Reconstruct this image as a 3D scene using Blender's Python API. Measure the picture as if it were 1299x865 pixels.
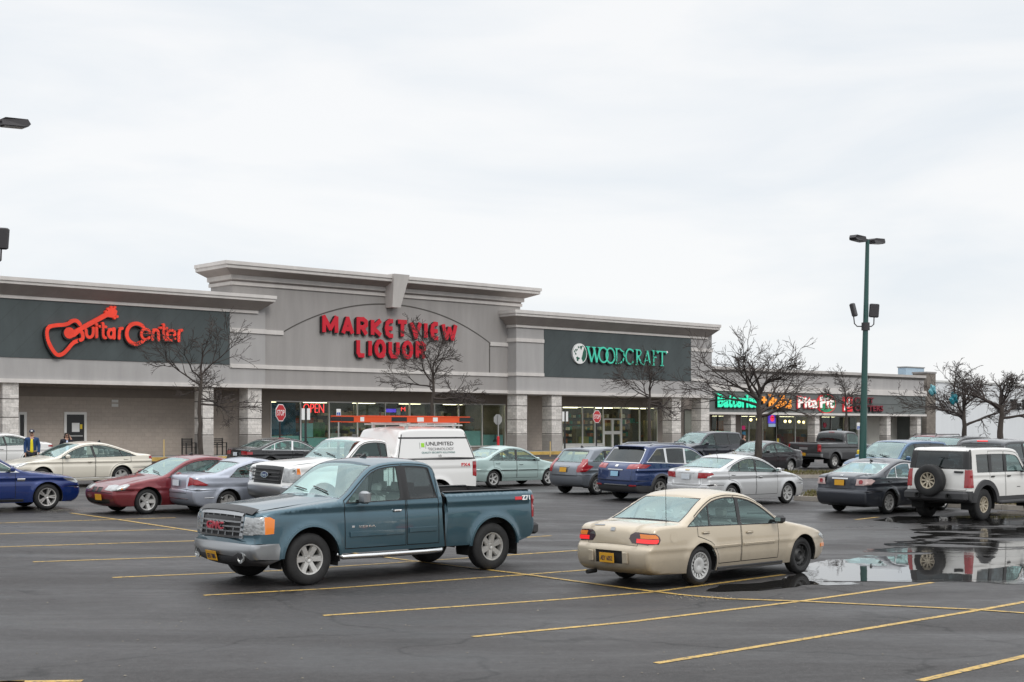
import bpy, bmesh, math, random
import numpy as np
from mathutils import Vector, Matrix
from mathutils.geometry import delaunay_2d_cdt

for _o in list(bpy.data.objects):
    bpy.data.objects.remove(_o)
S = bpy.context.scene
COL = S.collection
R = math.radians

# ------------------------------------------------------------------ camera, sky, sun, exposure
F, CX, HY, H = 1804.0, 650.0, 543.0, 2.42          # focal length, centre column and eye level in photo pixels; eye height in metres
cam_d = bpy.data.cameras.new('camera')
cam = bpy.data.objects.new('camera', cam_d)
COL.objects.link(cam)
cam.location = (0, 0, H)
cam.rotation_euler = (R(90), 0, 0)
cam_d.sensor_width = 36.0
cam_d.lens = 36.0 * F / 1299.0
cam_d.shift_y = (HY - 432.5) / 1299.0
cam_d.clip_start = 0.1
cam_d.clip_end = 5000.0
S.camera = cam

SUN_EL, SUN_AZ = 38.0, 150.0                        # azimuth clockwise from +Y: the sun is behind the camera, to the right
w = bpy.data.worlds.new('World')
S.world = w
w.use_nodes = True
nt = w.node_tree
for n in list(nt.nodes):
    nt.nodes.remove(n)
def wn(t, **kw):
    n = nt.nodes.new(t)
    for k, v in kw.items():
        setattr(n, k, v)
    return n
sky = wn('ShaderNodeTexSky', sky_type='NISHITA', sun_disc=False, sun_elevation=R(SUN_EL), sun_rotation=R(SUN_AZ))
tc = wn('ShaderNodeTexCoord')
mp = wn('ShaderNodeMapping')
mp.inputs['Scale'].default_value = (1.6, 1.6, 6.5)
no = wn('ShaderNodeTexNoise')
no.inputs['Scale'].default_value = 2.1
no.inputs['Detail'].default_value = 6.0
no.inputs['Roughness'].default_value = 0.52
no.inputs['Distortion'].default_value = 0.35
cr = wn('ShaderNodeValToRGB')
cr.color_ramp.elements[0].position = 0.36
cr.color_ramp.elements[0].color = (0.80, 0.84, 0.88, 1)
cr.color_ramp.elements[1].position = 0.60
cr.color_ramp.elements[1].color = (0.925, 0.93, 0.935, 1)
sep = wn('ShaderNodeSeparateXYZ')
mr = wn('ShaderNodeMapRange')                      # an overcast sky is brighter overhead than near the horizon
mr.inputs['From Min'].default_value = 0.30
mr.inputs['From Max'].default_value = 1.0
mr.inputs['To Min'].default_value = 1.0
mr.inputs['To Max'].default_value = 2.3
vm = wn('ShaderNodeVectorMath', operation='SCALE')
bg1 = wn('ShaderNodeBackground'); bg1.inputs['Strength'].default_value = 0.10
bg2 = wn('ShaderNodeBackground'); bg2.inputs['Strength'].default_value = 1.0
mx = wn('ShaderNodeMixShader'); mx.inputs[0].default_value = 0.93
out = wn('ShaderNodeOutputWorld')
L_ = nt.links.new
L_(tc.outputs['Generated'], mp.inputs['Vector']); L_(mp.outputs[0], no.inputs['Vector'])
L_(no.outputs[0], cr.inputs[0]); L_(tc.outputs['Generated'], sep.inputs[0])
L_(sep.outputs['Z'], mr.inputs['Value']); L_(cr.outputs[0], vm.inputs[0]); L_(mr.outputs[0], vm.inputs['Scale'])
L_(vm.outputs[0], bg2.inputs['Color']); L_(sky.outputs[0], bg1.inputs['Color'])
L_(bg1.outputs[0], mx.inputs[1]); L_(bg2.outputs[0], mx.inputs[2]); L_(mx.outputs[0], out.inputs['Surface'])

sun_d = bpy.data.lights.new('sun', 'SUN')
sun_d.energy = 0.9
sun_d.angle = R(16)
sun_d.color = (1.0, 0.965, 0.91)
sun = bpy.data.objects.new('sun', sun_d)
COL.objects.link(sun)
_sd = Vector((math.sin(R(SUN_AZ)) * math.cos(R(SUN_EL)), math.cos(R(SUN_AZ)) * math.cos(R(SUN_EL)), math.sin(R(SUN_EL))))
sun.rotation_euler = _sd.to_track_quat('Z', 'Y').to_euler()
sun.location = (30, -40, 60)
S.view_settings.view_transform = 'Standard'
S.view_settings.look = 'None'
S.view_settings.exposure = 0.09
S.view_settings.gamma = 1.0
S.cycles.max_bounces = 8
S.cycles.transparent_max_bounces = 16
S.cycles.caustics_reflective = False
S.cycles.caustics_refractive = False

# ------------------------------------------------------------------ helpers
def mat(name, color=(0.5, 0.5, 0.5), rough=0.6, metal=0.0, coat=0.0, spec=0.5, var=0.0, vscale=3.0, emit=0.0, ecol=None,
        bump=0.0, bscale=40.0, stretch=(1, 1, 1), rvar=0.0, coat_rough=0.03):
    m = bpy.data.materials.new(name)
    m.use_nodes = True
    t = m.node_tree
    b = t.nodes['Principled BSDF']
    b.inputs['Base Color'].default_value = (*color, 1)
    b.inputs['Roughness'].default_value = rough
    b.inputs['Metallic'].default_value = metal
    b.inputs['Coat Weight'].default_value = coat
    b.inputs['Coat Roughness'].default_value = coat_rough
    b.inputs['Specular IOR Level'].default_value = spec
    if emit:
        b.inputs['Emission Color'].default_value = (*(ecol or color), 1)
        b.inputs['Emission Strength'].default_value = emit
    if var or bump or rvar:
        tc = t.nodes.new('ShaderNodeTexCoord')
        mp = t.nodes.new('ShaderNodeMapping')
        mp.inputs['Scale'].default_value = stretch
        t.links.new(tc.outputs['Object'], mp.inputs['Vector'])
    if var or rvar:
        n = t.nodes.new('ShaderNodeTexNoise')
        n.inputs['Scale'].default_value = vscale
        n.inputs['Detail'].default_value = 6
        n.inputs['Roughness'].default_value = 0.62
        t.links.new(mp.outputs[0], n.inputs['Vector'])
    if var:
        r = t.nodes.new('ShaderNodeMapRange')
        r.inputs['From Min'].default_value = 0.3
        r.inputs['From Max'].default_value = 0.7
        r.inputs['To Min'].default_value = 1 - var
        r.inputs['To Max'].default_value = 1 + var
        t.links.new(n.outputs[0], r.inputs['Value'])
        v = t.nodes.new('ShaderNodeVectorMath'); v.operation = 'SCALE'
        v.inputs[0].default_value = color
        t.links.new(r.outputs[0], v.inputs['Scale'])
        t.links.new(v.outputs[0], b.inputs['Base Color'])
    if rvar:
        r = t.nodes.new('ShaderNodeMapRange')
        r.inputs['From Min'].default_value = 0.3
        r.inputs['From Max'].default_value = 0.7
        r.inputs['To Min'].default_value = max(0.02, rough - rvar)
        r.inputs['To Max'].default_value = min(1, rough + rvar)
        t.links.new(n.outputs[0], r.inputs['Value'])
        t.links.new(r.outputs[0], b.inputs['Roughness'])
    if bump:
        n2 = t.nodes.new('ShaderNodeTexNoise')
        n2.inputs['Scale'].default_value = bscale
        n2.inputs['Detail'].default_value = 4
        t.links.new(mp.outputs[0], n2.inputs['Vector'])
        bp = t.nodes.new('ShaderNodeBump')
        bp.inputs['Strength'].default_value = bump
        bp.inputs['Distance'].default_value = 0.02
        t.links.new(n2.outputs[0], bp.inputs['Height'])
        t.links.new(bp.outputs[0], b.inputs['Normal'])
    return m

def glass_mat(name, tint, dens=0.35, gloss=0.12, rough=0.01, tg=(0.93, 0.98, 0.98), fmul=1.0):
    """A thin pane: part mirror, part tinted see-through."""
    m = bpy.data.materials.new(name); m.use_nodes = True
    t = m.node_tree
    for n in list(t.nodes): t.nodes.remove(n)
    o = t.nodes.new('ShaderNodeOutputMaterial')
    tr = t.nodes.new('ShaderNodeBsdfTransparent'); tr.inputs[0].default_value = (*tint, 1)
    gl = t.nodes.new('ShaderNodeBsdfGlossy'); gl.inputs['Roughness'].default_value = rough
    gl.inputs['Color'].default_value = (*tg, 1)
    lw = t.nodes.new('ShaderNodeLayerWeight'); lw.inputs['Blend'].default_value = 0.5     # the same from both faces of the thin sheet
    fr = t.nodes.new('ShaderNodeMath'); fr.operation = 'POWER'; fr.inputs[1].default_value = 4.0
    t.links.new(lw.outputs['Facing'], fr.inputs[0])
    ma = t.nodes.new('ShaderNodeMath'); ma.operation = 'MULTIPLY_ADD'
    ma.inputs[1].default_value = fmul; ma.inputs[2].default_value = gloss + .045 * fmul; ma.use_clamp = True
    df = t.nodes.new('ShaderNodeBsdfDiffuse'); df.inputs['Color'].default_value = (tint[0] * 0.5, tint[1] * 0.5, tint[2] * 0.5, 1)
    m1 = t.nodes.new('ShaderNodeMixShader'); m1.inputs[0].default_value = dens
    m2 = t.nodes.new('ShaderNodeMixShader')
    t.links.new(tr.outputs[0], m1.inputs[1]); t.links.new(df.outputs[0], m1.inputs[2])
    t.links.new(fr.outputs[0], ma.inputs[0]); t.links.new(ma.outputs[0], m2.inputs[0])
    t.links.new(m1.outputs[0], m2.inputs[1]); t.links.new(gl.outputs[0], m2.inputs[2])
    t.links.new(m2.outputs[0], o.inputs['Surface'])
    return m

class MB:
    """Collects shapes into one mesh."""
    def __init__(self):
        self.v, self.f, self.m = [], [], []
    def add(self, vs, fs, mi=0):
        b = len(self.v)
        self.v += [tuple(p) for p in vs]
        for q in fs:
            self.f.append(tuple(b + i for i in q)); self.m.append(mi)
        return self
    def box(self, x0, x1, y0, y1, z0, z1, mi=0, M=None):
        vs = [Vector((x, y, z)) for z in (z0, z1) for y in (y0, y1) for x in (x0, x1)]
        if M is not None: vs = [M @ p for p in vs]
        return self.add(vs, [(0, 2, 3, 1), (4, 5, 7, 6), (0, 1, 5, 4), (2, 6, 7, 3), (0, 4, 6, 2), (1, 3, 7, 5)], mi)
    def bbox(self, x0, x1, y0, y1, z0, z1, c=0.02, mi=0, M=None):
        """Box with chamfered vertical and top edges."""
        c = min(c, (x1 - x0) / 2.2, (y1 - y0) / 2.2, (z1 - z0) / 2.2)
        def ring(i, z):
            return [(x0 + i + c, y0 + i, z), (x1 - i - c, y0 + i, z), (x1 - i, y0 + i + c, z), (x1 - i, y1 - i - c, z),
                    (x1 - i - c, y1 - i, z), (x0 + i + c, y1 - i, z), (x0 + i, y1 - i - c, z), (x0 + i, y0 + i + c, z)]
        vs = ring(c, z0) + ring(0, z0 + c) + ring(0, z1 - c) + ring(c, z1)
        vs = [Vector(p) for p in vs]
        if M is not None: vs = [M @ p for p in vs]
        fs = [tuple(range(7, -1, -1)), tuple(range(24, 32))]
        for k in range(3):
            for i in range(8):
                j = (i + 1) % 8
                fs.append((k * 8 + i, k * 8 + j, k * 8 + 8 + j, k * 8 + 8 + i))
        return self.add(vs, fs, mi)
    def tube(self, pts, rad, n=8, mi=0, cap=True, closed=False):
        pts = [Vector(p) for p in pts]
        if not hasattr(rad, '__len__'): rad = [rad] * len(pts)
        rings = []; up = None
        N = len(pts)
        for i, p in enumerate(pts):
            if closed: t = pts[(i + 1) % N] - pts[i - 1]
            else: t = (pts[min(i + 1, N - 1)] - pts[max(i - 1, 0)])
            if t.length < 1e-9: t = Vector((0, 0, 1))
            t.normalize()
            if up is None:
                a = Vector((0, 0, 1)) if abs(t.z) < 0.9 else Vector((1, 0, 0))
                up = t.cross(a).normalized()
            else:
                up = (up - t * up.dot(t))
                up = up.normalized() if up.length > 1e-6 else t.orthogonal().normalized()
            b = t.cross(up)
            rings.append([p + (up * math.cos(2 * math.pi * k / n) + b * math.sin(2 * math.pi * k / n)) * rad[i] for k in range(n)])
        vs = [q for r in rings for q in r]
        fs = []
        for i in range(N if closed else N - 1):
            j = (i + 1) % N
            for k in range(n):
                l = (k + 1) % n
                fs.append((i * n + k, i * n + l, j * n + l, j * n + k))
        if cap and not closed:
            fs.append(tuple(range(n - 1, -1, -1))); fs.append(tuple((N - 1) * n + k for k in range(n)))
        return self.add(vs, fs, mi)
    def prism(self, poly, y0, y1, mi=0, M=None):
        """Polygon in (x, z) extruded from y0 to y1 (y0 faces the viewer)."""
        n = len(poly)
        vs = [Vector((x, y0, z)) for x, z in poly] + [Vector((x, y1, z)) for x, z in poly]
        if M is not None: vs = [M @ p for p in vs]
        fs = [tuple(range(n)), tuple(range(2 * n - 1, n - 1, -1))]
        for i in range(n):
            j = (i + 1) % n
            fs.append((i, i + n, j + n, j))
        return self.add(vs, fs, mi)
    def lathe(self, prof, n=28, mi=0, axis='y'):
        """Profile of (axial, radius) turned about the axis."""
        vs, fs = [], []
        for a, r in prof:
            for k in range(n):
                c, s = math.cos(2 * math.pi * k / n) * r, math.sin(2 * math.pi * k / n) * r
                vs.append((c, a, s) if axis == 'y' else ((c, s, a) if axis == 'z' else (a, c, s)))
        for i in range(len(prof) - 1):
            for k in range(n):
                l = (k + 1) % n
                fs.append((i * n + k, i * n + l, (i + 1) * n + l, (i + 1) * n + k))
        return self.add(vs, fs, mi)

def obj(name, mb, mats, parent=None, smooth=None, loc=None, rot=None):
    me = bpy.data.meshes.new(name)
    me.from_pydata([tuple(p) for p in mb.v], [], mb.f)
    if not isinstance(mats, (list, tuple)): mats = [mats]
    for m in mats: me.materials.append(m)
    if any(mb.m): me.polygons.foreach_set('material_index', mb.m)
    bm = bmesh.new(); bm.from_mesh(me)
    bmesh.ops.recalc_face_normals(bm, faces=bm.faces)
    bm.to_mesh(me); bm.free()
    if smooth:
        me.shade_smooth()
        me.set_sharp_from_angle(angle=R(smooth))
    o = bpy.data.objects.new(name, me)
    COL.objects.link(o)
    if parent is not None: o.parent = parent
    if loc is not None: o.location = loc
    if rot is not None: o.rotation_euler = rot
    return o

def tag(o, label, cat, group=None, kind=None):
    if label: o['label'] = label
    if cat: o['category'] = cat
    if group: o['group'] = group
    if kind: o['kind'] = kind
    return o

def thing(name, label, cat, loc=(0, 0, 0), rz=0.0, group=None):
    o = bpy.data.objects.new(name, None)
    o.empty_display_size = 0.3
    COL.objects.link(o)
    o.location = loc; o.rotation_euler = (0, 0, rz)
    return tag(o, label, cat, group)

def part(name, parent, loc=(0, 0, 0), rot=(0, 0, 0)):
    o = bpy.data.objects.new(name, None)
    o.empty_display_size = 0.1
    COL.objects.link(o); o.parent = parent; o.location = loc; o.rotation_euler = rot
    return o

def text_obj(name, body, m, parent, x0, x1, z0, z1, y, depth=0.05, bold=0.0, rot_m=None, shear=0.0):
    """Lettering fitted into the box x0..x1, z0..z1, standing on the plane y and facing -y (or placed by rot_m)."""
    cu = bpy.data.curves.new(name, 'FONT')
    cu.body = body; cu.size = 1.0; cu.extrude = 0.5; cu.offset = bold; cu.resolution_u = 3; cu.shear = shear
    cu.space_character = 1.0 + bold * 2.0
    tmp = bpy.data.objects.new(name, cu)
    me = bpy.data.meshes.new_from_object(tmp)
    bpy.data.objects.remove(tmp); bpy.data.curves.remove(cu)
    co = np.array([v.co[:] for v in me.vertices])
    lo, hi = co.min(0), co.max(0)
    q = np.empty_like(co)
    q[:, 0] = x0 + (co[:, 0] - lo[0]) / (hi[0] - lo[0]) * (x1 - x0)
    q[:, 2] = z0 + (co[:, 1] - lo[1]) / (hi[1] - lo[1]) * (z1 - z0)
    q[:, 1] = y - (co[:, 2] - lo[2]) / (hi[2] - lo[2]) * depth
    if rot_m is not None:
        q = np.array([(rot_m @ Vector(p))[:] for p in q])
    me.vertices.foreach_set('co', q.ravel())
    me.update()
    me.materials.clear(); me.materials.append(m)
    o = bpy.data.objects.new(name, me)
    COL.objects.link(o)
    if parent is not None: o.parent = parent
    return o

# ------------------------------------------------------------------ the lie of the land
TH = R(42.0)                                        # direction of the shop fronts and of the parking bays
U = (math.cos(TH), math.sin(TH)); N_ = (math.sin(TH), -math.cos(TH))
P0 = (0.5, 88.0)
def sd(x, y):
    dx, dy = x - P0[0], y - P0[1]
    return dx * U[0] + dy * U[1], dx * N_[0] + dy * N_[1]
def xy(s, d):
    return P0[0] + U[0] * s + N_[0] * d, P0[1] + U[1] * s + N_[1] * d
_rd = [(-1e4, .85), (2, .85), (10, .62), (20, .42), (27, .31), (34, .21), (40, .09), (45, .025), (50, 0), (1e4, 0)]
def gz(x, y):
    s, d = sd(x, y)
    r = float(np.interp(d, [a for a, b in _rd], [b for a, b in _rd]))
    return r * float(np.interp(s, [2, 22], [1.0, 0.42]))
def ground(px, py, dz=0.0):
    """Where the line of sight through a photo pixel meets the ground."""
    z = 0.0
    for _ in range(12):
        D = (H - z - dz) * F / max(py - HY, 1.0)
        x = (px - CX) / F * D
        z = gz(x, D)
    return Vector((x, D, z))
def gp(px, D):
    x = (px - CX) / F * D
    return Vector((x, D, gz(x, D)))
def fs(px, d=0.0):
    r = (px - CX) / F
    x0, y0 = P0[0] + N_[0] * d, P0[1] + N_[1] * d
    return (r * y0 - x0) / (U[0] - r * U[1])
def fz(px, py, d=0.0):
    s = fs(px, d); D = P0[1] + N_[1] * d + U[1] * s
    return H + (HY - py) * D / F
# ------------------------------------------------------------------ materials of the place
def asphalt_mat():
    m = bpy.data.materials.new('wet_asphalt'); m.use_nodes = True
    t = m.node_tree; b = t.nodes['Principled BSDF']
    N = t.nodes.new; Lk = t.links.new
    tc = N('ShaderNodeTexCoord')
    def noise(scale, detail=5, rough=0.6, st=(1, 1, 1), rz=0.0, dist=0.0):
        mp = N('ShaderNodeMapping'); mp.inputs['Scale'].default_value = st; mp.inputs['Rotation'].default_value = (0, 0, rz)
        n = N('ShaderNodeTexNoise'); n.inputs['Scale'].default_value = scale; n.inputs['Detail'].default_value = detail
        n.inputs['Roughness'].default_value = rough; n.inputs['Distortion'].default_value = dist
        Lk(tc.outputs['Object'], mp.inputs['Vector']); Lk(mp.outputs[0], n.inputs['Vector'])
        return n.outputs[0]
    def rng(v, a, c, lo, hi):
        r = N('ShaderNodeMapRange'); r.inputs['From Min'].default_value = a; r.inputs['From Max'].default_value = c
        r.inputs['To Min'].default_value = lo; r.inputs['To Max'].default_value = hi
        Lk(v, r.inputs['Value']); return r.outputs[0]
    def mth(op, a, c):
        q = N('ShaderNodeMath'); q.operation = op
        for i, v in enumerate((a, c)):
            if isinstance(v, float): q.inputs[i].default_value = v
            else: Lk(v, q.inputs[i])
        return q.outputs[0]
    grain = noise(95, 2, 0.7)
    grit = noise(30, 5, 0.8)
    mid = noise(1.3, 6, 0.65, (1, 1, 1), 0, 0.4)
    streak = noise(0.34, 5, 0.6, (0.35, 1.6, 1), -TH, 0.5)     # long wear and drainage streaks down the rows
    big = noise(0.055, 4, 0.55, (1, 1, 1), 0, 0.6)
    v = mth('MULTIPLY', rng(grain, .3, .7, .55, 1.45), rng(mid, .3, .7, .80, 1.18))
    v = mth('MULTIPLY', v, rng(grit, .3, .7, .50, 1.55))
    v = mth('MULTIPLY', v, rng(streak, .3, .7, .80, 1.18))
    mott = noise(8.5, 5, 0.75)
    v = mth('MULTIPLY', v, rng(mott, .32, .68, .70, 1.34))
    stain = noise(0.42, 3, 0.5, (1, 1, 1), 0, 0.2)
    v = mth('MULTIPLY', v, rng(stain, .62, .74, 1.0, .55))      # old oil stains
    v = mth('MULTIPLY', v, rng(big, .3, .7, .86, 1.12))
    # old cracks, sealed dark
    vo = N('ShaderNodeTexVoronoi'); vo.feature = 'DISTANCE_TO_EDGE'; vo.inputs['Scale'].default_value = 0.17
    wv = N('ShaderNodeMapping'); Lk(tc.outputs['Object'], wv.inputs['Vector'])
    ad = N('ShaderNodeVectorMath'); ad.operation = 'ADD'
    nz = N('ShaderNodeTexNoise'); nz.inputs['Scale'].default_value = 0.6; nz.inputs['Detail'].default_value = 5
    Lk(tc.outputs['Object'], nz.inputs['Vector'])
    sc = N('ShaderNodeVectorMath'); sc.operation = 'SCALE'; sc.inputs['Scale'].default_value = 2.0
    Lk(nz.outputs['Color'], sc.inputs[0]); Lk(wv.outputs[0], ad.inputs[0]); Lk(sc.outputs[0], ad.inputs[1])
    Lk(ad.outputs[0], vo.inputs['Vector'])
    crack = rng(vo.outputs['Distance'], 0.0, 0.010, 0.38, 1.0)
    v = mth('MULTIPLY', v, crack)
    # pale grit specks
    sp = noise(60, 1, 0.5)
    spk = rng(sp, .735, .76, 0.0, 1.0)
    col = N('ShaderNodeVectorMath'); col.operation = 'SCALE'; col.inputs[0].default_value = (0.036, 0.0335, 0.0335)
    Lk(v, col.inputs['Scale'])
    mxn = N('ShaderNodeMix'); mxn.data_type = 'RGBA'; mxn.inputs['B'].default_value = (0.26, 0.255, 0.245, 1)
    Lk(spk, mxn.inputs['Factor']); Lk(col.outputs[0], mxn.inputs['A'])
    Lk(mxn.outputs['Result'], b.inputs['Base Color'])
    wet = mth('ADD', rng(streak, .35, .65, -.19, .19), rng(big, .35, .65, -.16, .16))
    ro = mth('ADD', wet, rng(mid, .3, .7, .46, .66))
    Lk(ro, b.inputs['Roughness'])
    b.inputs['Specular IOR Level'].default_value = 0.42
    bp = N('ShaderNodeBump'); bp.inputs['Strength'].default_value = 0.5; bp.inputs['Distance'].default_value = 0.01
    Lk(mth('ADD', grain, grit), bp.inputs['Height']); Lk(bp.outputs[0], b.inputs['Normal'])
    return m

def block_mat(name, color, bw=0.40, bh=0.20, var=0.10, bump=0.25, mortar=0.86, msize=0.012):
    """Painted block wall: courses in the wall's own x/z."""
    m = bpy.data.materials.new(name); m.use_nodes = True
    t = m.node_tree; b = t.nodes['Principled BSDF']; N = t.nodes.new; Lk = t.links.new
    tc = N('ShaderNodeTexCoord'); sp = N('ShaderNodeSeparateXYZ'); cb = N('ShaderNodeCombineXYZ')
    ad = N('ShaderNodeMath'); ad.operation = 'ADD'
    Lk(tc.outputs['Object'], sp.inputs[0]); Lk(sp.outputs['X'], ad.inputs[0]); Lk(sp.outputs['Y'], ad.inputs[1])
    Lk(ad.outputs[0], cb.inputs['X']); Lk(sp.outputs['Z'], cb.inputs['Y'])
    br = N('ShaderNodeTexBrick')
    br.inputs['Scale'].default_value = 1.0; br.inputs['Brick Width'].default_value = bw; br.inputs['Row Height'].default_value = bh
    br.inputs['Mortar Size'].default_value = msize; br.inputs['Mortar Smooth'].default_value = 0.4
    c = color
    br.inputs['Color1'].default_value = (c[0] * (1 + var), c[1] * (1 + var), c[2] * (1 + var), 1)
    br.inputs['Color2'].default_value = (c[0] * (1 - var), c[1] * (1 - var), c[2] * (1 - var), 1)
    br.inputs['Mortar'].default_value = (c[0] * mortar, c[1] * mortar, c[2] * mortar, 1)
    Lk(cb.outputs[0], br.inputs['Vector'])
    n = N('ShaderNodeTexNoise'); n.inputs['Scale'].default_value = 9; n.inputs['Detail'].default_value = 6
    Lk(tc.outputs['Object'], n.inputs['Vector'])
    r = N('ShaderNodeMapRange'); r.inputs['From Min'].default_value = .3; r.inputs['From Max'].default_value = .7
    r.inputs['To Min'].default_value = 1 - var; r.inputs['To Max'].default_value = 1 + var
    Lk(n.outputs[0], r.inputs['Value'])
    v = N('ShaderNodeVectorMath'); v.operation = 'SCALE'
    Lk(br.outputs['Color'], v.inputs[0]); Lk(r.outputs[0], v.inputs['Scale']); Lk(v.outputs[0], b.inputs['Base Color'])
    bp = N('ShaderNodeBump'); bp.inputs['Strength'].default_value = bump; bp.inputs['Distance'].default_value = 0.03
    Lk(n.outputs[0], bp.inputs['Height']); Lk(bp.outputs[0], b.inputs['Normal'])
    b.inputs['Roughness'].default_value = 0.85
    return m

def panel_mat():
    """Dark fascia of diagonal boards."""
    m = bpy.data.materials.new('fascia_panel'); m.use_nodes = True
    t = m.node_tree; b = t.nodes['Principled BSDF']; N = t.nodes.new; Lk = t.links.new
    tc = N('ShaderNodeTexCoord'); mp = N('ShaderNodeMapping'); mp.inputs['Rotation'].default_value = (0, R(-45), 0)
    Lk(tc.outputs['Object'], mp.inputs['Vector'])
    wv = N('ShaderNodeTexWave'); wv.wave_type = 'BANDS'; wv.bands_direction = 'X'; wv.wave_profile = 'SAW'
    wv.inputs['Scale'].default_value = 0.42; wv.inputs['Distortion'].default_value = 0.0
    Lk(mp.outputs[0], wv.inputs['Vector'])
    r1 = N('ShaderNodeMapRange'); r1.inputs['From Max'].default_value = 0.07; r1.inputs['To Min'].default_value = .78
    Lk(wv.outputs['Fac'], r1.inputs['Value'])
    n = N('ShaderNodeTexNoise'); n.inputs['Scale'].default_value = 0.9; n.inputs['Detail'].default_value = 7; n.inputs['Roughness'].default_value = .65
    mp2 = N('ShaderNodeMapping'); mp2.inputs['Scale'].default_value = (1, 1, .4)
    Lk(tc.outputs['Object'], mp2.inputs['Vector']); Lk(mp2.outputs[0], n.inputs['Vector'])
    r2 = N('ShaderNodeMapRange'); r2.inputs['From Min'].default_value = .3; r2.inputs['From Max'].default_value = .7
    r2.inputs['To Min'].default_value = .82; r2.inputs['To Max'].default_value = 1.2
    Lk(n.outputs[0], r2.inputs['Value'])
    mu = N('ShaderNodeMath'); mu.operation = 'MULTIPLY'; Lk(r1.outputs[0], mu.inputs[0]); Lk(r2.outputs[0], mu.inputs[1])
    v = N('ShaderNodeVectorMath'); v.operation = 'SCALE'; v.inputs[0].default_value = (0.056, 0.070, 0.072)
    Lk(mu.outputs[0], v.inputs['Scale']); Lk(v.outputs[0], b.inputs['Base Color'])
    b.inputs['Roughness'].default_value = 0.6
    return m

def wall_mat(name, color, var=0.09):
    """Rendered wall with soft weathering and faint rain streaks."""
    m = mat(name, color, 0.9, var=var, vscale=0.9, stretch=(1.5, 1.5, 0.22), bump=0.08, bscale=60)
    return m

M = {}
M['asphalt'] = asphalt_mat()
M['stucco'] = wall_mat('grey_stucco', (0.318, 0.302, 0.292))
M['stucco_light'] = wall_mat('light_grey_stucco', (0.378, 0.366, 0.360))
M['trim'] = wall_mat('pale_trim', (0.60, 0.57, 0.545))
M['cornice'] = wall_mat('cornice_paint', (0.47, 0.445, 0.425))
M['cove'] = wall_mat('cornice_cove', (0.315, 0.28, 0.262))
M['panel'] = panel_mat()
M['slat'] = mat('grey_fascia_board', (0.135, 0.148, 0.145), 0.7, var=.08, vscale=1.2)
M['block'] = block_mat('beige_block', (0.43, 0.375, 0.33), .40, .20, .05, .2)
M['split'] = block_mat('split_face_block', (0.60, 0.57, 0.54), .40, .20, .16, 1.0, .80)
M['split_base'] = block_mat('dark_base_block', (0.36, 0.335, 0.315), .40, .20, .06, .3)
M['joint'] = mat('dark_joint', (0.085, 0.078, 0.072), .9)
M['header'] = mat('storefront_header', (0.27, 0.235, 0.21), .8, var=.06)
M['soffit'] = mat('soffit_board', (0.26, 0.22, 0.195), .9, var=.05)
M['frame'] = mat('aluminium_frame', (0.66, 0.66, 0.64), .45, .2)
M['frame_dark'] = mat('dark_bronze_frame', (0.06, 0.055, 0.05), .5, .2)
M['door_white'] = mat('white_door_frame', (0.74, 0.73, 0.71), .5)
M['dark_door'] = mat('black_door', (0.02, 0.02, 0.021), .35)
M['shop_glass'] = glass_mat('shop_glass', (0.80, 0.86, 0.84), .02, .0, .0, fmul=.45)
M['inside'] = mat('shop_interior', (0.13, 0.118, 0.098), .9, var=.5, vscale=.9)
M['inside_warm'] = mat('shop_interior_warm', (0.19, 0.165, 0.11), .9, var=.3, vscale=.6)
M['shelf'] = mat('shop_shelf', (0.22, 0.19, 0.15), .8)
M['lamp_warm'] = mat('shop_lamp', (1, .9, .68), .5, emit=9.0, ecol=(1.0, .84, .52))
M['concrete'] = mat('concrete_walk', (0.30, 0.29, 0.275), .8, var=.14, vscale=2.2, bump=.2, bscale=50)
M['kerb'] = mat('kerb_concrete', (0.33, 0.30, 0.265), .85, var=.2, vscale=3, bump=.3, bscale=30)
M['kerb_yellow'] = mat('kerb_yellow_paint', (0.58, 0.38, 0.10), .6, var=.2, vscale=3)
M['yellow'] = mat('yellow_paint', (0.62, 0.43, 0.10), .6)
M['mulch'] = mat('mulch_soil', (0.105, 0.078, 0.045), .95, var=.4, vscale=8, bump=.8, bscale=30)
M['bark'] = mat('bark', (0.062, 0.050, 0.042), .9, var=.35, vscale=9, stretch=(1, 1, .25), bump=.7, bscale=40)
M['twig'] = mat('twig_bark', (0.052, 0.041, 0.036), .9)
M['pole_green'] = mat('green_pole_paint', (0.010, 0.068, 0.058), .35, coat=.3, var=.08)
M['fixture'] = mat('bronze_fixture', (0.045, 0.042, 0.045), .5, .2)
M['lens_dark'] = mat('fixture_lens', (0.18, 0.18, 0.18), .15)
M['steel'] = mat('galvanised_steel', (0.42, 0.42, 0.41), .45, .7)
M['black'] = mat('black_metal', (0.02, 0.02, 0.02), .5)
M['white'] = mat('white_paint', (0.80, 0.80, 0.79), .5)
M['sign_red'] = mat('stop_red', (0.50, 0.022, 0.03), .45)
M['red'] = mat('red_plastic', (0.55, 0.02, 0.03), .4)
M['blue'] = mat('blue_sign', (0.02, 0.10, 0.42), .45)
M['yellow_pl'] = mat('yellow_plastic', (0.75, .55, .03), .45)
M['letter_side'] = mat('sign_return_black', (0.012, 0.011, 0.011), .5)

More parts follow.
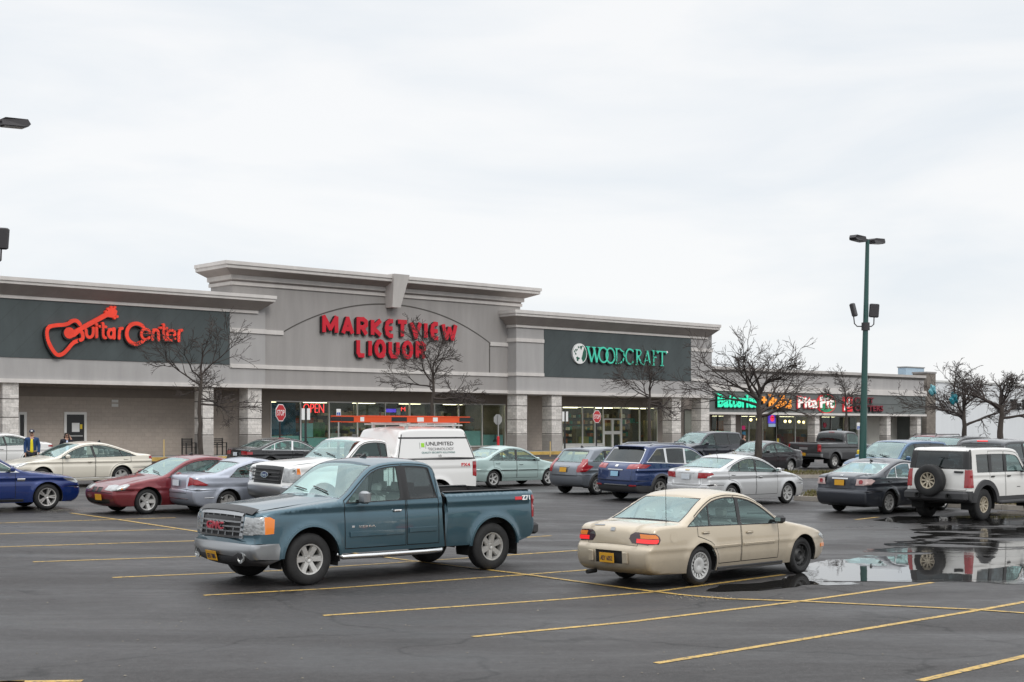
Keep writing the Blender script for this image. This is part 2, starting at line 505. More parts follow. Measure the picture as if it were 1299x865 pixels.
# ------------------------------------------------------------------ ground, markings, puddles
def ground_sheet():
    dl = sorted(set([-3000, -900, -300, -120, -40, -10, 2, 900, 300, 120, 3000] + list(np.arange(2, 80, 1.5)) + [10, 20, 27, 34, 40, 45, 50]))
    sl = sorted(set([-3000, -900, -300, -150] + list(np.arange(-96, 97, 3.0)) + [-6, 16] + [150, 300, 900, 3000]))
    mb = MB()
    vs = []
    for d in dl:
        for s in sl:
            x, y = xy(s, d)
            vs.append((x, y, gz(x, y)))
    n = len(sl)
    fsx = [(i * n + j, i * n + j + 1, (i + 1) * n + j + 1, (i + 1) * n + j) for i in range(len(dl) - 1) for j in range(n - 1)]
    mb.add(vs, fsx)
    o = obj('ground', mb, M['asphalt'], smooth=60)
    tag(o, 'dark damp asphalt of the parking lot', None, kind='structure')
ground_sheet()

def line_mat():
    m = mat('worn_yellow_line', (0.50, 0.325, 0.085), .6, var=.28, vscale=5)
    t = m.node_tree; b = t.nodes['Principled BSDF']
    src = b.inputs['Base Color'].links[0].from_socket
    n = t.nodes.new('ShaderNodeTexNoise'); n.inputs['Scale'].default_value = 14; n.inputs['Detail'].default_value = 6; n.inputs['Roughness'].default_value = .75
    tc = t.nodes.new('ShaderNodeTexCoord'); t.links.new(tc.outputs['Object'], n.inputs['Vector'])
    r = t.nodes.new('ShaderNodeMapRange'); r.inputs['From Min'].default_value = .50; r.inputs['From Max'].default_value = .63
    t.links.new(n.outputs[0], r.inputs['Value'])
    mx = t.nodes.new('ShaderNodeMix'); mx.data_type = 'RGBA'; mx.inputs['B'].default_value = (.07, .064, .055, 1)
    t.links.new(src, mx.inputs['A']); t.links.new(r.outputs[0], mx.inputs['Factor'])
    t.links.new(mx.outputs['Result'], b.inputs['Base Color'])
    return m
M['line'] = line_mat()
def road_line(px_pts, width=0.10, lift=0.005):
    pts = [ground(*p) for p in px_pts]
    fine = []
    for a, b in zip(pts, pts[1:]):
        k = max(1, int((b - a).length / 0.8))
        for i in range(k): fine.append(a.lerp(b, i / k))
    fine.append(pts[-1])
    vs, fc = [], []
    rnd = random.Random(len(fine))
    for i, p in enumerate(fine):
        t = fine[min(i + 1, len(fine) - 1)] - fine[max(i - 1, 0)]
        nrm = Vector((-t.y, t.x, 0)).normalized()
        for sgn in (-1, 1):
            q = p + nrm * sgn * width / 2 * rnd.uniform(.93, 1.07)
            vs.append((q.x, q.y, gz(q.x, q.y) + lift))
    for i in range(len(fine) - 1):
        fc.append((2 * i, 2 * i + 1, 2 * i + 3, 2 * i + 2))
    o = obj('parking_line', MB().add(vs, fc), M['line'])
    tag(o, 'yellow painted line on the asphalt', None, kind='structure')
LINES = [
    [(-60, 665.5), (0, 663.6), (223, 656.8)], [(-60, 679.3), (0, 677.5), (223, 671.4)], [(-60, 696), (0, 694), (252, 686), (330, 683)],
    [(42, 713), (259, 705.6), (480, 694), (700, 679.6)], [(143, 732.8), (291, 726.6), (352, 724), (591, 708), (741, 697.8)],
    [(259, 755.4), (420, 746.7), (660, 729.6), (770, 721)], [(410, 781), (560, 771), (720, 760), (825, 751.5), (995, 729)],
    [(600, 808), (800, 789), (1015, 763), (1184, 739)], [(833, 841.6), (1035, 808.5), (1238, 774.8), (1299, 764), (1380, 750)],
    [(1167, 864), (1299, 833), (1400, 809)], [(32, 864.4), (-120, 870), ],
    [(1086, 659.2), (1115, 656)],
]
for k, l in enumerate(LINES): road_line(l, .10, .005)
road_line([(90, 651), (252, 674.6), (450, 702), (660, 728), (800, 747), (865, 755), (923, 760), (1015, 763), (1238, 773.7), (1299, 778), (1500, 795)], .10, .009)
road_line([(105, 864), (-60, 866)], .10, .005)

def water_mat(name, rough, bump, scale):
    m = bpy.data.materials.new(name); m.use_nodes = True
    t = m.node_tree; b = t.nodes['Principled BSDF']
    b.inputs['Base Color'].default_value = (0.022, 0.021, 0.020, 1)
    b.inputs['Roughness'].default_value = rough
    b.inputs['IOR'].default_value = 1.45
    b.inputs['Specular IOR Level'].default_value = 0.8
    n = t.nodes.new('ShaderNodeTexNoise'); n.inputs['Scale'].default_value = scale; n.inputs['Detail'].default_value = 3
    mp = t.nodes.new('ShaderNodeMapping'); mp.inputs['Scale'].default_value = (1, 1, 1)
    tc = t.nodes.new('ShaderNodeTexCoord')
    t.links.new(tc.outputs['Object'], mp.inputs['Vector']); t.links.new(mp.outputs[0], n.inputs['Vector'])
    bp = t.nodes.new('ShaderNodeBump'); bp.inputs['Strength'].default_value = bump; bp.inputs['Distance'].default_value = 0.01
    t.links.new(n.outputs[0], bp.inputs['Height']); t.links.new(bp.outputs[0], b.inputs['Normal'])
    return m
M['water'] = water_mat('puddle_water', 0.012, 0.09, 1.6)
def broken_water():
    """Shallow water with bumps of the paving standing out of it."""
    m = water_mat('shallow_water', 0.05, 0.16, 2.4); t = m.node_tree; b = t.nodes['Principled BSDF']
    tc = t.nodes.new('ShaderNodeTexCoord'); mp = t.nodes.new('ShaderNodeMapping'); mp.inputs['Rotation'].default_value = (0, 0, -TH); mp.inputs['Scale'].default_value = (.55, 1.25, 1)
    n = t.nodes.new('ShaderNodeTexNoise'); n.inputs['Scale'].default_value = .9; n.inputs['Detail'].default_value = 7; n.inputs['Roughness'].default_value = .62; n.inputs['Distortion'].default_value = .5
    r = t.nodes.new('ShaderNodeMapRange'); r.inputs['From Min'].default_value = .50; r.inputs['From Max'].default_value = .535; r.inputs['To Min'].default_value = 1; r.inputs['To Max'].default_value = 0
    t.links.new(tc.outputs['Object'], mp.inputs['Vector']); t.links.new(mp.outputs[0], n.inputs['Vector']); t.links.new(n.outputs[0], r.inputs['Value'])
    t.links.new(r.outputs[0], b.inputs['Alpha'])
    return m
M['shallow'] = broken_water()
def puddle(px_poly, label, seed, amp=0.10, lift=0.0075, m_='water'):
    rnd = random.Random(seed)
    base = [ground(*p) for p in px_poly]
    pts = []
    for a, b in zip(base, base[1:] + base[:1]):
        k = max(2, int((b - a).length / 0.22))
        nrm = Vector((-(b - a).y, (b - a).x, 0)).normalized()
        ph = rnd.uniform(0, 6)
        for i in range(k):
            u = i / k
            w_ = amp * (math.sin(u * k * .55 + ph) + .6 * math.sin(u * k * 1.35 + ph * 2.1) + rnd.uniform(-.5, .5))
            q = a.lerp(b, u) + nrm * w_
            pts.append((q.x, q.y))
    r = delaunay_2d_cdt([Vector(p) for p in pts], [(i, (i + 1) % len(pts)) for i in range(len(pts))], [], 1, 1e-5)
    mb = MB().add([(v.x, v.y, gz(v.x, v.y) + lift) for v in r[0]], r[2])
    o = obj('puddle', mb, M[m_])
    tag(o, label, None, kind='structure')
puddle([(1015, 718), (1048, 712), (1100, 708), (1140, 704), (1190, 702), (1240, 699), (1330, 697), (1400, 705), (1380, 733), (1290, 735), (1190, 736), (1110, 737), (1050, 737.5), (1018, 742), (975, 747), (925, 751), (897, 750), (915, 743), (970, 737), (1008, 730)],
       'wide shallow puddle on the asphalt mirroring the sky', 3)
puddle([(1085, 712), (1100, 698), (1135, 689), (1168, 680), (1165, 668), (1205, 656), (1290, 648), (1400, 643), (1500, 690), (1480, 739), (1250, 740), (1120, 741), (1060, 742), (1030, 738)], 'ragged wet margin of the wide puddle', 8, .16, .0062, 'shallow')
puddle([(1108, 660), (1140, 655), (1196, 655), (1190, 662), (1150, 664)], 'small puddle behind the white off-roader', 5, .05)

rnd = random.Random(77); pb = MB()
def pebble(px, py, r_):
    p = ground(px, py); k = 6; vs = []
    for i in range(k): a = 2 * math.pi * i / k; q = r_ * rnd.uniform(.6, 1.2); vs.append((p.x + q * math.cos(a), p.y + q * math.sin(a), p.z + .004))
    vs.append((p.x, p.y, p.z + .004 + r_ * .6)); pb.add(vs, [(i, (i + 1) % k, k) for i in range(k)])
for _ in range(80): pebble(rnd.gauss(890, 26), rnd.gauss(758.5, 1.8), rnd.uniform(.006, .018))
for _ in range(170): pebble(rnd.uniform(0, 1299), rnd.uniform(690, 864), rnd.uniform(.006, .018))
o = obj('gravel', pb, mat('pale_gravel', (.20, .18, .15), .9, var=.5, vscale=3)); tag(o, 'loose pale gravel and grit scattered on the asphalt', 'gravel', kind='stuff')
# ------------------------------------------------------------------ the row of shops (local frame: x along the fronts, -y towards the lot)
O = (P0[0], P0[1], 0)
WALK = 1.0                                          # top of the walk before the shops
DR = -2.6                                           # depth of the recessed storefronts
def bld(name, label):
    return thing(name, label, 'building', O, TH)

def cornice(b, prof, s0, s1, d, depth, mats, name='cornice', left=True, right=True):
    """Profile of (outset, z, material) carried round the front and both returns."""
    for k in range(len(prof) - 1):
        (o0, z0, _), (o1, z1, mi) = prof[k], prof[k + 1]
        def path(o):
            return [(s0 - (o if left else 0), -(d - depth)), (s0 - (o if left else 0), -(d + o)), (s1 + (o if right else 0), -(d + o)), (s1 + (o if right else 0), -(d - depth))]
        a, c = path(o0), path(o1)
        vs = [(x, y, z0) for x, y in a] + [(x, y, z1) for x, y in c]
        yield vs, [(0, 1, 5, 4), (1, 2, 6, 5), (2, 3, 7, 6)], mi, (c, z1)

def add_cornice(b, prof, s0, s1, d, depth, mats, **kw):
    mb = MB()
    for vs, fc, mi, top in cornice(b, prof, s0, s1, d, depth, mats, **kw):
        mb.add(vs, fc, mi)
    c, z1 = top
    mb.add([(x, y, z1) for x, y in c], [(0, 1, 2, 3)], mi)
    return obj('cornice', mb, mats, b)

def column(b, px0, px1, d, top, side=.86, base_h=1.05):
    s0, s1 = fs(px0, d), fs(px1, d)
    y0, y1 = -d, -d + side
    mb = MB(); mb.box(s0, s1, y0, y1, WALK - .6, top, 0)
    jb = mb
    z = WALK + base_h + .02
    while z < top - .3:
        jb.box(s0 - .006, s1 + .006, y0 - .006, y1 + .006, z - .022, z + .022, 1); z += .86
    c = obj('column', mb, [M['split'], M['joint']], b)
    k = MB(); k.box(s0 - .012, s1 + .012, y0 - .012, y1 + .012, WALK - .5, WALK + base_h - .05)
    obj('base', k, M['split_base'], c)

def storefront(b, pxs, ztop, zbot, d, m_frame, room, thick=.07, doors=(), transom=None, sill=True, name='shop_window'):
    """Window bays between mullions at the photo columns pxs."""
    ss = [fs(p, d) for p in pxs]
    y = -d
    for i in range(len(ss) - 1):
        a, c = ss[i] + thick / 2, ss[i + 1] - thick / 2
        fr = MB()
        fr.box(a - thick / 2, a, y - .05, y + .05, zbot, ztop); fr.box(c, c + thick / 2, y - .05, y + .05, zbot, ztop)
        fr.box(a, c, y - .05, y + .05, ztop - thick, ztop); fr.box(a, c, y - .05, y + .05, zbot, zbot + thick)
        if i in doors:
            zt = transom
            fr.box(a, c, y - .05, y + .05, zt, zt + .09)
            mid = (a + c) / 2
            fr.box(a, a + .1, y - .05, y + .05, zbot + thick, zt); fr.box(c - .1, c, y - .05, y + .05, zbot + thick, zt)
            fr.box(mid - .1, mid + .1, y - .05, y + .05, zbot + thick, zt)
            fr.box(a + .1, mid - .1, y - .04, y + .04, zbot + 1.0, zbot + 1.22); fr.box(mid + .1, c - .1, y - .04, y + .04, zbot + 1.0, zbot + 1.22)
        w_ = obj('shop_door' if i in doors else name, fr, m_frame, b)
        g = MB(); g.box(a, c, y - .008, y + .008, zbot + thick, ztop - thick)
        obj('pane', g, M['shop_glass'], w_)

def room(b, s0, s1, d, depth, z0, z1, wall='inside', seed=1, stock=True, lamps=3, palette=None):
    """The shop behind the glass: walls, ceiling lamps and loaded shelves."""
    y0, y1 = -d + .12, -d + depth
    r = MB()
    r.add([(s0, y0, z0), (s1, y0, z0), (s1, y1, z0), (s0, y1, z0), (s0, y0, z1), (s1, y0, z1), (s1, y1, z1), (s0, y1, z1)],
          [(0, 1, 2, 3), (7, 6, 5, 4), (3, 2, 6, 7), (0, 3, 7, 4), (2, 1, 5, 6)])
    rm = obj('shop_interior', r, M[wall], b)
    rnd = random.Random(seed)
    if lamps:
        lm = MB(); n = max(1, int((s1 - s0) / 3.2))
        for i in range(n):
            for j in range(lamps):
                x = s0 + (i + .5) * (s1 - s0) / n; yy = y0 + .8 + j * (depth - 1.4) / lamps
                lm.box(x - .75, x + .75, yy - .16, yy + .16, z1 - .12, z1 - .06)
        obj('ceiling_lamp', lm, M['lamp_warm'], rm)
    if stock:
        pal = palette or [(.22, .15, .08), (.10, .14, .12), (.34, .28, .2), (.30, .05, .03), (.05, .10, .22), (.5, .47, .4), (.16, .22, .07), (.05, .05, .05)]
        ms = []
        for i, c in enumerate(pal):
            k = 'goods%d_%d' % (seed, i)
            ms.append(mat('shop_goods', c, .7))
        sb = MB(); x = s0 + .3
        while x < s1 - .5:
            wd = rnd.uniform(.35, 1.1); ya = y0 + rnd.choice([.5, 1.2, 2.4]); hh = rnd.uniform(.7, 1.9)
            sb.box(x, min(x + wd, s1 - .2), ya, ya + .4, z0 + .02, z0 + hh, rnd.randrange(len(ms)))
            if rnd.random() < .75:
                zz = z0 + hh
                for _ in range(rnd.randint(1, 4)):
                    xx = x + rnd.uniform(0, max(.05, wd - .3)); q = rnd.uniform(.1, .35)
                    sb.box(xx, xx + rnd.uniform(.12, .3), ya + .02, ya + .3, zz, zz + q, rnd.randrange(len(ms)))
            x += wd + rnd.uniform(.02, .5)
        yb = y1 - .55
        for lv in range(5):
            zz = z0 + .35 + .46 * lv; x = s0 + .3
            while x < s1 - .4:
                w_ = rnd.uniform(.10, .42)
                sb.box(x, x + w_, yb, yb + .3, zz, zz + rnd.uniform(.16, .36), rnd.randrange(len(ms))); x += w_ + rnd.choice([.01, .02, .03, .3])
        obj('stocked_shelf', sb, ms, rm)

# ---- left wing: the guitar shop
d0 = .15
sL, sR = fs(0, d0) - 24, fs(337, d0)
gA = bld('store_building', 'grey stucco wing at the left with the red guitar sign on its dark fascia')
Zt, Zb, Zs, Zc, Zp, Zg, Zk = 9.40, 9.09, 8.63, 8.47, 5.73, 4.73, 4.54
mb = MB(); mb.box(sL, sR, -d0, 3.0, Zk + .19, Zc + .6)
obj('fascia', mb, M['stucco_light'], gA)
pan = MB(); pan.box(sL, fs(291.5, d0), -d0 - .035, -d0 + .1, Zp, Zc - .005)
obj('sign_panel', pan, M['panel'], gA)
mb = MB(); mb.box(sL, sR + .002, -d0 - .13, -d0 + .3, Zk, Zk + .19)
obj('trim_band', mb, M['trim'], gA)
sp_ = fs(291.5, d0)
for za, zb in ((7.42, 7.66), (5.57, 5.78)):
    mb = MB(); mb.box(sp_ + .02, sR + .04, -d0 - .07, -d0 + .2, za, zb)
    obj('trim_band', mb, M['trim'], gA)
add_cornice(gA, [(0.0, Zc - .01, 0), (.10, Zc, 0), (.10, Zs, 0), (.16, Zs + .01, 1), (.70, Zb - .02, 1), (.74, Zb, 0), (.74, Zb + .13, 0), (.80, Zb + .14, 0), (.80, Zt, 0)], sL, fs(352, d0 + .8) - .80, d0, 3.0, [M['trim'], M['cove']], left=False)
mb = MB(); mb.box(sL, sR - .02, -DR, -DR + .3, WALK - .6, Zk + .05)
obj('block_wall', mb, M['block'], gA)
mb = MB(); mb.box(sL, sR - .02, -DR - .03, -DR - .002, 3.98, 4.44)
obj('header', mb, M['header'], gA)
mb = MB(); mb.box(sL, sR - .03, -d0 + .02, -DR + .02, Zk + .02, Zk + .12)
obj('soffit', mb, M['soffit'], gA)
for a, c in ((3.7, 24.2), (258, 271.3), (315, 332.3)):
    column(gA, a, c, d0 - .03, Zk)
column(gA, -190, -172, d0 - .03, Zk)
# side doors in the block wall
for (pa, pb, pt, paper) in ((81.5, 110, 522.5, True), (22, 34, 522.5, False)):
    a, c = fs(pa, DR), fs(pb, DR); zt = fz((pa + pb) / 2, pt, DR)
    fr = MB(); t = .13
    fr.box(a, a + t, -DR - .05, -DR + .05, WALK, zt); fr.box(c - t, c, -DR - .05, -DR + .05, WALK, zt); fr.box(a + t, c - t, -DR - .05, -DR + .05, zt - t, zt)
    dr = obj('door', fr, M['door_white'], gA)
    lf = MB(); lf.box(a + t, c - t, -DR - .025, -DR + .02, WALK, zt - t)
    obj('leaf', lf, M['dark_door'], dr)
    if paper:
        p = MB(); p.box(a + t + .28, a + t + .68, -DR - .034, -DR - .03, zt - 1.0, zt - .55)
        obj('notice', p, M['white'], dr)
        p = MB(); p.box(c - t - .22, c - t - .10, -DR - .034, -DR - .03, zt - .85, zt - .62)
        obj('sticker', p, M['yellow_pl'], dr)
        p = MB(); p.box(a + t + .1, c - t - .1, -DR - .09, -DR - .05, WALK + 1.0, WALK + 1.06)
        obj('push_bar', p, M['steel'], dr)
for z0_, z1_ in ((507, 510.5), (512, 516)):
    mb = MB(); a = fs(142, DR); mb.box(a, a + .36, -DR - .03, -DR - .005, fz(145, z1_, DR), fz(145, z0_, DR))
    obj('notice', mb, M['frame'], gA)

# ---- centre: the liquor shop with its tall parapet
cL, cR = sR, fs(644, 0)
pL, pR = fs(287, .95) + .95, fs(688, .95) - .95
gB = bld('store_building', 'tall grey stucco centre block with the keystone and big red liquor letters')
ZT, ZB, ZC, ZS, Z2, Z3 = 11.06, 10.72, 10.44, 10.21, 10.10, 9.93
mb = MB(); mb.box(cL, cR + 1.2, 0, 3.0, Zk + .19, 8.0); mb.box(pL, pR, 0.001, 2.2, 8.0, Z3 + .6)
obj('fascia', mb, M['stucco'], gB)
mb = MB(); mb.box(cL + .01, cR + .8, -.12, .3, Zk + .003, Zk + .192)
obj('trim_band', mb, M['trim'], gB)
mb = MB(); mb.box(cL - .0, cR + .8, -.065, .2, 5.57, 5.78)
obj('trim_band', mb, M['trim'], gB)
mb = MB(); mb.box(cL, fs(359.5, 0), -.065, .2, 7.42, 7.65)
obj('trim_band', mb, M['trim'], gB)
mb = MB(); mb.box(fs(622, 0), cR + .8, -.065, .2, 7.42, 7.65)
obj('trim_band', mb, M['trim'], gB)
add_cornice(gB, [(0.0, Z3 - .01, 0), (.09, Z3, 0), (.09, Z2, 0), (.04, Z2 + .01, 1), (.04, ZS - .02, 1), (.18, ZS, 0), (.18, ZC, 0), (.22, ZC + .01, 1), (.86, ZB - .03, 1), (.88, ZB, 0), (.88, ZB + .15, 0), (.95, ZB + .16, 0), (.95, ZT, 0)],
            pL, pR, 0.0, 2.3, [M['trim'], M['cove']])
# keystone: a tapered wedge that overhangs the cornice
ka, kb = fs(490, 1.0), fs(520, 1.0)
zt, zb = ZT + .06, 9.28
mid = (ka + kb) / 2 + .2; hw = (kb - ka) / 2 - .28; hb = hw * .52
vs = [(mid - hw, -1.12, zt), (mid + hw, -1.12, zt), (mid + hw, .1, zt), (mid - hw, .1, zt), (mid - hb, -.62, zb), (mid + hb, -.62, zb), (mid + hb, .1, zb), (mid - hb, .1, zb)]
obj('keystone', MB().add(vs, [(0, 1, 2, 3), (4, 7, 6, 5), (0, 4, 5, 1), (1, 5, 6, 2), (2, 6, 7, 3), (3, 7, 4, 0)]), M['trim'], gB)
# arched reveal line
aL, aR = fs(360, 0), fs(621.5, 0)
zsp, zap = 7.60, fz(476, 384.5, 0)
pts = []
for i in range(49):
    u = i / 48
    x = aL + (aR - aL) * u
    rr_ = ((aR - aL) ** 2 / 4 + (zap - zsp) ** 2) / (2 * (zap - zsp))
    z = zap - rr_ + math.sqrt(max(0, rr_ ** 2 - (x - (aL + aR) / 2) ** 2))
    pts.append((x, z))
mbr = MB()
for (xa, za), (xb, zb2) in zip(pts, pts[1:]):
    mbr.add([(xa, -.012, za - .035), (xb, -.012, zb2 - .035), (xb, -.012, zb2 + .035), (xa, -.012, za + .035), (xa, .02, za - .035), (xb, .02, zb2 - .035), (xb, .02, zb2 + .035), (xa, .02, za + .035)],
            [(0, 1, 2, 3), (0, 4, 5, 1), (3, 2, 6, 7)])
mbr.box(aR - .035, aR + .035, -.012, .02, 5.78, zsp)
obj('arch_reveal', mbr, M['joint'], gB)
# storefront
zt_ = 3.95
sw0, sw1 = fs(343.5, DR), fs(641, DR)
zb_ = WALK + .25
mb = MB(); mb.box(cL - .02, sw0, -DR, -DR + .3, WALK - .6, Zk + .05); mb.box(sw0, sw1, -DR, -DR + .3, zt_, Zk + .05); mb.box(sw1, cR + 3.0, -DR, -DR + .3, WALK - .6, Zk + .05)
mb.box(sw0, sw1, -DR, -DR + .3, WALK - .6, zb_)
obj('storefront_wall', mb, M['header'], gB)
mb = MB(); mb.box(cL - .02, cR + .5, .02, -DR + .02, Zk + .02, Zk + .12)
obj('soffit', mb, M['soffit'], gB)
storefront(gB, [343.5, 381.5, 417.6, 453.6, 489, 520, 551.4, 582, 611.8, 641], zt_, zb_, DR, M['frame'], None)
room(gB, sw0 - .2, sw1 + .2, DR, 6.0, WALK, zt_ + .1, 'inside', 4, lamps=2)
# pale aqua posters along the foot of the glass, window displays and neon
M['aqua'] = mat('aqua_poster', (0.28, 0.52, 0.50), .6, var=.15, vscale=1.5)
M['bluedisp'] = mat('blue_display', (0.012, 0.09, 0.15), .5, var=.7, vscale=1.6)
M['neon'] = mat('neon_red', (.8, .05, .05), .4, emit=2.2, ecol=(1, .05, .05))
M['neon_violet'] = mat('neon_violet', (.12, .06, .7), .4, emit=.7, ecol=(.16, .08, 1))
for (a, c, z0_, z1_, m_) in ((345.5, 380, zb_ + .08, zb_ + .74, 'aqua'), (383, 416, zb_ + .08, zb_ + .62, 'aqua'), (384, 398, zb_ + .66, zb_ + 1.45, 'aqua'), (420, 452, zb_ + .08, zb_ + .66, 'aqua'),
                             (585, 610.5, zb_ + .08, zb_ + 1.0, 'aqua'), (614, 639, zb_ + .08, zb_ + .75, 'aqua')):
    mb = MB(); mb.box(fs(a, DR), fs(c, DR), -DR + .03, -DR + .045, z0_, z1_)
    obj('window_poster', mb, M[m_], gB)
mb = MB(); mb.box(fs(346, DR), fs(380, DR), -DR + .35, -DR + .4, zb_ + .8, zt_ - .1)
obj('window_display', mb, M['bluedisp'], gB)
M['green_g'] = mat('green_bottles', (.05, .16, .04), .3, var=.7, vscale=4)
mb = MB(); mb.box(fs(402, DR), fs(416.5, DR), -DR + .3, -DR + .35, zb_ + .66, zb_ + 1.5)
obj('window_display', mb, M['green_g'], gB)
M['cream_g'] = mat('cream_display', (.23, .21, .13), .6, var=.5, vscale=2)
for a, c in ((455, 487), (521.5, 545)):
    mb = MB(); mb.box(fs(a, DR), fs(c, DR), -DR + .45, -DR + .5, zb_ + 1.2, zt_ - .12)
    obj('window_display', mb, M['cream_g'], gB)
text_obj('neon_sign', 'OPEN', M['neon'], gB, fs(386, DR), fs(412, DR), fz(399, 523.5, DR), fz(399, 512, DR), -DR + .06, .03, -.018)
mb = MB(); mb.box(fs(491, DR), fs(503.5, DR), -DR + .05, -DR + .08, fz(497, 523, DR), fz(497, 518.5, DR))
obj('neon_sign', mb, M['neon_violet'], gB)
mb = MB(); mb.box(fs(504, DR), fs(509, DR), -DR + .03, -DR + .045, fz(507, 526, DR), fz(507, 517.5, DR))
obj('window_poster', mb, M['white'], gB)
text_obj('neon_sign', 'M', M['neon'], gB, fs(510, DR), fs(515, DR), fz(513, 521.5, DR), fz(513, 516.5, DR), -DR + .06, .03, -.018)
for a in (591, 629, 388.5):
    zc = zb_ + .3; x = fs(a, DR); mb = MB()
    mb.prism([(x - .2, zc), (x + .2, zc), (x + .16, zc + .12), (x + .05, zc + .18), (x + .03, zc + .46), (x - .03, zc + .46), (x - .05, zc + .18), (x - .16, zc + .12)], -DR + .014, -DR + .026)
    obj('poster_picture', mb, mat('poster_print', (.03, .06, .06), .6), gB)

# ---- right wing: the woodworking shop
d2 = .8
wL, wR = fs(655.5, d2), fs(903.5, d2)
gC = bld('store_building', 'grey stucco wing right of centre with the green woodworking sign')
Cb, Cs, Cc, Ct = 9.22, 8.74, 8.58, 9.58
mb = MB(); mb.box(wL, wR, -d2, 3.0, Zk + .17, Cc + .6)
obj('fascia', mb, M['stucco_light'], gC)
pa, pb = fs(690.5, d2), fs(876.5, d2)
mb = MB(); mb.box(pa, pb, -d2 - .035, -d2 + .1, 5.62, Cc - .005)
obj('sign_panel', mb, M['panel'], gC)
mb = MB(); mb.box(wL - .12, wR + .12, -d2 - .13, 2.0, Zk - .03, Zk + .17)
obj('trim_band', mb, M['trim'], gC)
for za, zb in ((7.70, 7.92), (5.62, 5.82)):
    mb = MB(); mb.box(wL - .065, pa - .02, -d2 - .065, .5, za, zb)
    obj('trim_band', mb, M['trim'], gC)
    mb = MB(); mb.box(pb + .02, wR + .065, -d2 - .065, .5, za, zb)
    obj('trim_band', mb, M['trim'], gC)
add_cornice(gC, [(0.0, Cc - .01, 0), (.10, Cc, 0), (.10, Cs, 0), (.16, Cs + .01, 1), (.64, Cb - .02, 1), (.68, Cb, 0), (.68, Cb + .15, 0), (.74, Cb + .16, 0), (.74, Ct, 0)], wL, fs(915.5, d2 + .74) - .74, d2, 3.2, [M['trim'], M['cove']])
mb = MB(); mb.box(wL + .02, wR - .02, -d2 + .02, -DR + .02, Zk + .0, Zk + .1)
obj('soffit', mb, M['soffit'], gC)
for a, c in ((656, 669), (700.4, 712.9), (853.2, 864.3), (890, 900.3)):
    column(gC, a, c, d2 - .03, Zk - .03)
w0, w1 = fs(713.5, DR), fs(834, DR)
wt, wb = fz(713, 515, DR), WALK + .32
mb = MB(); mb.box(fs(670, DR), w0, -DR, -DR + .3, WALK - .6, Zk + .05); obj('block_wall', mb, M['block'], gC)
mb = MB(); mb.box(w0, w1, -DR, -DR + .3, wt, Zk + .05); mb.box(w1, fs(868, DR), -DR, -DR + .3, WALK - .6, Zk + .05); mb.box(fs(885, DR), wR, -DR, -DR + .3, WALK - .6, Zk + .05)
mb.box(fs(868, DR), fs(885, DR), -DR, -DR + .3, fz(870, 519, DR), Zk + .05)
obj('storefront_wall', mb, M['header'], gC)
mb = MB(); mb.box(w0, fs(765.2, DR), -DR, -DR + .3, WALK - .6, wb); mb.box(fs(788.8, DR), w1, -DR, -DR + .3, WALK - .6, wb)
obj('bulkhead', mb, M['frame'], gC)
storefront(gC, [713.5, 739.2, 754.8, 765.2], wt, wb, DR, M['frame'], None)
storefront(gC, [765.2, 788.8], wt, WALK, DR, M['frame'], None, doors=(0,), transom=fz(777, 532.5, DR))
storefront(gC, [788.8, 811.6, 834], wt, wb, DR, M['frame'], None)
storefront(gC, [868, 885], fz(870, 519, DR), WALK + .1, DR, M['frame_dark'], None)
room(gC, w0 - .2, fs(890, DR), DR, 7.0, WALK, wt + .1, 'inside', 9, lamps=3, palette=[(.4, .3, .12), (.10, .08, .05), (.6, .6, .56), (.22, .18, .1), (.03, .2, .16), (.3, .1, .04), (.08, .08, .08)])
mb = MB()
for a in (818, 823, 828):
    mb.box(fs(a, DR - .6), fs(a + 3.6, DR - .6), -DR + .6, -DR + .7, WALK, WALK + 1.95)
obj('lumber_display', mb, mat('raw_board', (.38, .30, .14), .7, var=.2), gC)
mb = MB(); mb.box(fs(742, DR), fs(754, DR), -DR + .5, -DR + 1, WALK, WALK + .85); obj('display_bench', mb, mat('yellow_bench', (.40, .33, .10), .7), gC)
mb = MB(); mb.box(fs(692, DR), fs(696, DR), -DR - .05, -DR + .02, WALK + .2, wt - .1); obj('downpipe', mb, M['door_white'], gC)

# ---- far strip: three small shops under a long dark fascia
d3 = -1.6
fL, fR = fs(903, d3) - .8, fs(1172.5, d3)
gD = bld('store_building', 'low grey strip of small shops with a long dark sign fascia')
FT, FM, FP, FK = 6.90, 5.60, 5.12, 3.42
mb = MB(); mb.box(fL, fR, -d3, 12.0, FP + .2, FT - .35)
obj('parapet', mb, M['stucco_light'], gD)
mb = MB(); mb.box(fL, fR + .08, -d3 - .10, 12.1, FT - .35, FT - .22, 1); mb.box(fL, fR + .12, -d3 - .16, 12.15, FT - .218, FT, 0)
obj('cornice', mb, [M['cornice'], M['joint']], gD)
mb = MB(); mb.box(fL, fR + .06, -d3 - .25, -d3 + .3, FP, FP + .46)
obj('trim_band', mb, M['trim'], gD)
mb = MB(); mb.box(fL, fR, -d3 - .12, -d3 + .3, FK + .17, (FK + FP) / 2 + .1); mb.box(fL, fR, -d3 - .15, -d3 + .3, (FK + FP) / 2 + .115, FP - .003)
obj('sign_panel', mb, M['slat'], gD)
mb = MB(); mb.box(fL, fR + .05, -d3 - .24, -d3 + .3, FK, FK + .167)
obj('trim_band', mb, M['trim'], gD)
DF = d3 - 2.4
mb = MB(); mb.box(fL, fR - .03, -d3 + .02, -DF + .02, FK + .01, FK + .1)
obj('soffit', mb, M['soffit'], gD)
for a, c in ((928, 933.6), (1034.3, 1040), (1125.5, 1130.3), (1164, 1168.6)):
    column(gD, a, c, d3 - .05, FK, .7, .8)
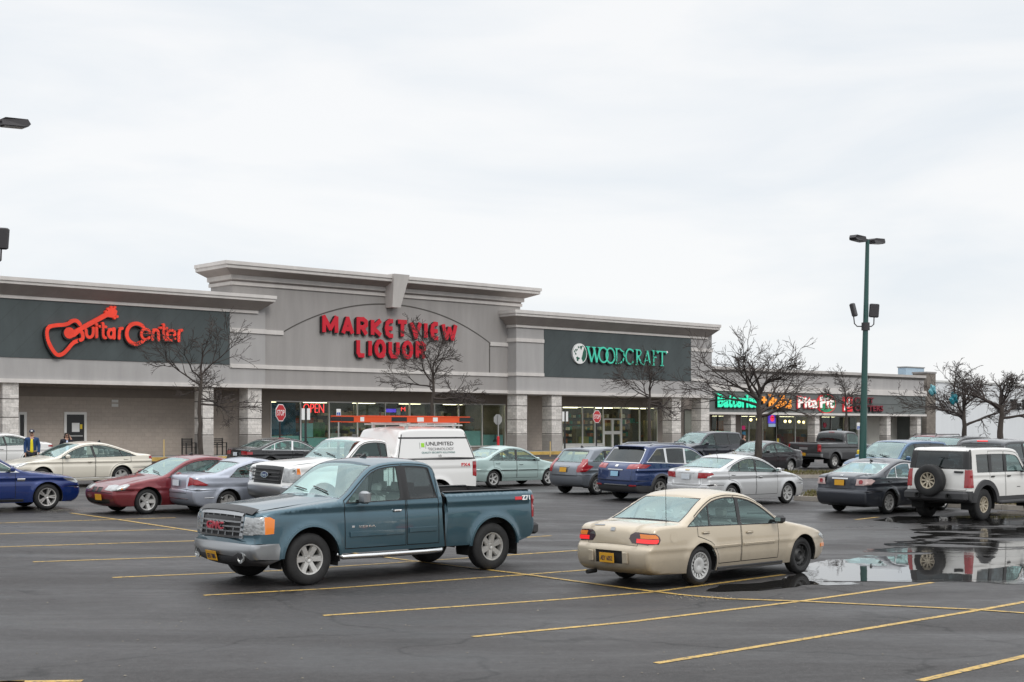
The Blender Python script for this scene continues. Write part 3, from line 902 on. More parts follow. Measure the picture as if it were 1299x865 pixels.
ft, fb = FK - .02, WALK - .2
segs = [(903, 911, 'frame_dark'), (911, 927, 'frame_dark'), (940, 950, 'frame'), (950, 968, 'frame'), (968, 985, 'frame_dark'), (985, 1009, 'frame'), (1009, 1030, 'frame'), (1042, 1054, 'frame_dark'), (1054, 1074, 'frame')]
for a, c, mk in segs:
    storefront(gD, [a, c], ft, fb, DF, M[mk], None)
storefront(gD, [1075.5, 1088], ft, fb, DF, M['frame'], None, doors=(), name='shop_door')
mb = MB(); mb.box(fs(927, DF), fs(940, DF), -DF, -DF + .3, 0, ft); mb.box(fs(1030, DF), fs(1042, DF), -DF, -DF + .3, 0, ft); mb.box(fs(1074, DF), fs(1075.5, DF), -DF, -DF + .3, 0, ft)
mb.box(fL, fs(903, DF), -DF, -DF + .3, 0, ft)
obj('storefront_wall', mb, M['header'], gD)
mb = MB(); mb.box(fs(1088, DF), fs(1144, DF), -DF, -DF + .3, 0, ft)
obj('storefront_wall', mb, mat('cream_panel', (.52, .51, .47), .8, var=.05), gD)
mb = MB(); mb.box(fs(1144, DF), fs(1173, DF) + .5, -DF, -DF + .3, 0, ft + .1)
obj('storefront_wall', mb, M['slat'], gD)
mb = MB(); mb.box(fR - .35, fR - .003, -d3 + .3, 12, 0, FP + .2); obj('end_wall', mb, M['slat'], gD)
dr = MB(); dr.box(fs(1147, DF), fs(1155, DF), -DF - .03, -DF - .002, 0, 2.2); obj('door', dr, mat('grey_service_door', (.18, .18, .18), .5), gD)
for i, (a, c, wl, lamps) in enumerate(((903.5, 937, 'inside', 1), (938, 984, 'inside_warm', 2), (985, 1036, 'inside_warm', 1), (1037, 1088, 'inside', 1))):
    room(gD, fs(a, DF), fs(c, DF) - .05, DF, 6.5, .6, ft + .05, wl, 20 + i, lamps=lamps, palette=[(.28, .10, .03), (.2, .16, .1), (.12, .02, .02), (.04, .04, .05), (.3, .28, .22), (.03, .10, .16)])
M['orange_poster'] = mat('orange_poster', (.50, .15, .045), .6, var=.25, vscale=4)
mb = MB(); mb.box(fs(909.5, DF), fs(919.5, DF), -DF + .02, -DF + .04, fz(914, 550.5, DF), fz(914, 533.5, DF)); obj('window_poster', mb, M['orange_poster'], gD)
for a, c, y0_, y1_, m_ in ((941.5, 945.5, 540, 545, mat('magenta_sticker', (.55, .02, .14), .5, emit=.3)), (942, 946, 547.5, 552, mat('blue_sticker', (.05, .3, .5), .5)), (1062, 1068, 544, 552, mat('pale_poster', (.42, .58, .66), .5)), (986, 988, 556, 561, M['yellow_pl'])):
    mb = MB(); mb.box(fs(a, DF), fs(c, DF), -DF - .03, -DF - .012, fz((a + c) / 2, y1_, DF), fz((a + c) / 2, y0_, DF)); obj('window_poster', mb, m_, gD)
# hanging round lamps in the pita shop
lb = MB()
for a, yy in ((996.5, 534.5), (1002.5, 534.5), (1014, 535), (1020, 535.5), (953, 532.5), (961.5, 532)):
    x, z = fs(a, DF - 1.2), fz(a, yy, DF - 1.2)
    lb.lathe([(-.11, .005), (-.09, .08), (0, .115), (.09, .08), (.11, .005)], 12, axis='z')
    k = 12 * 5
    for i in range(len(lb.v) - k, len(lb.v)):
        q = lb.v[i]; lb.v[i] = (q[0] + x, q[1] - DF + 1.2, q[2] + z)
obj('pendant_lamp', lb, mat('pendant_glow', (1, .8, .4), .5, emit=5, ecol=(1, .72, .32)), gD)
M['cash'] = mat('red_chair_plastic', (.25, .012, .02), .5)
mb = MB()
for a in (992, 997, 1003, 1008, 1013, 1018, 1024):
    x = fs(a, DF - 1.0); mb.box(x, x + .4, -DF + 1.0, -DF + 1.05, 1.2, 1.75); mb.box(x, x + .4, -DF + .62, -DF + 1.0, 1.2, 1.25); mb.box(x, x + .04, -DF + .62, -DF + .66, .6, 1.2); mb.box(x + .36, x + .4, -DF + .62, -DF + .66, .6, 1.2)
obj('cafe_chair', mb, M['cash'], gD)
mb = MB(); mb.box(fs(1014, DF - 5), fs(1021, DF - 5), -DF + 5.0, -DF + 5.1, 1.7, 2.9); obj('wall_picture', mb, M['black'], gD)
# blinking round neon and blue panel by the door
mb = MB(); mb.lathe([(-.015, .001), (-.015, .2), (.015, .2), (.015, .001)], 20); 
nx, nz = fs(980, d3 - .5), fz(980, 531, d3 - .5)
sg = MB(); sg.box(nx - .42, nx + .42, -d3 + .5, -d3 + .58, nz - .36, nz + .32); ob = obj('hanging_sign', sg, mat('blue_violet_sign', (.10, .06, .5), .4, emit=.4, ecol=(.12, .06, .9)), gD)
rb = MB(); rb.lathe([(-.02, .001), (-.02, .24), (.0, .24)], 24); obj('disc', rb, mat('red_glow', (.7, .02, .05), .4, emit=.8, ecol=(1, .03, .08)), ob, loc=(nx, -d3 + .495, nz + .02))
sg = MB(); sg.box(nx - .42, nx + .42, -d3 + .5, -d3 + .56, nz - .62, nz - .38); obj('panel', sg, mat('pale_blue_panel', (.35, .5, .7), .5), ob)
mb = MB(); mb.lathe([(-.02, .001), (-.02, .22), (.0, .22)], 20); obj('window_sticker', mb, mat('red_round_sticker', (.45, .015, .05), .5), gD, loc=(fs(1046.5, DF), -DF - .02, fz(1046.5, 539, DF)))
mb = MB(); a = fs(1158, DF); mb.box(a, a + .72, -DF - .03, -DF - .004, fz(1160, 546, DF), fz(1160, 536.5, DF)); obj('notice', mb, mat('notice_lilac', (.72, .68, .74), .6), gD)
# things on the roof
rt = thing('rooftop_unit', 'pale blue metal box on the roof of the low strip', 'roof unit', O, TH)
D_ = -9.0
mb = MB(); a, c = fs(1150, D_), fs(1173, D_); mb.bbox(a, c, -D_, -D_ + .9, 6.3, fz(1160, 466.5, D_), .03); obj('cabinet', mb, mat('pale_blue_metal', (.42, .55, .66), .5, var=.08), rt)
mb = MB(); mb.box(a - .05, c + .05, -D_ - .06, -D_ + .96, fz(1160, 466.5, D_) + .003, fz(1160, 466.5, D_) + .1); obj('lid', mb, M['steel'], rt)
ch = thing('chimney', 'square brown block chimney at the end of the low strip', 'chimney', O, TH)
D_ = -3.5
a, c = fs(1176, D_), fs(1187.5, D_); zt2 = fz(1180, 471.5, D_)
mb = MB(); mb.box(a, c, -D_, -D_ + 1.4, 0, zt2 - .15); obj('stack', mb, block_mat('brown_block', (.20, .175, .15), .4, .2, .12, .6), ch)
mb = MB(); mb.box(a - .06, c + .06, -D_ - .06, -D_ + 1.46, zt2 - .147, zt2); obj('cap', mb, M['stucco'], ch)

# ---- walk and painted kerb before the shops
def strip_slab(name, s0, s1, da, db, ztop, zbot, m, label):
    mb = MB(); n = max(1, int((s1 - s0) / 6))
    for i in range(n):
        a, c = s0 + (s1 - s0) * i / n + .01, s0 + (s1 - s0) * (i + 1) / n - .01
        mb.box(a, c, -da, -db, zbot, ztop)
    o = obj(name, mb, m, None, loc=O, rot=(0, 0, TH))
    tag(o, label, None, kind='structure')
KD = 2.55
strip_slab('sidewalk', sL, wR + .4, KD, DR + .02, WALK, -.5, M['concrete'], 'pale concrete walk before the shops')
strip_slab('kerb', sL, wR + .4, KD + .24, KD + .01, WALK + .012, -.5, M['kerb_yellow'], 'yellow painted kerb before the shops')
strip_slab('sidewalk', wR + .4, fR + 1, 1.5, DF + .02, .66, -.5, M['concrete'], 'concrete walk before the low strip')
strip_slab('kerb', wR + .4, fR + 1, 1.72, 1.51, .67, -.5, M['kerb'], 'bare kerb before the low strip')

# ---- big white store beyond
gE = bld('store_building', 'big plain white store wall beyond the low strip at the right')
dE = -16.0
eL = fs(1172, dE) - 3; eR = eL + 95
zE = fz(1240, 487, dE)
M['whitewall'] = wall_mat('white_metal_wall', (.70, .72, .735), .03)
mb = MB(); mb.box(eL, eR, -dE, -dE + 50, -1, zE); obj('wall', mb, M['whitewall'], gE)
mb = MB(); mb.box(eL - .1, eR + .1, -dE - .12, -dE + 50.1, zE + .002, zE + .22); obj('coping', mb, M['frame'], gE)

# ------------------------------------------------------------------ lettering on the shops
def sign(name, label, group=None):
    return thing(name, label, 'sign', O, TH, group)
class Strokes:
    """Channel letters from thick strokes; each stroke sits a hair behind the next so no two faces share a plane."""
    def __init__(self, y, depth):
        self.mb = MB(); self.back = MB(); self.y = y; self.depth = depth; self.k = 0
    def seg(self, a, b, w_, w2=None):
        w2 = w2 or w_
        a, b = Vector(a), Vector(b); t = (b - a).normalized(); n = Vector((-t.y, t.x))
        yo = self.y - self.depth + .0012 * (self.k % 30); self.k += 1
        q = [a + n * w_ / 2, a - n * w_ / 2, b - n * w2 / 2, b + n * w2 / 2]
        self.mb.prism([(p.x, p.y) for p in q], yo, self.y - .02)
    def dot(self, c, r, n=14):
        yo = self.y - self.depth + .0012 * (self.k % 30); self.k += 1
        self.mb.prism([(c[0] + r * math.cos(2 * math.pi * i / n), c[1] + r * math.sin(2 * math.pi * i / n)) for i in range(n)], yo, self.y - .02)
    def path(self, pts, w_, round_=True, closed=False):
        q = list(pts) + ([pts[0]] if closed else [])
        for i, (a, b) in enumerate(zip(q, q[1:])):
            a, b = Vector(a), Vector(b); t = (b - a).normalized() * w_ * (0 if round_ else .28)
            self.seg(a - (t if i else t * 0), b + (t if i < len(q) - 2 else t * 0), w_)
        if round_:
            for p in (q[1:-1] if not closed else q[:-1]): self.dot(p, w_ / 2)
    def poly(self, pts):
        yo = self.y - self.depth + .0012 * (self.k % 30); self.k += 1
        self.mb.prism(pts, yo, self.y - .02)
def arc(cx, cy, rx, ry, a0, a1, n=12):
    return [(cx + rx * math.cos(R(a0 + (a1 - a0) * i / n)), cy + ry * math.sin(R(a0 + (a1 - a0) * i / n))) for i in range(n + 1)]
GLY = {  # strokes in a unit box
    'M': [[(.1, 0), (.1, 1), (.5, .25), (.9, 1), (.9, 0)]], 'A': [[(.05, 0), (.5, 1), (.95, 0)], [(.22, .3), (.78, .3)]],
    'R': [[(.1, 0), (.1, 1), (.6, 1), (.88, .86), (.88, .62), (.6, .46), (.1, .46)], [(.5, .46), (.92, 0)]],
    'K': [[(.1, 0), (.1, 1)], [(.9, 1), (.15, .48), (.92, 0)]], 'E': [[(.92, 1), (.5, 1), (.2, .86), (.08, .5), (.2, .14), (.5, 0), (.92, 0)], [(.12, .5), (.85, .5)]],
    'T': [[(.02, 1), (.98, 1)], [(.5, 1), (.5, 0)]], 'V': [[(.04, 1), (.5, 0), (.96, 1)]], 'I': [[(.5, 0), (.5, 1)]],
    'W': [[(.03, 1), (.27, 0), (.5, .75), (.73, 0), (.97, 1)]], 'L': [[(.1, 1), (.1, .18), (.28, 0), (.95, 0)]],
    'Q': [arc(.5, .5, .42, .5, 0, 360, 16), [(.58, .25), (.9, -.05)]], 'U': [[(.1, 1), (.1, .3), (.28, .03), (.72, .03), (.9, .3), (.9, 1)]],
    'O': [arc(.5, .5, .42, .5, 0, 360, 16)],
}
M['red_face'] = mat('red_letter_face', (.50, .003, .018), .4, emit=.05, ecol=(.8, .0, .02), var=.06)
def block_letters(sg, word, x0, x1, z0, z1, wst, widths, y, m_, depth=.16):
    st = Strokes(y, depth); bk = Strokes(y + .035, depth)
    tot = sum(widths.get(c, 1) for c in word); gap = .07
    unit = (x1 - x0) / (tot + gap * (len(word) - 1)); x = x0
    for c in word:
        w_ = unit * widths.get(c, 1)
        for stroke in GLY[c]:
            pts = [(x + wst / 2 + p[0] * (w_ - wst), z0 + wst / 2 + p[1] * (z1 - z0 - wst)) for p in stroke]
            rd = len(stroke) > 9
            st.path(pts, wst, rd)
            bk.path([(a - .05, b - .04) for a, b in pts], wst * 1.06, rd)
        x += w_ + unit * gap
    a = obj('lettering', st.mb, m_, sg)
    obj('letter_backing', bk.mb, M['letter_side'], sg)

# liquor shop
sg = sign('liquor_sign', 'two rows of heavy red capital letters under the arch of the centre block')
WD = {'M': 1.35, 'W': 1.35, 'I': .42, 'E': .85, 'L': .8, 'R': .98, 'K': 1.0, 'T': .95}
x0, x1 = fs(406, 0.1), fs(580, .1)
za, zb = fz(493, 428.5, .1), fz(493, 404.5, .1)
block_letters(sg, 'MARKETVIEW', x0, x1, za, zb, .24, WD, -.06, M['red_face'])
x0, x1 = fs(450.5, 0.1), fs(541, .1)
za, zb = fz(496, 455.0, .1), fz(496, 431.0, .1)
block_letters(sg, 'LIQUOR', x0, x1, za, zb, .24, WD, -.06, M['red_face'])

# guitar shop
sg = sign('guitar_shop_sign', 'glowing orange red guitar outline and rounded letters on the dark left fascia')
M['gred'] = mat('orange_letter_face', (.66, .04, .018), .4, emit=.22, ecol=(1.0, .07, .03), var=.3, vscale=.9)
y_ = -d0 - .05
def G(zx, zy):       # pixel of the enlarged photo detail -> position on the fascia
    px, py = 50 + zx / 6.495, 370 + zy / 6.495
    return fs(px, d0 + .15), fz(px, py, d0 + .15)
emb = Strokes(y_, .2); bkk = Strokes(y_ + .02, .2)
def chaik(p, n=2):
    for _ in range(n):
        q = [p[0]]
        for a, b in zip(p, p[1:]):
            q += [(a[0] * .75 + b[0] * .25, a[1] * .75 + b[1] * .25), (a[0] * .25 + b[0] * .75, a[1] * .25 + b[1] * .75)]
        p = q + [p[-1]]
    return p
body = [(332, 270), (308, 238), (270, 238), (225, 272), (140, 275), (75, 288), (55, 330), (68, 410), (110, 490), (150, 528), (195, 512), (235, 470), (280, 415), (335, 400), (358, 385), (350, 335), (325, 320)]
bp_ = [G(*p) for p in chaik(body)]
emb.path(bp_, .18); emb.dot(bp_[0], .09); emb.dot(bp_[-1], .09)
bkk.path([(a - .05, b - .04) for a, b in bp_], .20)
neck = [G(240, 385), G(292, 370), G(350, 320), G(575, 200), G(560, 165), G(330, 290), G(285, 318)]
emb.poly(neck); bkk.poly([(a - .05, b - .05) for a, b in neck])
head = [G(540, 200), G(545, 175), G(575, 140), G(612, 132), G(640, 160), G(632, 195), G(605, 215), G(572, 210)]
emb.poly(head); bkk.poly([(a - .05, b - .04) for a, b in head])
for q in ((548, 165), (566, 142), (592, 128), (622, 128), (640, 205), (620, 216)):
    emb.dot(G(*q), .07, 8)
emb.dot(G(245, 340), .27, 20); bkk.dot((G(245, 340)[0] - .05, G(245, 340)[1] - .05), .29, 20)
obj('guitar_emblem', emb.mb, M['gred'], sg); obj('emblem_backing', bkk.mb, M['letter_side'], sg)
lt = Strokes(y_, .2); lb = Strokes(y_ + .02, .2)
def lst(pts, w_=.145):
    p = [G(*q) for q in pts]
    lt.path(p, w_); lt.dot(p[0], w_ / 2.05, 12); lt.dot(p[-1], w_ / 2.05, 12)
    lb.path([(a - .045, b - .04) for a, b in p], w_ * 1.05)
lst(chaik([(382, 315), (382, 355), (400, 378), (430, 372), (442, 345), (442, 300)]))          # u
lst([(470, 298), (470, 372)]); lst([(470, 268), (471, 270)], .15)                              # i
lst(chaik([(522, 262), (522, 350), (528, 378), (545, 380)])); lst([(497, 285), (548, 290)], .13)   # t
lst(chaik([(612, 338), (600, 310), (575, 312), (562, 345), (575, 378), (602, 376), (612, 345)])); lst([(615, 305), (615, 382)])   # a
lst(chaik([(655, 385), (655, 330), (662, 305), (682, 302)]))                                   # r
cc = arc(795, 347, 78, 85, 40, 320, 26)
lst(cc, .185)                                                                                   # C
def e_(cx, cy, rx, ry): lst(chaik([(cx - rx * .75, cy + ry * .05), (cx + rx * .92, cy + ry * .02), (cx + rx * .8, cy - ry * .7), (cx, cy - ry), (cx - rx * .85, cy - ry * .6), (cx - rx * .95, cy + ry * .3), (cx - rx * .3, cy + ry), (cx + rx * .5, cy + ry * .9), (cx + rx * .9, cy + ry * .6)]), .125)
e_(872, 350, 38, 45)
lst(chaik([(930, 395), (930, 340), (945, 312), (972, 318), (980, 345), (980, 398)]))           # n
lst(chaik([(1022, 272), (1022, 365), (1030, 392), (1048, 396)])); lst([(995, 298), (1050, 302)], .13)   # t
e_(1083, 360, 38, 45)
lst(chaik([(1145, 405), (1145, 345), (1153, 322), (1172, 318)]))                               # r
obj('lettering', lt.mb, M['gred'], sg); obj('letter_backing', lb.mb, M['letter_side'], sg)

# woodworking shop
sg = sign('woodworking_sign', 'slim green serif letters with a white round tree emblem on the dark fascia')
M['wgreen'] = mat('green_letter_face', (.05, .42, .30), .4, emit=.25, ecol=(.05, .75, .5))
def Gw(zx, zy):
    px, py = 700 + zx / 8.12, 420 + zy / 8.12
    return fs(px, d2 + .12), fz(px, py, d2 + .12)
ws = Strokes(-d2 - .05, .14); wk = Strokes(-d2 - .03, .14)
def wl(pts, w_=.085):
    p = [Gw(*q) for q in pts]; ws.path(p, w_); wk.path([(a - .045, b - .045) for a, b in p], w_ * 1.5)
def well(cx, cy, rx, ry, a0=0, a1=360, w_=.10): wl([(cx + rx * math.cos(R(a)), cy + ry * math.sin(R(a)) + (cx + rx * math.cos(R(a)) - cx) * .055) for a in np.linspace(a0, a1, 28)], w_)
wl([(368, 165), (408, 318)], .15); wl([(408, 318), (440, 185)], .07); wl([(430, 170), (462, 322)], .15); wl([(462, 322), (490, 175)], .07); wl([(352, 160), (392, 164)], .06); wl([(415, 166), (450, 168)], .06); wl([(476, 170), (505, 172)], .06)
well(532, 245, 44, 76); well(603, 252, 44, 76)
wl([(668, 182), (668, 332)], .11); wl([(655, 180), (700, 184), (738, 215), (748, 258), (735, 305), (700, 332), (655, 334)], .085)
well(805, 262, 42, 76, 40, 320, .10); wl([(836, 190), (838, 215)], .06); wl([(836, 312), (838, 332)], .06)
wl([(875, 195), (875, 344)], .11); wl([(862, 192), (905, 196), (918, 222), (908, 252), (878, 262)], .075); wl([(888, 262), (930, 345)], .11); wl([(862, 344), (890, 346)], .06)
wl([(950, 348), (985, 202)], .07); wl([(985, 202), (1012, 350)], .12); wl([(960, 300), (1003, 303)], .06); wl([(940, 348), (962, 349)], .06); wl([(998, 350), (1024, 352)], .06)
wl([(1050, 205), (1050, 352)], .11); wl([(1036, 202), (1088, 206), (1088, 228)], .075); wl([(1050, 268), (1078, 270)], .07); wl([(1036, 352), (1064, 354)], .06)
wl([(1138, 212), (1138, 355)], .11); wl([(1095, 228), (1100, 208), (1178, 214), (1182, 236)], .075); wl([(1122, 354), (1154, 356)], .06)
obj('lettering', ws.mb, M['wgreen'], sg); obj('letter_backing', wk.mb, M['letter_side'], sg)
cx, cz = Gw(290, 232)
db = MB(); rx, rz = .60, .62
db.prism([(cx + rx * 1.04 * math.cos(a), cz + rz * 1.04 * math.sin(a)) for a in np.linspace(0, 2 * math.pi, 40)[:-1]], -d2 - .16, -d2 - .04)
e = obj('round_emblem', db, M['white'], sg)
gk = MB(); rnd = random.Random(3)
gk.prism([(cx + rx * (.1 + .86 * u) * math.cos(a), cz + rz * .93 * math.sin(a)) for u, a in [(1, t) for t in np.linspace(-1.1, 1.25, 14)]] + [(cx + rx * (.62 - .1 * k % 3), cz + rz * z) for k, z in enumerate((.62, .35, .1, -.2, -.5))], -d2 - .166, -d2 - .10)
for _ in range(15):
    a, q = rnd.uniform(1.7, 4.4), rnd.uniform(.3, .85)
    x, z, r_ = cx + rx * q * math.cos(a), cz + rz * q * math.sin(a), rnd.uniform(.04, .08)
    gk.prism([(x + r_ * rnd.uniform(.6, 1.2) * math.cos(t), z + r_ * rnd.uniform(.6, 1.2) * math.sin(t)) for t in np.linspace(0, 6.28, 8)[:-1]], -d2 - .163 - .0006 * _, -d2 - .10)
gk.prism([(cx + .09, cz + .24), (cx + .22, cz + .5), (cx - .03, cz + .47)], -d2 - .1755, -d2 - .1)
obj('tree_mark', gk, mat('emblem_green', (.01, .10, .06), .5), e)
mb = MB(); x, z = Gw(1192, 216); mb.prism([(x + .07 * math.cos(a), z + .07 * math.sin(a)) for a in np.linspace(0, 6.28, 9)[:-1]], -d2 - .14, -d2 - .04); obj('trade_mark', mb, M['white'], sg)

# the low strip
yF = -d3 - .17
sg = sign('battery_shop_sign', 'green and orange glowing words on the fascia of the low strip')
M['lgreen'] = mat('green_lit_letter', (.03, .5, .3), .4, emit=.55, ecol=(.02, .95, .55))
M['lorange'] = mat('orange_lit_letter', (.75, .25, .03), .4, emit=.55, ecol=(1, .36, .04))
def strip_text(nm, s_, a, c, y0_, y1_, m_, b_=.035, dep=.18):
    p = (a + c) / 2
    o = text_obj(nm, s_, M[m_] if isinstance(m_, str) else m_, sg, fs(a, d3 + .2), fs(c, d3 + .2), fz(p, y1_, d3 + .2), fz(p, y0_, d3 + .2), yF + .02, dep, b_)
    text_obj('letter_backing', s_, M['letter_side'], sg, fs(a, d3 + .2) - .06, fs(c, d3 + .2) - .04, fz(p, y1_, d3 + .2) - .07, fz(p, y0_, d3 + .2) - .03, yF + .03, dep - .04, b_ + .01)
strip_text('lettering', 'Batteries', 909.5, 960.5, 499.5, 517, 'lgreen')
strip_text('lettering', '+', 965.5, 971.5, 503, 511.5, 'lorange', .05)
strip_text('lettering', 'Bulbs', 974.5, 1003, 500.5, 518.5, 'lorange')
sg = sign('pita_shop_sign', 'white and red words with a green oval on the fascia of the low strip')
M['pred'] = mat('red_lit_edge', (.62, .02, .03), .4, emit=.25, ecol=(.9, .02, .03))
M['pwhite'] = mat('white_lit_letter', (.85, .83, .78), .4, emit=.35, ecol=(1, .95, .88))
M['pgreen'] = mat('green_oval', (.02, .25, .12), .4, emit=.15, ecol=(.02, .5, .25))
x, z = fs(1048.8, d3 + .2), fz(1048.8, 512, d3 + .2)
ew, eh = (fs(1060.5, d3 + .2) - fs(1037, d3 + .2)) / 2, .72
for nm, k, ya, m_ in (('oval_rim', 1.06, yF - .02, 'pred'), ('oval', .95, yF - .05, 'pgreen')):
    mb = MB(); mb.prism([(x + ew * k * math.cos(a), z + eh * k * math.sin(a)) for a in np.linspace(0, 2 * math.pi, 36)[:-1]], ya, yF + .03); obj(nm, mb, M[m_], sg)
def pt(s_, a, c):
    p = (a + c) / 2
    text_obj('letter_edge', s_, M['pred'], sg, fs(a, d3 + .2) - .07, fs(c, d3 + .2) + .05, fz(p, 517.5, d3 + .2) - .06, fz(p, 503.5, d3 + .2) + .07, yF - .055, .05, .06)
    text_obj('lettering', s_, M['pwhite'], sg, fs(a, d3 + .2), fs(c, d3 + .2), fz(p, 517.5, d3 + .2), fz(p, 503.5, d3 + .2), yF - .11, .05, .03)
pt('Pita', 1011.5, 1036); pt('Pit', 1039.5, 1057)
sg = sign('hair_shop_sign', 'dim dark red two line lettering beside a red and white square on the low strip')
M['dred'] = mat('dull_red_letter', (.20, .012, .025), .5)
mb = MB(); a, c = fs(1070, d3 + .2), fs(1081.5, d3 + .2); za, zb = fz(1076, 522, d3 + .2), fz(1076, 503.5, d3 + .2)
mb.box(a, c, yF - .06, yF + .03, za, zb); e = obj('square_emblem', mb, M['pred'], sg)
mb = MB()
for q in ([(.08, .08), (.32, .08), (.46, .5), (.2, .78)], [(.52, .52), (.7, .55), (.68, .92), (.5, .9)], [(.55, .28), (.92, .42), (.9, .52), (.52, .4)]):
    mb.prism([(a + (c - a) * u, za + (zb - za) * v) for u, v in q], yF - .075, yF - .055)
obj('white_shape', mb, M['pwhite'], e)
strip_text('lettering', 'COST', 1084, 1108, 504, 511.3, 'dred', .02, .14)
strip_text('lettering', 'CUTTERS', 1084, 1120, 514.2, 521.5, 'dred', .02, .14)
sg = sign('big_store_sign', 'black letters on the white store wall at the right edge')
o = text_obj('lettering', 'The H', M['black'], sg, fs(1281.5, dE), fs(1301.5, dE), fz(1290, 520, dE), fz(1290, 506.5, dE), -dE - .03, .25, .0)
# ------------------------------------------------------------------ vehicles
def paint(name, c, metal=0.35, rough=0.34, dirt=0.0):
    m = mat(name, c, rough, metal=metal, coat=0.9, coat_rough=.04)
    if dirt:
        t = m.node_tree; b = t.nodes['Principled BSDF']
        tc = t.nodes.new('ShaderNodeTexCoord'); sp = t.nodes.new('ShaderNodeSeparateXYZ'); t.links.new(tc.outputs['Object'], sp.inputs[0])
        n = t.nodes.new('ShaderNodeTexNoise'); n.inputs['Scale'].default_value = 2.6; n.inputs['Detail'].default_value = 7; n.inputs['Roughness'].default_value = .7
        t.links.new(tc.outputs['Object'], n.inputs['Vector'])
        a = t.nodes.new('ShaderNodeMath'); a.operation = 'MULTIPLY_ADD'; a.inputs[1].default_value = .45
        t.links.new(n.outputs[0], a.inputs[0]); t.links.new(sp.outputs['Z'], a.inputs[2])
        r = t.nodes.new('ShaderNodeMapRange'); r.inputs['From Min'].default_value = .45; r.inputs['From Max'].default_value = .95
        r.inputs['To Min'].default_value = dirt; r.inputs['To Max'].default_value = 0.02
        t.links.new(a.outputs[0], r.inputs['Value'])
        mx = t.nodes.new('ShaderNodeMix'); mx.data_type = 'RGBA'; mx.inputs['A'].default_value = (*c, 1); mx.inputs['B'].default_value = (.13, .12, .105, 1)
        t.links.new(r.outputs[0], mx.inputs['Factor']); t.links.new(mx.outputs['Result'], b.inputs['Base Color'])
        q = t.nodes.new('ShaderNodeMath'); q.operation = 'MULTIPLY_ADD'; q.inputs[1].default_value = .5; q.inputs[2].default_value = rough
        t.links.new(r.outputs[0], q.inputs[0]); t.links.new(q.outputs[0], b.inputs['Roughness'])
        s = t.nodes.new('ShaderNodeMath'); s.operation = 'MULTIPLY_ADD'; s.inputs[1].default_value = -1.0; s.inputs[2].default_value = .9; s.use_clamp = True
        t.links.new(r.outputs[0], s.inputs[0]); t.links.new(s.outputs[0], b.inputs['Coat Weight'])
    return m
V = {}
V['glass'] = glass_mat('car_glass', (0.82, 0.98, 0.955), .02, .03, tg=(.80, 1.0, .98))
V['glass_front'] = glass_mat('windshield_glass', (0.78, 0.96, 0.93), .03, .15, tg=(.80, 1.0, .99))
V['glass_dark'] = glass_mat('privacy_glass', (0.10, 0.11, 0.12), .10, .02)
V['liner'] = mat('cabin_lining', (.13, .13, .125), .9)
V['seam'] = mat('panel_gap', (.012, .012, .012), .8)
V['trim'] = mat('black_trim', (.016, .016, .017), .4)
V['cladding'] = mat('grey_cladding', (.042, .042, .044), .7)
V['chrome'] = mat('chrome', (.72, .72, .72), .14, 1.0)
V['chrome_dull'] = mat('dull_chrome', (.34, .35, .36), .30, .9)
V['tyre'] = mat('tyre_rubber', (.016, .016, .0165), .75, var=.3, vscale=9)
V['well'] = mat('wheel_well', (.010, .010, .010), .95)
V['alloy'] = mat('alloy_rim', (.60, .59, .57), .32, .6)
V['alloy_tan'] = mat('dusty_alloy_rim', (.50, .44, .34), .4, .5)
V['steelrim'] = mat('black_steel_rim', (.02, .02, .02), .5)
V['hubcap'] = mat('silver_hubcap', (.52, .52, .51), .38, .35)
V['rimdark'] = mat('rim_shadow', (.02, .02, .02), .8)
V['lampred'] = mat('red_lamp', (.30, .005, .010), .12, coat=1)
V['lampdark'] = mat('smoked_lamp', (.045, .018, .022), .12, coat=1)
V['lamplit'] = mat('lit_brake_lamp', (.6, .012, .012), .2, emit=.55, ecol=(1, .02, .02), coat=1)
V['amber'] = mat('amber_lamp', (.80, .22, .02), .15, coat=1)
V['headlamp'] = mat('headlamp', (.40, .41, .41), .14, .5, coat=1, var=.25, vscale=11, bump=.5, bscale=22)
V['clearlamp'] = mat('clear_lamp', (.55, .40, .38), .12, .1, coat=1)
V['plate_ny'] = mat('yellow_plate', (.62, .32, .02), .5)
V['plate_white'] = mat('white_plate', (.62, .66, .70), .5)
V['plate_blue'] = mat('pale_blue_plate', (.28, .50, .66), .5)
V['plate_ink'] = mat('plate_ink', (.02, .02, .06), .6)
V['seat'] = mat('grey_seat', (.30, .295, .28), .9)
V['seat_dark'] = mat('dark_seat', (.05, .05, .052), .9)
V['white_p'] = paint('white_car_paint', (.74, .735, .72), 0, .35, .10)

def chaikin(pts, it=2):
    P = [(p[0], p[1], len(p) > 2) for p in pts]
    for _ in range(it):
        Q = [P[0]]
        for a, b in zip(P, P[1:]):
            q1 = (a[0] * .75 + b[0] * .25, a[1] * .75 + b[1] * .25, False); q2 = (a[0] * .25 + b[0] * .75, a[1] * .25 + b[1] * .75, False)
            if a[2] and Q[-1][:2] != a[:2]: Q.append(a)
            if not a[2]: Q.append(q1)
            if not b[2]: Q.append(q2)
            elif Q[-1][:2] != b[:2]: Q.append(b)
        if Q[-1][:2] != P[-1][:2]: Q.append(P[-1])
        P = Q
    out = [P[0]]
    for p in P[1:]:
        d = math.hypot(p[0] - out[-1][0], p[1] - out[-1][1])
        if d < .012: continue
        k = int(d / .11)
        a = out[-1]
        for i in range(1, k + 1):
            out.append((a[0] + (p[0] - a[0]) * i / (k + 1), a[1] + (p[1] - a[1]) * i / (k + 1), False))
        out.append(p)
    return np.array([(p[0], p[1]) for p in out])

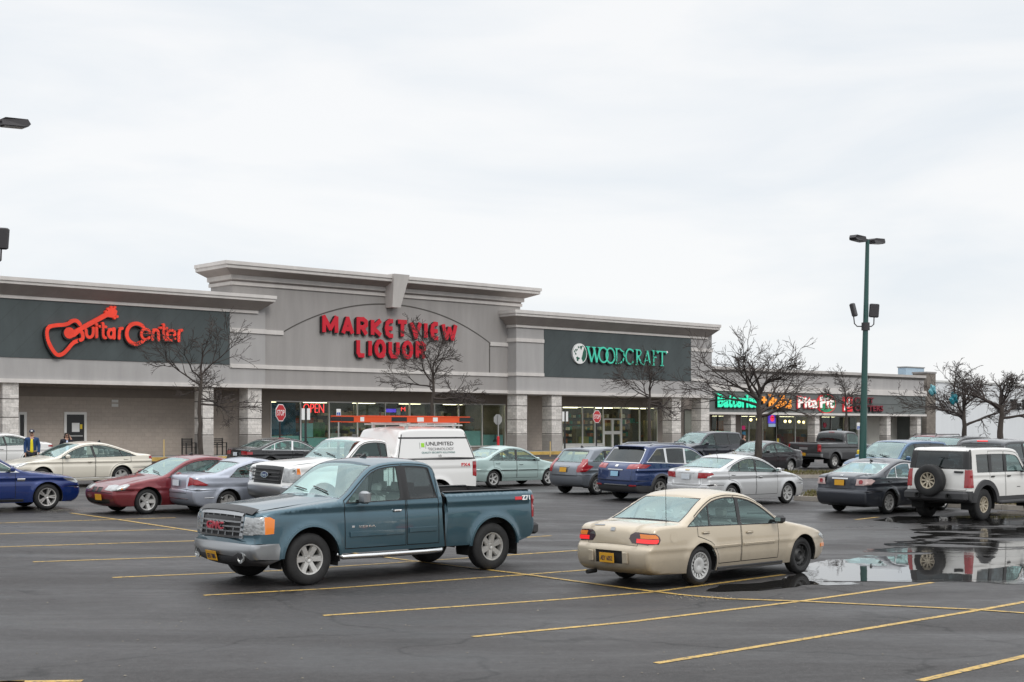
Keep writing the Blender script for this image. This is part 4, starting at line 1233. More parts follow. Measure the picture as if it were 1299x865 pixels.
def clip(poly, a, b, c):
    """Keep the part of the polygon where a*x + b*z <= c."""
    o = []
    for p, q in zip(poly, poly[1:] + poly[:1]):
        fp, fq = a * p[0] + b * p[1] - c, a * q[0] + b * q[1] - c
        if fp <= 0: o.append(p)
        if fp * fq < 0:
            u = fp / (fp - fq); o.append((p[0] + (q[0] - p[0]) * u, p[1] + (q[1] - p[1]) * u))
    return o
def clip_line(poly, l, off, left):
    """Cut by the slanted line l = ((xb, zb), (xt, zt)) shifted by off; keep the side towards the front (left) or the rear."""
    (xb, zb), (xt, zt) = l
    k = (xt - xb) / (zt - zb); c = xb - k * zb + off
    return clip(poly, 1, -k, c) if left else clip(poly, -1, k, -c)
def offset_poly(p, d):
    p = [q for i, q in enumerate(p) if math.hypot(q[0] - p[i - 1][0], q[1] - p[i - 1][1]) > 1e-4]
    A = sum(a[0] * b[1] - b[0] * a[1] for a, b in zip(p, p[1:] + p[:1]))
    sg = 1 if A > 0 else -1; o = []
    for i in range(len(p)):
        a, b, c = np.array(p[i - 1]), np.array(p[i]), np.array(p[(i + 1) % len(p)])
        t1 = (b - a) / np.linalg.norm(b - a); t2 = (c - b) / np.linalg.norm(c - b)
        n1 = np.array((t1[1], -t1[0])) * sg; n2 = np.array((t2[1], -t2[0])) * sg
        m = n1 + n2; l = max(.35, float(m @ m) / 2)
        o.append(tuple(b + m / l * d / 1.0 if l > 0 else b))
    return o
def round_poly(p, f=.22):
    o = []
    for i in range(len(p)):
        a, b, c = np.array(p[i - 1]), np.array(p[i]), np.array(p[(i + 1) % len(p)])
        la, lc = np.linalg.norm(b - a), np.linalg.norm(c - b)
        r = min(f, la * .45, lc * .45)
        q0 = b + (a - b) / la * r; q2 = b + (c - b) / lc * r
        for u in (0, .33, .67, 1):
            o.append(tuple((1 - u) ** 2 * q0 + 2 * u * (1 - u) * b + u * u * q2))
    return o
def inside(poly, P):
    poly = np.asarray(poly); x, z = P[:, 0], P[:, 1]; r = np.zeros(len(P), bool)
    j = len(poly) - 1
    for i in range(len(poly)):
        xi, zi, xj, zj = *poly[i], *poly[j]
        if zi != zj:
            r ^= ((zi > z) != (zj > z)) & (x < (xj - xi) * (z - zi) / (zj - zi) + xi)
        j = i
    return r

_wheel = {}
def wheel_meshes(Rw, ww, rr, style, rim_m):
    key = (Rw, ww, rr, style, rim_m.name)
    if key in _wheel: return _wheel[key]
    t = MB(); h = ww / 2
    t.lathe([(-h + .05, rr - .01), (-h + .012, rr + .004), (-h, rr + .03), (-h + .002, (Rw + rr) / 2), (-h + .014, Rw - .035), (-h + .035, Rw - .010), (-h + .06, Rw), (-.022, Rw), (-.016, Rw - .008), (-.006, Rw - .008), (0, Rw), (.03, Rw), (h - .06, Rw), (h - .035, Rw - .010), (h - .014, Rw - .035), (h, (Rw + rr) / 2), (h - .012, rr + .004), (h - .05, rr - .01)], 40)
    r = MB()
    r.lathe([(-h + .05, rr - .012), (-h + .03, rr + .004), (-h + .016, rr - .002), (-h + .02, rr - .022), (-h + .06, rr - .035), (h - .03, rr - .04)], 40, 0)
    r.lathe([(-h + .13, rr - .03), (-h + .13, .001)], 32, 1)
    y0, y1 = -h + .028, -h + .085
    def spoke(a, w0, w1, r0, r1, curve=.0):
        c, s = math.cos(a), math.sin(a); nn = 5
        for i in range(nn):
            ra, rb = r0 + (r1 - r0) * i / nn, r0 + (r1 - r0) * (i + 1) / nn
            wa, wb = w0 + (w1 - w0) * i / nn, w0 + (w1 - w0) * (i + 1) / nn
            ya, yb = y0 + .022 * (1 - i / nn), y0 + .022 * (1 - (i + 1) / nn)
            p = []
            for (q, w_, yy) in ((ra, wa, ya), (rb, wb, yb)):
                for (yo, sx, k) in ((y1, -1, 1.15), (yy, -1, .8), (yy, 1, .8), (y1, 1, 1.15)):
                    lx, lz = q, sx * w_ / 2 * k
                    p.append((lx * c - lz * s, yo, lx * s + lz * c))
            r.add(p, [(0, 1, 5, 4), (1, 2, 6, 5), (2, 3, 7, 6), (0, 3, 2, 1) if i == 0 else (4, 5, 6, 7)], 0)
    if style[1:].isdigit():
        n = int(style[1:]); 
        for k in range(n):
            a = 2 * math.pi * k / n + .3
            if style[0] == 's': spoke(a, .085 if n <= 6 else .045, .115 if n == 5 else (.10 if n <= 6 else .05), .03, rr - .018)
            if style[0] == 't': spoke(a, .05, .06, .03, rr - .018)
            if style[0] == 'd':
                spoke(a - .14, .034, .04, .05, rr - .018); spoke(a + .14, .034, .04, .05, rr - .018)
        r.lathe([(y0 + .028, .001), (y0 + .012, .03), (y0 + .014, .055), (y0 + .05, .068)], 20, 0)
        for k in range(5):
            a = 2 * math.pi * k / 5; r.lathe([(y0 + .012, .001), (y0 + .012, .011), (y0 + .05, .011)], 6, 1)
            for i in range(len(r.v) - 18, len(r.v)):
                q = r.v[i]; r.v[i] = (q[0] + .052 * math.cos(a), q[1] + .006, q[2] + .052 * math.sin(a))
    elif style == 'cap':                              # full hub cap with radial vents
        r.lathe([(y0 + .03, .001), (y0 + .012, .05), (y0 + .006, rr * .55), (y0 + .012, rr * .6)], 32, 0)
        r.lathe([(y0 + .008, rr * .9), (y0 - .004, rr - .004), (y0 + .03, rr)], 32, 0)
        for k in range(16):
            spoke(2 * math.pi * k / 16, .035, .042, rr * .56, rr * .93)
    elif style == 'steel':
        r.lathe([(y0 + .05, .001), (y0 + .05, .05), (y0 + .02, .075), (y0 + .055, rr * .55), (y0 + .035, rr * .72), (y0 + .07, rr * .9), (y0 + .07, rr)], 32, 0)
        for k in range(10):
            a = 2 * math.pi * k / 10; r.lathe([(y0 + .03, .001), (y0 + .03, .022)], 8, 1)
            for i in range(len(r.v) - 16, len(r.v)):
                q = r.v[i]; r.v[i] = (q[0] + rr * .73 * math.cos(a), q[1], q[2] + rr * .73 * math.sin(a))
    to = obj('tyre', t, V['tyre'], smooth=35); ro = obj('rim', r, [rim_m, V['rimdark']], smooth=35)
    _wheel[key] = (to.data, ro.data)
    bpy.data.objects.remove(to); bpy.data.objects.remove(ro)
    return _wheel[key]

class Car:
    def __init__(s, **k):
        s.kf, s.kr, s.Lt = .13, .12, .75
        s.tum, s.rr, s.cr, s.zc, s.flare = .36, .062, .010, None, .022
        s.crown = dict(front=.08, hood=.04, ws=.05, roof=.035, rear=.04, deck=.022, tail=.06)
        s.sill, s.ra_add = .24, .055
        s.grid = .06
        s.bed = None; s.style2 = None; s.extra_side = []; s.extra_front = []; s.extra_rear = []
        s.ws = None; s.rw = None; s.seats = (1.9, 2.75); s.glass_rear = 'glass'
        s.dlo = None; s.doors = []; s.hood = None; s.trunk = None; s.rearcab = False
        s.yprof = None; s.seatm = 'seat'; s.taper_top = True; s.mir = None; s.black_pillars = True; s.frame_m = 'trim'
        s.__dict__.update(k)
        s.S = chaikin(s.sil)
        seg = np.hypot(*np.diff(s.S, axis=0).T); s.arc = np.concatenate([[0], np.cumsum(seg)]); s.LS = s.arc[-1]
        t = np.gradient(s.S, axis=0); t /= np.linalg.norm(t, axis=1)[:, None]
        s.SN = np.stack([-t[:, 1], t[:, 0]], 1)
        s.xa = (s.fo, s.fo + s.wb); s.xm = s.fo + s.wb / 2; s.ra = s.R + s.ra_add
        if s.zc is None: s.zc = .80
        i0 = int(np.argmin(s.S[:, 0])); i1 = int(np.argmax(s.S[:, 0])); s.i0, s.i1 = i0, i1
        # crown along the ribbon
        c = np.zeros(len(s.S)); cr = s.crown
        ztop = s.S[:, 1].max(); itop = int(np.argmax(s.S[:, 1]))
        for i in range(len(s.S)):
            x, z = s.S[i]; nx, nz = s.SN[i]
            if nx < -.75: c[i] = cr['front'] if z < s.zb0 + .05 else cr['ws']
            elif nx > .8: c[i] = cr['tail'] if z < s.zb1 + .03 else cr['rear']
            elif z < s.zb0 + .06 and i < itop: c[i] = cr['hood']
            elif z < s.zb1 + .06 and i > itop: c[i] = cr['deck']
            elif nz > .9: c[i] = cr['roof']
            else: c[i] = cr['ws'] if i < itop else cr['rear']
        if s.bed:
            for i in range(len(s.S)):
                if s.bed[0] - .15 < s.S[i, 0] < s.bed[1] + .12 and i > itop and s.S[i, 1] > s.S[i1, 1] + .05: c[i] = 0.0 if s.S[i, 1] < s.zb1 + .15 else .02
        for _ in range(3): c[1:-1] = .25 * c[:-2] + .5 * c[1:-1] + .25 * c[2:]
        s.cw = c
    # side surface
    def W0(s, x, z):
        W = np.full_like(x, s.W, dtype=float)
        zb = s.zb0 + (s.zb1 - s.zb0) * np.clip((x - s.dlo[0]) / max(.1, s.dlo[1] - s.dlo[0]), 0, 1) if s.dlo else s.zb0
        W -= .055 * np.clip((.55 - z) / .35, 0, 1) ** 2
        W -= .028 * np.clip((z - .62) / np.maximum(zb - .62, .1), 0, 1) ** 2
        over = np.clip(z - zb, 0, None)
        W -= s.tum * over + .012 * np.clip(over / .03, 0, 1)
        W -= s.kf * s.W * np.clip(1 - x / s.Lt, 0, 1) ** 2.2
        W -= s.kr * s.W * np.clip(1 - (s.L - x) / s.Lt, 0, 1) ** 2.2
        for xa in s.xa:
            r = np.hypot(x - xa, z - s.R)
            W += s.flare * np.exp(-((r - s.ra) / .075) ** 2)
        W += s.cr * (np.exp(-((z - s.zc) / .032) ** 2) - .9 * np.exp(-((z - s.zc + .075) / .05) ** 2))
        return W
    def nearest(s, x, z):
        P = np.stack([x, z], 1); A, B = s.S[:-1], s.S[1:]
        d = B - A; dd = (d ** 2).sum(1)
        u = np.clip(((P[:, None] - A[None]) * d[None]).sum(2) / dd[None], 0, 1)
        q = A[None] + u[..., None] * d[None]
        D = np.hypot(*(P[:, None] - q).transpose(2, 0, 1))
        j = D.argmin(1); uu = u[np.arange(len(P)), j]
        N = s.SN[j] * (1 - uu)[:, None] + s.SN[np.minimum(j + 1, len(s.SN) - 1)] * uu[:, None]
        N /= np.linalg.norm(N, axis=1)[:, None]
        return D[np.arange(len(P)), j], N
    def side(s, x, z, sg):
        x, z = np.asarray(x, float), np.asarray(z, float)
        d, SN = s.nearest(x, z)
        q = np.clip(1 - d / s.rr, 0, 1)
        W = s.W0(x, z); e = .006
        y = W - s.rr * (1 - np.sqrt(np.clip(1 - q * q, 0, 1)))
        gx = (s.W0(x + e, z) - s.W0(x - e, z)) / (2 * e); gz_ = (s.W0(x, z + e) - s.W0(x, z - e)) / (2 * e)
        n = np.stack([-gx, np.ones_like(x), -gz_], 1); n /= np.linalg.norm(n, axis=1)[:, None]
        c = np.sqrt(np.clip(1 - q * q, 0, 1))
        n = n * c[:, None] + np.stack([SN[:, 0], np.zeros_like(x), SN[:, 1]], 1) * q[:, None]
        n /= np.linalg.norm(n, axis=1)[:, None]
        return np.stack([s.xm - x, y * sg, z], 1), n * np.array([-1, sg, 1])
    # ribbon over nose, hood, glass, roof, tail
    def rib(s, sv, t):
        sv = np.clip(sv, 0, s.LS)
        def at(sv, t):
            x = np.interp(sv, s.arc, s.S[:, 0]); z = np.interp(sv, s.arc, s.S[:, 1])
            nx = np.interp(sv, s.arc, s.SN[:, 0]); nz = np.interp(sv, s.arc, s.SN[:, 1])
            w = s.W0(x, z) - s.rr; c = np.interp(sv, s.arc, s.cw) * (1 - np.abs(t) ** 2.4)
            return np.stack([s.xm - (x + nx * c), t * w, z + nz * c], 1)
        P = at(sv, t); e = .012
        ds = at(np.clip(sv + e, 0, s.LS), t) - at(np.clip(sv - e, 0, s.LS), t)
        dt = at(sv, np.clip(t + .02, -1, 1)) - at(sv, np.clip(t - .02, -1, 1))
        n = np.cross(ds, dt); ln = np.linalg.norm(n, axis=1); n = n / np.maximum(ln, 1e-9)[:, None]
        nx = np.interp(sv, s.arc, s.SN[:, 0]); nz = np.interp(sv, s.arc, s.SN[:, 1])
        flip = np.sign(-n[:, 0] * nx + n[:, 2] * nz); flip[flip == 0] = 1
        return P, n * flip[:, None]
    def sF(s, z):
        i = max(1, int(np.argmax(s.S[:, 1] >= z))); a, b = s.S[i - 1], s.S[i]
        if z <= s.S[0, 1]: return 0.0
        return float(s.arc[i - 1] + (z - a[1]) / max(1e-6, b[1] - a[1]) * (s.arc[i] - s.arc[i - 1]))
    def sR(s, z):
        i = len(s.S) - 1 - int(np.argmax(s.S[::-1, 1] >= z))
        if i >= len(s.S) - 1: return float(s.LS)
        a, b = s.S[i], s.S[i + 1]
        return float(s.arc[i] + (a[1] - z) / max(1e-6, a[1] - b[1]) * (s.arc[i + 1] - s.arc[i]))
    def sX(s, x):
        u = slice(s.i0, s.i1 + 1)
        return float(np.interp(x, np.maximum.accumulate(s.S[u, 0]), s.arc[u]))
    def top(s, x):
        u = s.S[s.i0:s.i1 + 1]
        return np.interp(x, np.maximum.accumulate(u[:, 0]), u[:, 1])
    def tt(s, sv, y):
        x = np.interp(sv, s.arc, s.S[:, 0]); z = np.interp(sv, s.arc, s.S[:, 1])
        return float(np.clip(y / (s.W0(np.array([x]), np.array([z]))[0] - s.rr), -1, 1))
    def frame_at(s, sv, y):
        """Matrix whose axes are lateral (x), outward (-y) and up the panel (z)."""
        P, n = s.rib(np.array([sv]), np.array([s.tt(sv, y)]))
        P, n = Vector(P[0]), Vector(n[0])
        lat = Vector((0, 1, 0)) if n.x < 0 else Vector((0, -1, 0))
        lat = Vector((0, -1, 0)) if n.x < 0 else Vector((0, 1, 0))   # reading direction for someone facing the panel
        lat = (lat - n * lat.dot(n)).normalized(); up = lat.cross(-n).normalized()
        if up.z < 0: up, lat = -up, -lat
        m = Matrix((lat, -n, up)).transposed().to_4x4(); m.translation = P
        return m

    def chart(s, outline, regions, steiner, pos, scale_t=None):
        """Cut one parametric sheet into its regions; returns triangles per region key."""
        verts = [Vector(p) for p in outline]; edges = [(i, (i + 1) % len(outline)) for i in range(len(outline))]
        for _, poly in regions:
            b = len(verts); verts += [Vector(p) for p in poly]; edges += [(b + i, b + (i + 1) % len(poly)) for i in range(len(poly))]
        verts += [Vector(p) for p in steiner]
        r = delaunay_2d_cdt(verts, edges, [], 0, 1e-5)
        vv = np.array([(v.x, v.y) for v in r[0]]); tris = np.array([f for f in r[2]], int)
        cen = vv[tris].mean(1)
        keep = inside(outline, cen); tris, cen = tris[keep], cen[keep]
        lab = np.array(['body'] * len(tris), dtype=object)
        for key, poly in regions:
            lab[inside(poly, cen)] = key
        P, n = pos(vv)
        for key in set(lab):
            if key == 'void': continue
            f = tris[lab == key]
            dep = s.depth.get(key.split('|')[0], 0.0)
            Q = P - n * dep
            g = np.cross(Q[f[:, 1]] - Q[f[:, 0]], Q[f[:, 2]] - Q[f[:, 0]])
            fl = (g * n[f].mean(1)).sum(1) < 0
            f = f.copy(); f[fl] = f[fl][:, ::-1]
            ids, inv = np.unique(f, return_inverse=True); f = inv.reshape(-1, 3)
            a = s.acc.setdefault(key, [[], [], [], 0])
            a[0].append(Q[ids]); a[1].append(n[ids]); a[2].append(f + a[3]); a[3] += len(ids)

    def build(s, root, body_m):
        s.acc = {}
        s.depth = dict(seam=.010, window=.012, windshield=.006, rear_window=.006, trim=.004, headlight=-.004, taillight=-.006, grille=.015, void=0)
        s.depth.update(getattr(s, 'depths', {}))
        Sx = s.S
        # outline of the side: silhouette, then the sill back to the front with both arches
        low = []
        for xa in (s.xa[1], s.xa[0]):
            a0 = math.asin(max(-1, min(1, (s.sill - s.R) / s.ra)))
            for k in range(25):
                a = a0 + (math.pi - 2 * a0) * k / 24
                low.append((xa + s.ra * math.cos(a), s.R + s.ra * math.sin(a)))
        out = [tuple(p) for p in Sx] + low
        regs = []; zb = lambda x: s.zb0 + (s.zb1 - s.zb0) * (x - s.dlo[0]) / (s.dlo[1] - s.dlo[0])
        seam = getattr(s, 'seamw', .013)
        panes = []
        if s.dlo:
            x0, x1 = s.dlo[:2]; g = s.dlo_g
            def dlo(e):
                xs = np.linspace(x0 - .35, x1 + .5, 60)
                tp = [(x, float(s.top(x)) - g + e) for x in xs]
                p = [(xs[0], zb(xs[0]) - e)] + [(xs[-1], zb(xs[-1]) - e)] + tp[::-1]
                # keep above the belt
                k = (s.zb1 - s.zb0) / (s.dlo[1] - s.dlo[0])
                p = clip(p, k, -1, k * s.dlo[0] - s.zb0 + e)
                if s.cutF: p = clip_line(p, s.cutF, -e, False)
                if s.cutR: p = clip_line(p, s.cutR, e, True)
                return p
            s.dlo_poly = dlo
        for j, (xa_, xb_) in enumerate(s.doors):
            zlo = s.sill + getattr(s, 'door_lo', .10)
            pts = []
            for z in np.linspace(zlo, s.R + s.ra + .3, 14):
                x = xa_
                for ax in s.xa:
                    if abs(z - s.R) < s.ra + .05:
                        w_ = math.sqrt((s.ra + .05) ** 2 - (z - s.R) ** 2)
                        if ax < xa_ + .3: x = max(x, ax + w_)
                pts.append((x, z))
            L_side = pts
            pts = []
            for z in np.linspace(zlo, s.R + s.ra + .3, 14):
                x = xb_
                for ax in s.xa:
                    if abs(z - s.R) < s.ra + .05:
                        w_ = math.sqrt((s.ra + .05) ** 2 - (z - s.R) ** 2)
                        if ax > xb_ - .5: x = min(x, ax - w_)
                pts.append((x, z))
            R_side = pts
            xs = np.linspace(xa_, xb_, 9)
            topz = [(x, max(min(float(s.top(x)) - s.dlo_g * .45, 9), zb(x) - .02 if not s.dlo else zb(x) + .0)) for x in xs]
            topz = [(x, z) for x, z in topz]
            pl = L_side[::-1] + R_side + topz[::-1] if False else L_side + topz + R_side[::-1]
            ded = []
            for q in pl:
                if not ded or math.hypot(q[0] - ded[-1][0], q[1] - ded[-1][1]) > .012: ded.append(q)
            regs.append(('seam|%d' % j, ded))
            regs.append(('door|%d' % j, offset_poly(ded, -seam)))
        for zz, a_, b_ in getattr(s, 'bumper_seams', ()):
            regs.append(('seam|b', [(a_, zz - .006), (b_, zz - .006), (b_, zz + .006), (a_, zz + .006)]))
        for key, poly in s.extra_side: regs.append((key, poly))
        if s.dlo:
            regs.append(('trim', dlo(getattr(s, 'seal', .018))))
            base = dlo(0)
            cuts = [None] + list(s.pillars) + [None]
            for a, b in zip(cuts, cuts[1:]):
                p = base
                if a: p = clip_line(p, (a[0], a[1]), a[2] / 2, False)
                if b: p = clip_line(p, (b[0], b[1]), -b[2] / 2, True)
                if len(p) >= 3:
                    p = round_poly([q for i, q in enumerate(p) if math.hypot(q[0] - p[i - 1][0], q[1] - p[i - 1][1]) > .02], getattr(s, 'corner', .03))
                    cx = sum(q[0] for q in p) / len(p)
                    regs.append(('window|%d' % len(panes), p)); panes.append(cx)
        st = []
        for k in range(0, len(Sx), 1):
            for dd in (.12, .35, .7, 1.05):
                p = Sx[k] - s.SN[k] * s.rr * dd; st.append(tuple(p))
        xs = np.arange(.05, s.L, s.grid); zs = np.arange(s.sill + .03, Sx[:, 1].max(), s.grid * .8)
        gx, gz2 = np.meshgrid(xs, zs); gpts = np.stack([gx.ravel(), gz2.ravel()], 1)
        gpts = np.concatenate([gpts, np.array(st)]); 
        gpts = gpts[inside(out, gpts)]
        D, _ = s.nearest(gpts[:, 0], gpts[:, 1]); gpts = gpts[D > .008]
        _, ix = np.unique((gpts / .03).round(), axis=0, return_index=True); gpts = gpts[ix]
        for sg in (1, -1):
            rg = [(k if k == 'trim' or k.split('|')[0] in ('trim',) else k, p) for k, p in regs]
            rg = [(k + '|%d' % sg if k not in ('void', 'body') else k, p) for k, p in rg]
            s.chart(out, rg, [tuple(p) for p in gpts], lambda vv, sg=sg: s.side(vv[:, 0], vv[:, 1], sg))
        # ribbon
        Wc = s.W; rib_out = [(a, -Wc) for a in s.arc] + [(a, Wc) for a in s.arc[::-1]]
        rregs = []
        def rp(seg, pts):
            o = []
            for z, y in pts:
                sv = s.sF(z) if seg == 'front' else (s.sR(z) if seg == 'rear' else s.sX(z))
                o.append((sv, Wc * (s.tt(sv, y) if abs(y) < 5 else math.copysign(1.0, y))))
            return o
        if s.hood:
            a, b, yw = s.hood
            p = [(s.sX(a), -yw * Wc), (s.sX(b), -yw * Wc), (s.sX(b), yw * Wc), (s.sX(a), yw * Wc)]
            p = [(u, v) for u, v in p]
            rregs += [('seam', offset_poly(p, .012)), ('hood', p)]
        if s.trunk:
            z0, zx, yw = s.trunk
            a, b = s.sX(zx), s.sR(z0)
            p = [(a, -yw * Wc), (b, -yw * Wc), (b, yw * Wc), (a, yw * Wc)]
            rregs += [('seam', offset_poly(p, .012)), ('trunk_lid', p)]
        def glassband(a, b, ina, inb, key, rnd=.07):
            pa, pb = [], []
            for k in range(9):
                sv = a + (b - a) * k / 8; x = np.interp(sv, s.arc, Sx[:, 0]); z = np.interp(sv, s.arc, Sx[:, 1])
                w_ = s.W0(np.array([x]), np.array([z]))[0] - s.rr
                i_ = ina + (inb - ina) * k / 8
                pa.append((sv, -Wc * (1 - i_ / w_))); pb.append((sv, Wc * (1 - i_ / w_)))
            p = pa + pb[::-1]
            rregs.append(('trim', offset_poly(p, .03))); rregs.append((key, round_poly([p[0], p[8], p[9], p[17]], rnd) if False else p))
        if s.ws: glassband(s.sF(s.ws[0]), s.sF(s.ws[1]), .015, .02, 'windshield')
        if s.rw: glassband(s.sR(s.rw[1]), s.sR(s.rw[0]), getattr(s, 'rw_in', .05), getattr(s, 'rw_in', .05), 'rear_window')
        for zz, seg in getattr(s, 'bumper_lines', ()):
            rregs.append(('seam', rp(seg, [(zz - .006, -9), (zz + .006, -9), (zz + .006, 9), (zz - .006, 9)])))
        for key, seg, pts, both in s.extra_front:
            for sg in ((1, -1) if both else (1,)):
                rregs.append((key + ('|%d' % sg if both else ''), rp(seg, [(z, y * sg) for z, y in pts])))
        if s.bed:
            a, b = s.sX(s.bed[0] + .03), s.sX(s.bed[1] - .05)
            a = max(a, s.sR(s.zrail + .03))
            rregs.append(('void', [(a, -.93 * Wc), (b, -.93 * Wc), (b, .93 * Wc), (a, .93 * Wc)]))
        st = [(a, t * Wc) for a in s.arc[1:-1] for t in (-.97, -.9, -.78, -.6, -.4, -.2, 0, .2, .4, .6, .78, .9, .97)]
        s.chart(rib_out, rregs, st, lambda vv: s.rib(vv[:, 0], vv[:, 1] / Wc))
        # meshes
        mats_ = dict(body=body_m, door=body_m, hood=body_m, trunk_lid=body_m, seam=V['seam'], trim=V[s.frame_m], window=V['glass'], windshield=V['glass_front'], rear_window=V[s.glass_rear],
                     headlight=V['headlamp'], taillight=V['lampred'], grille=V['trim'], amber=V['amber'])
        mats_.update(getattr(s, 'mats', {}))
        names = dict(seam='panel_gap', trim='window_trim', window='side_window', amber='turn_lamp')
        names.update(getattr(s, 'names', {}))
        objs = {}
        order = sorted(s.acc, key=lambda k: 0 if k.split('|')[0] in ('body', 'door') else 1)
        merge = {}
        for key in order:
            base = key.split('|')[0]
            mk = ('seam|' + key.split('|')[-1] if '|' in key else 'seam') if base == 'seam' else ('trim' if base == 'trim' else key)
            a = merge.setdefault(mk, [[], [], [], 0])
            b = s.acc[key]
            off = a[3]
            a[0] += b[0]; a[1] += b[1]; a[2] += [f + off for f in b[2]]; a[3] += b[3]
        for key, a in merge.items():
            base = key.split('|')[0]
            vs = np.concatenate(a[0]); ns = np.concatenate(a[1]); fc = np.concatenate(a[2])
            mi = None; mm = mats_[base] if base in mats_ else body_m
            if base == 'window' and s.dark_from is not None and panes[int(key.split('|')[1])] > s.dark_from: mm = V['glass_dark']
            if base == 'rear_window' and s.glass_rear == 'glass': mm = V['glass_front']
            ml = [mm]
            if base in ('body', 'door', 'trim', 'hood', 'trunk_lid'):      # inner skin of the panels
                k = len(vs); vs = np.concatenate([vs, vs - ns * .022]); ns = np.concatenate([ns, -ns])
                mi = np.concatenate([np.zeros(len(fc), int), np.ones(len(fc), int)]); fc = np.concatenate([fc, fc[:, ::-1] + k]); ml = [mm, V['liner']]
            me = bpy.data.meshes.new(names.get(base, base))
            me.from_pydata(vs.tolist(), [], fc.tolist())
            for m_ in ml: me.materials.append(m_)
            if mi is not None: me.polygons.foreach_set('material_index', mi.tolist())
            me.shade_smooth()
            me.normals_split_custom_set_from_vertices(ns.tolist())
            o = bpy.data.objects.new(names.get(base, base), me); COL.objects.link(o); o.parent = root
            objs[key] = o
        # panes hang on their doors
        for key, o in objs.items():
            if key.startswith('window|'):
                _, i, sg = key.split('|'); cx = panes[int(i)]
                for j, (xa_, xb_) in enumerate(s.doors):
                    if xa_ - .15 <= cx <= xb_ and 'door|%d|%s' % (j, sg) in objs: o.parent = objs['door|%d|%s' % (j, sg)]
        s.objs = objs; s.root = root
        # door handles
        for j, (hx, hz) in enumerate(s.handles):
            for sg in (1, -1):
                P, n = s.side([hx], [hz], sg); P, n = Vector(P[0]), Vector(n[0])
                m_ = Matrix.Translation(P + n * .018)
                mb = MB(); mb.bbox(-.085, .085, -.016, .016, -.016, .016, .012, M=m_)
                o = obj('door_handle', mb, s.handle_m, objs.get('door|%d|%d' % (min(j, len(s.doors) - 1), sg), root), smooth=30)
        # mirrors
        if s.mir:
            mx, mz, mw, mh = s.mir
            for sg in (1, -1):
                P, n = s.side([mx], [mz], sg); y = abs(P[0][1]); X = s.xm - mx
                mb = MB()
                mb.bbox(X - .055, X + .075, min(sg * (y + .07), sg * (y + .07 + mw)), max(sg * (y + .07), sg * (y + .07 + mw)), mz - .01, mz + mh, .035, 0)
                mb.box(X - .02, X + .03, min(sg * (y - .03), sg * (y + .10)), max(sg * (y - .03), sg * (y + .10)), mz + .0, mz + .045, 1)
                mb.box(X - .0595, X - .0555, min(sg * (y + .10), sg * (y + .04 + mw)), max(sg * (y + .10), sg * (y + .04 + mw)), mz + .025, mz + mh - .03, 2)
                obj('side_mirror', mb, [s.mirror_m or body_m, V['trim'], V['chrome']], root, smooth=35)
        # wheels
        for iw, xa in enumerate(s.xa):
            for sg in (-1, 1):
                st_ = s.wheel[0] if not isinstance(s.wheel[0], tuple) else s.wheel[0][iw]
                rm_ = s.wheel[1] if not isinstance(s.wheel[1], tuple) else s.wheel[1][iw]
                td, rd = wheel_meshes(s.R, s.ww, s.rim, st_, V[rm_])
                wl_ = part('wheel', root, (s.xm - xa, sg * (s.W - s.ww / 2 - .025), s.R), (0, 0 if sg < 0 else 0, 0 if sg < 0 else math.pi))
                for nm, da in (('tyre', td), ('rim', rd)):
                    o = bpy.data.objects.new(nm, da); COL.objects.link(o); o.parent = wl_; o.rotation_euler = (0, .7 * iw + .3, 0)
        # dark wells and underside
        mb = MB()
        for xa in s.xa:
            for sg in (-1, 1):
                ys = (sg * (s.W - .035), sg * (s.W - s.ww - .12)); vs, fc = [], []
                for k in range(21):
                    a = -.25 + (math.pi + .5) * k / 20
                    for y in ys: vs.append((s.xm - xa + (s.ra + .015) * math.cos(a), y, s.R + (s.ra + .015) * math.sin(a)))
                for k in range(20): fc.append((2 * k, 2 * k + 1, 2 * k + 3, 2 * k + 2))
                fc.append(tuple(2 * k + 1 for k in range(21)))
                mb.add(vs, fc)
        yi = s.W - s.ww - .10
        mb.box(s.xm - s.L + .30, s.xm - .28, -yi, yi, s.sill - .02, s.sill + .18)
        mb.box(s.xm - s.xa[1] + s.ra + .03, s.xm - s.xa[0] - s.ra - .03, -s.W + .09, s.W - .09, s.sill - .0, s.sill + .03)
        obj('underbody', mb, V['well'], root)
        # cabin: floor block, seats, dash
        if s.dlo:
            mb = MB(); x0, x1 = s.dlo[:2]; zs_ = s.zb0 - .50
            X = lambda x: s.xm - x
            wi = s.W - .16
            fx1 = min(x1 + .25, s.L - .35) if not s.bed else s.bed[0] - .06
            mb.box(X(fx1), X(x0 + .05), -wi, wi, s.sill + .2, zs_ + .02, 0)
            mb.bbox(X(x0 + .62), X(x0 + .12), -wi + .03, wi - .03, zs_, s.zb0 - .03, .06, 0)
            ztop = Sx[:, 1].max()
            for r_i, sx in enumerate(s.seats):
                for yy in ((-.36, .36) if r_i == 0 else (-.38, .0, .38)):
                    wd = .23 if r_i == 0 else .19
                    m_ = Matrix.Translation((X(sx), yy, zs_)) @ Matrix.Rotation(R(-12), 4, 'Y')
                    mb.bbox(-.06, .06, -wd, wd, .02, min(.58, ztop - zs_ - .28), .05, 1, m_)
                    m2 = Matrix.Translation((X(sx) - .10, yy, zs_ + min(.60, ztop - zs_ - .27))) @ Matrix.Rotation(R(-8), 4, 'Y')
                    mb.bbox(-.04, .05, -.12, .12, .0, .15, .04, 1, m2)
                    mb.bbox(X(sx), X(sx) + .45, yy - wd, yy + wd, zs_, zs_ + .12, .04, 1)
            # steering wheel on the driver's (left) side
            c = Vector((X(x0 + .72), .36, s.zb0 - .06)); ring = []
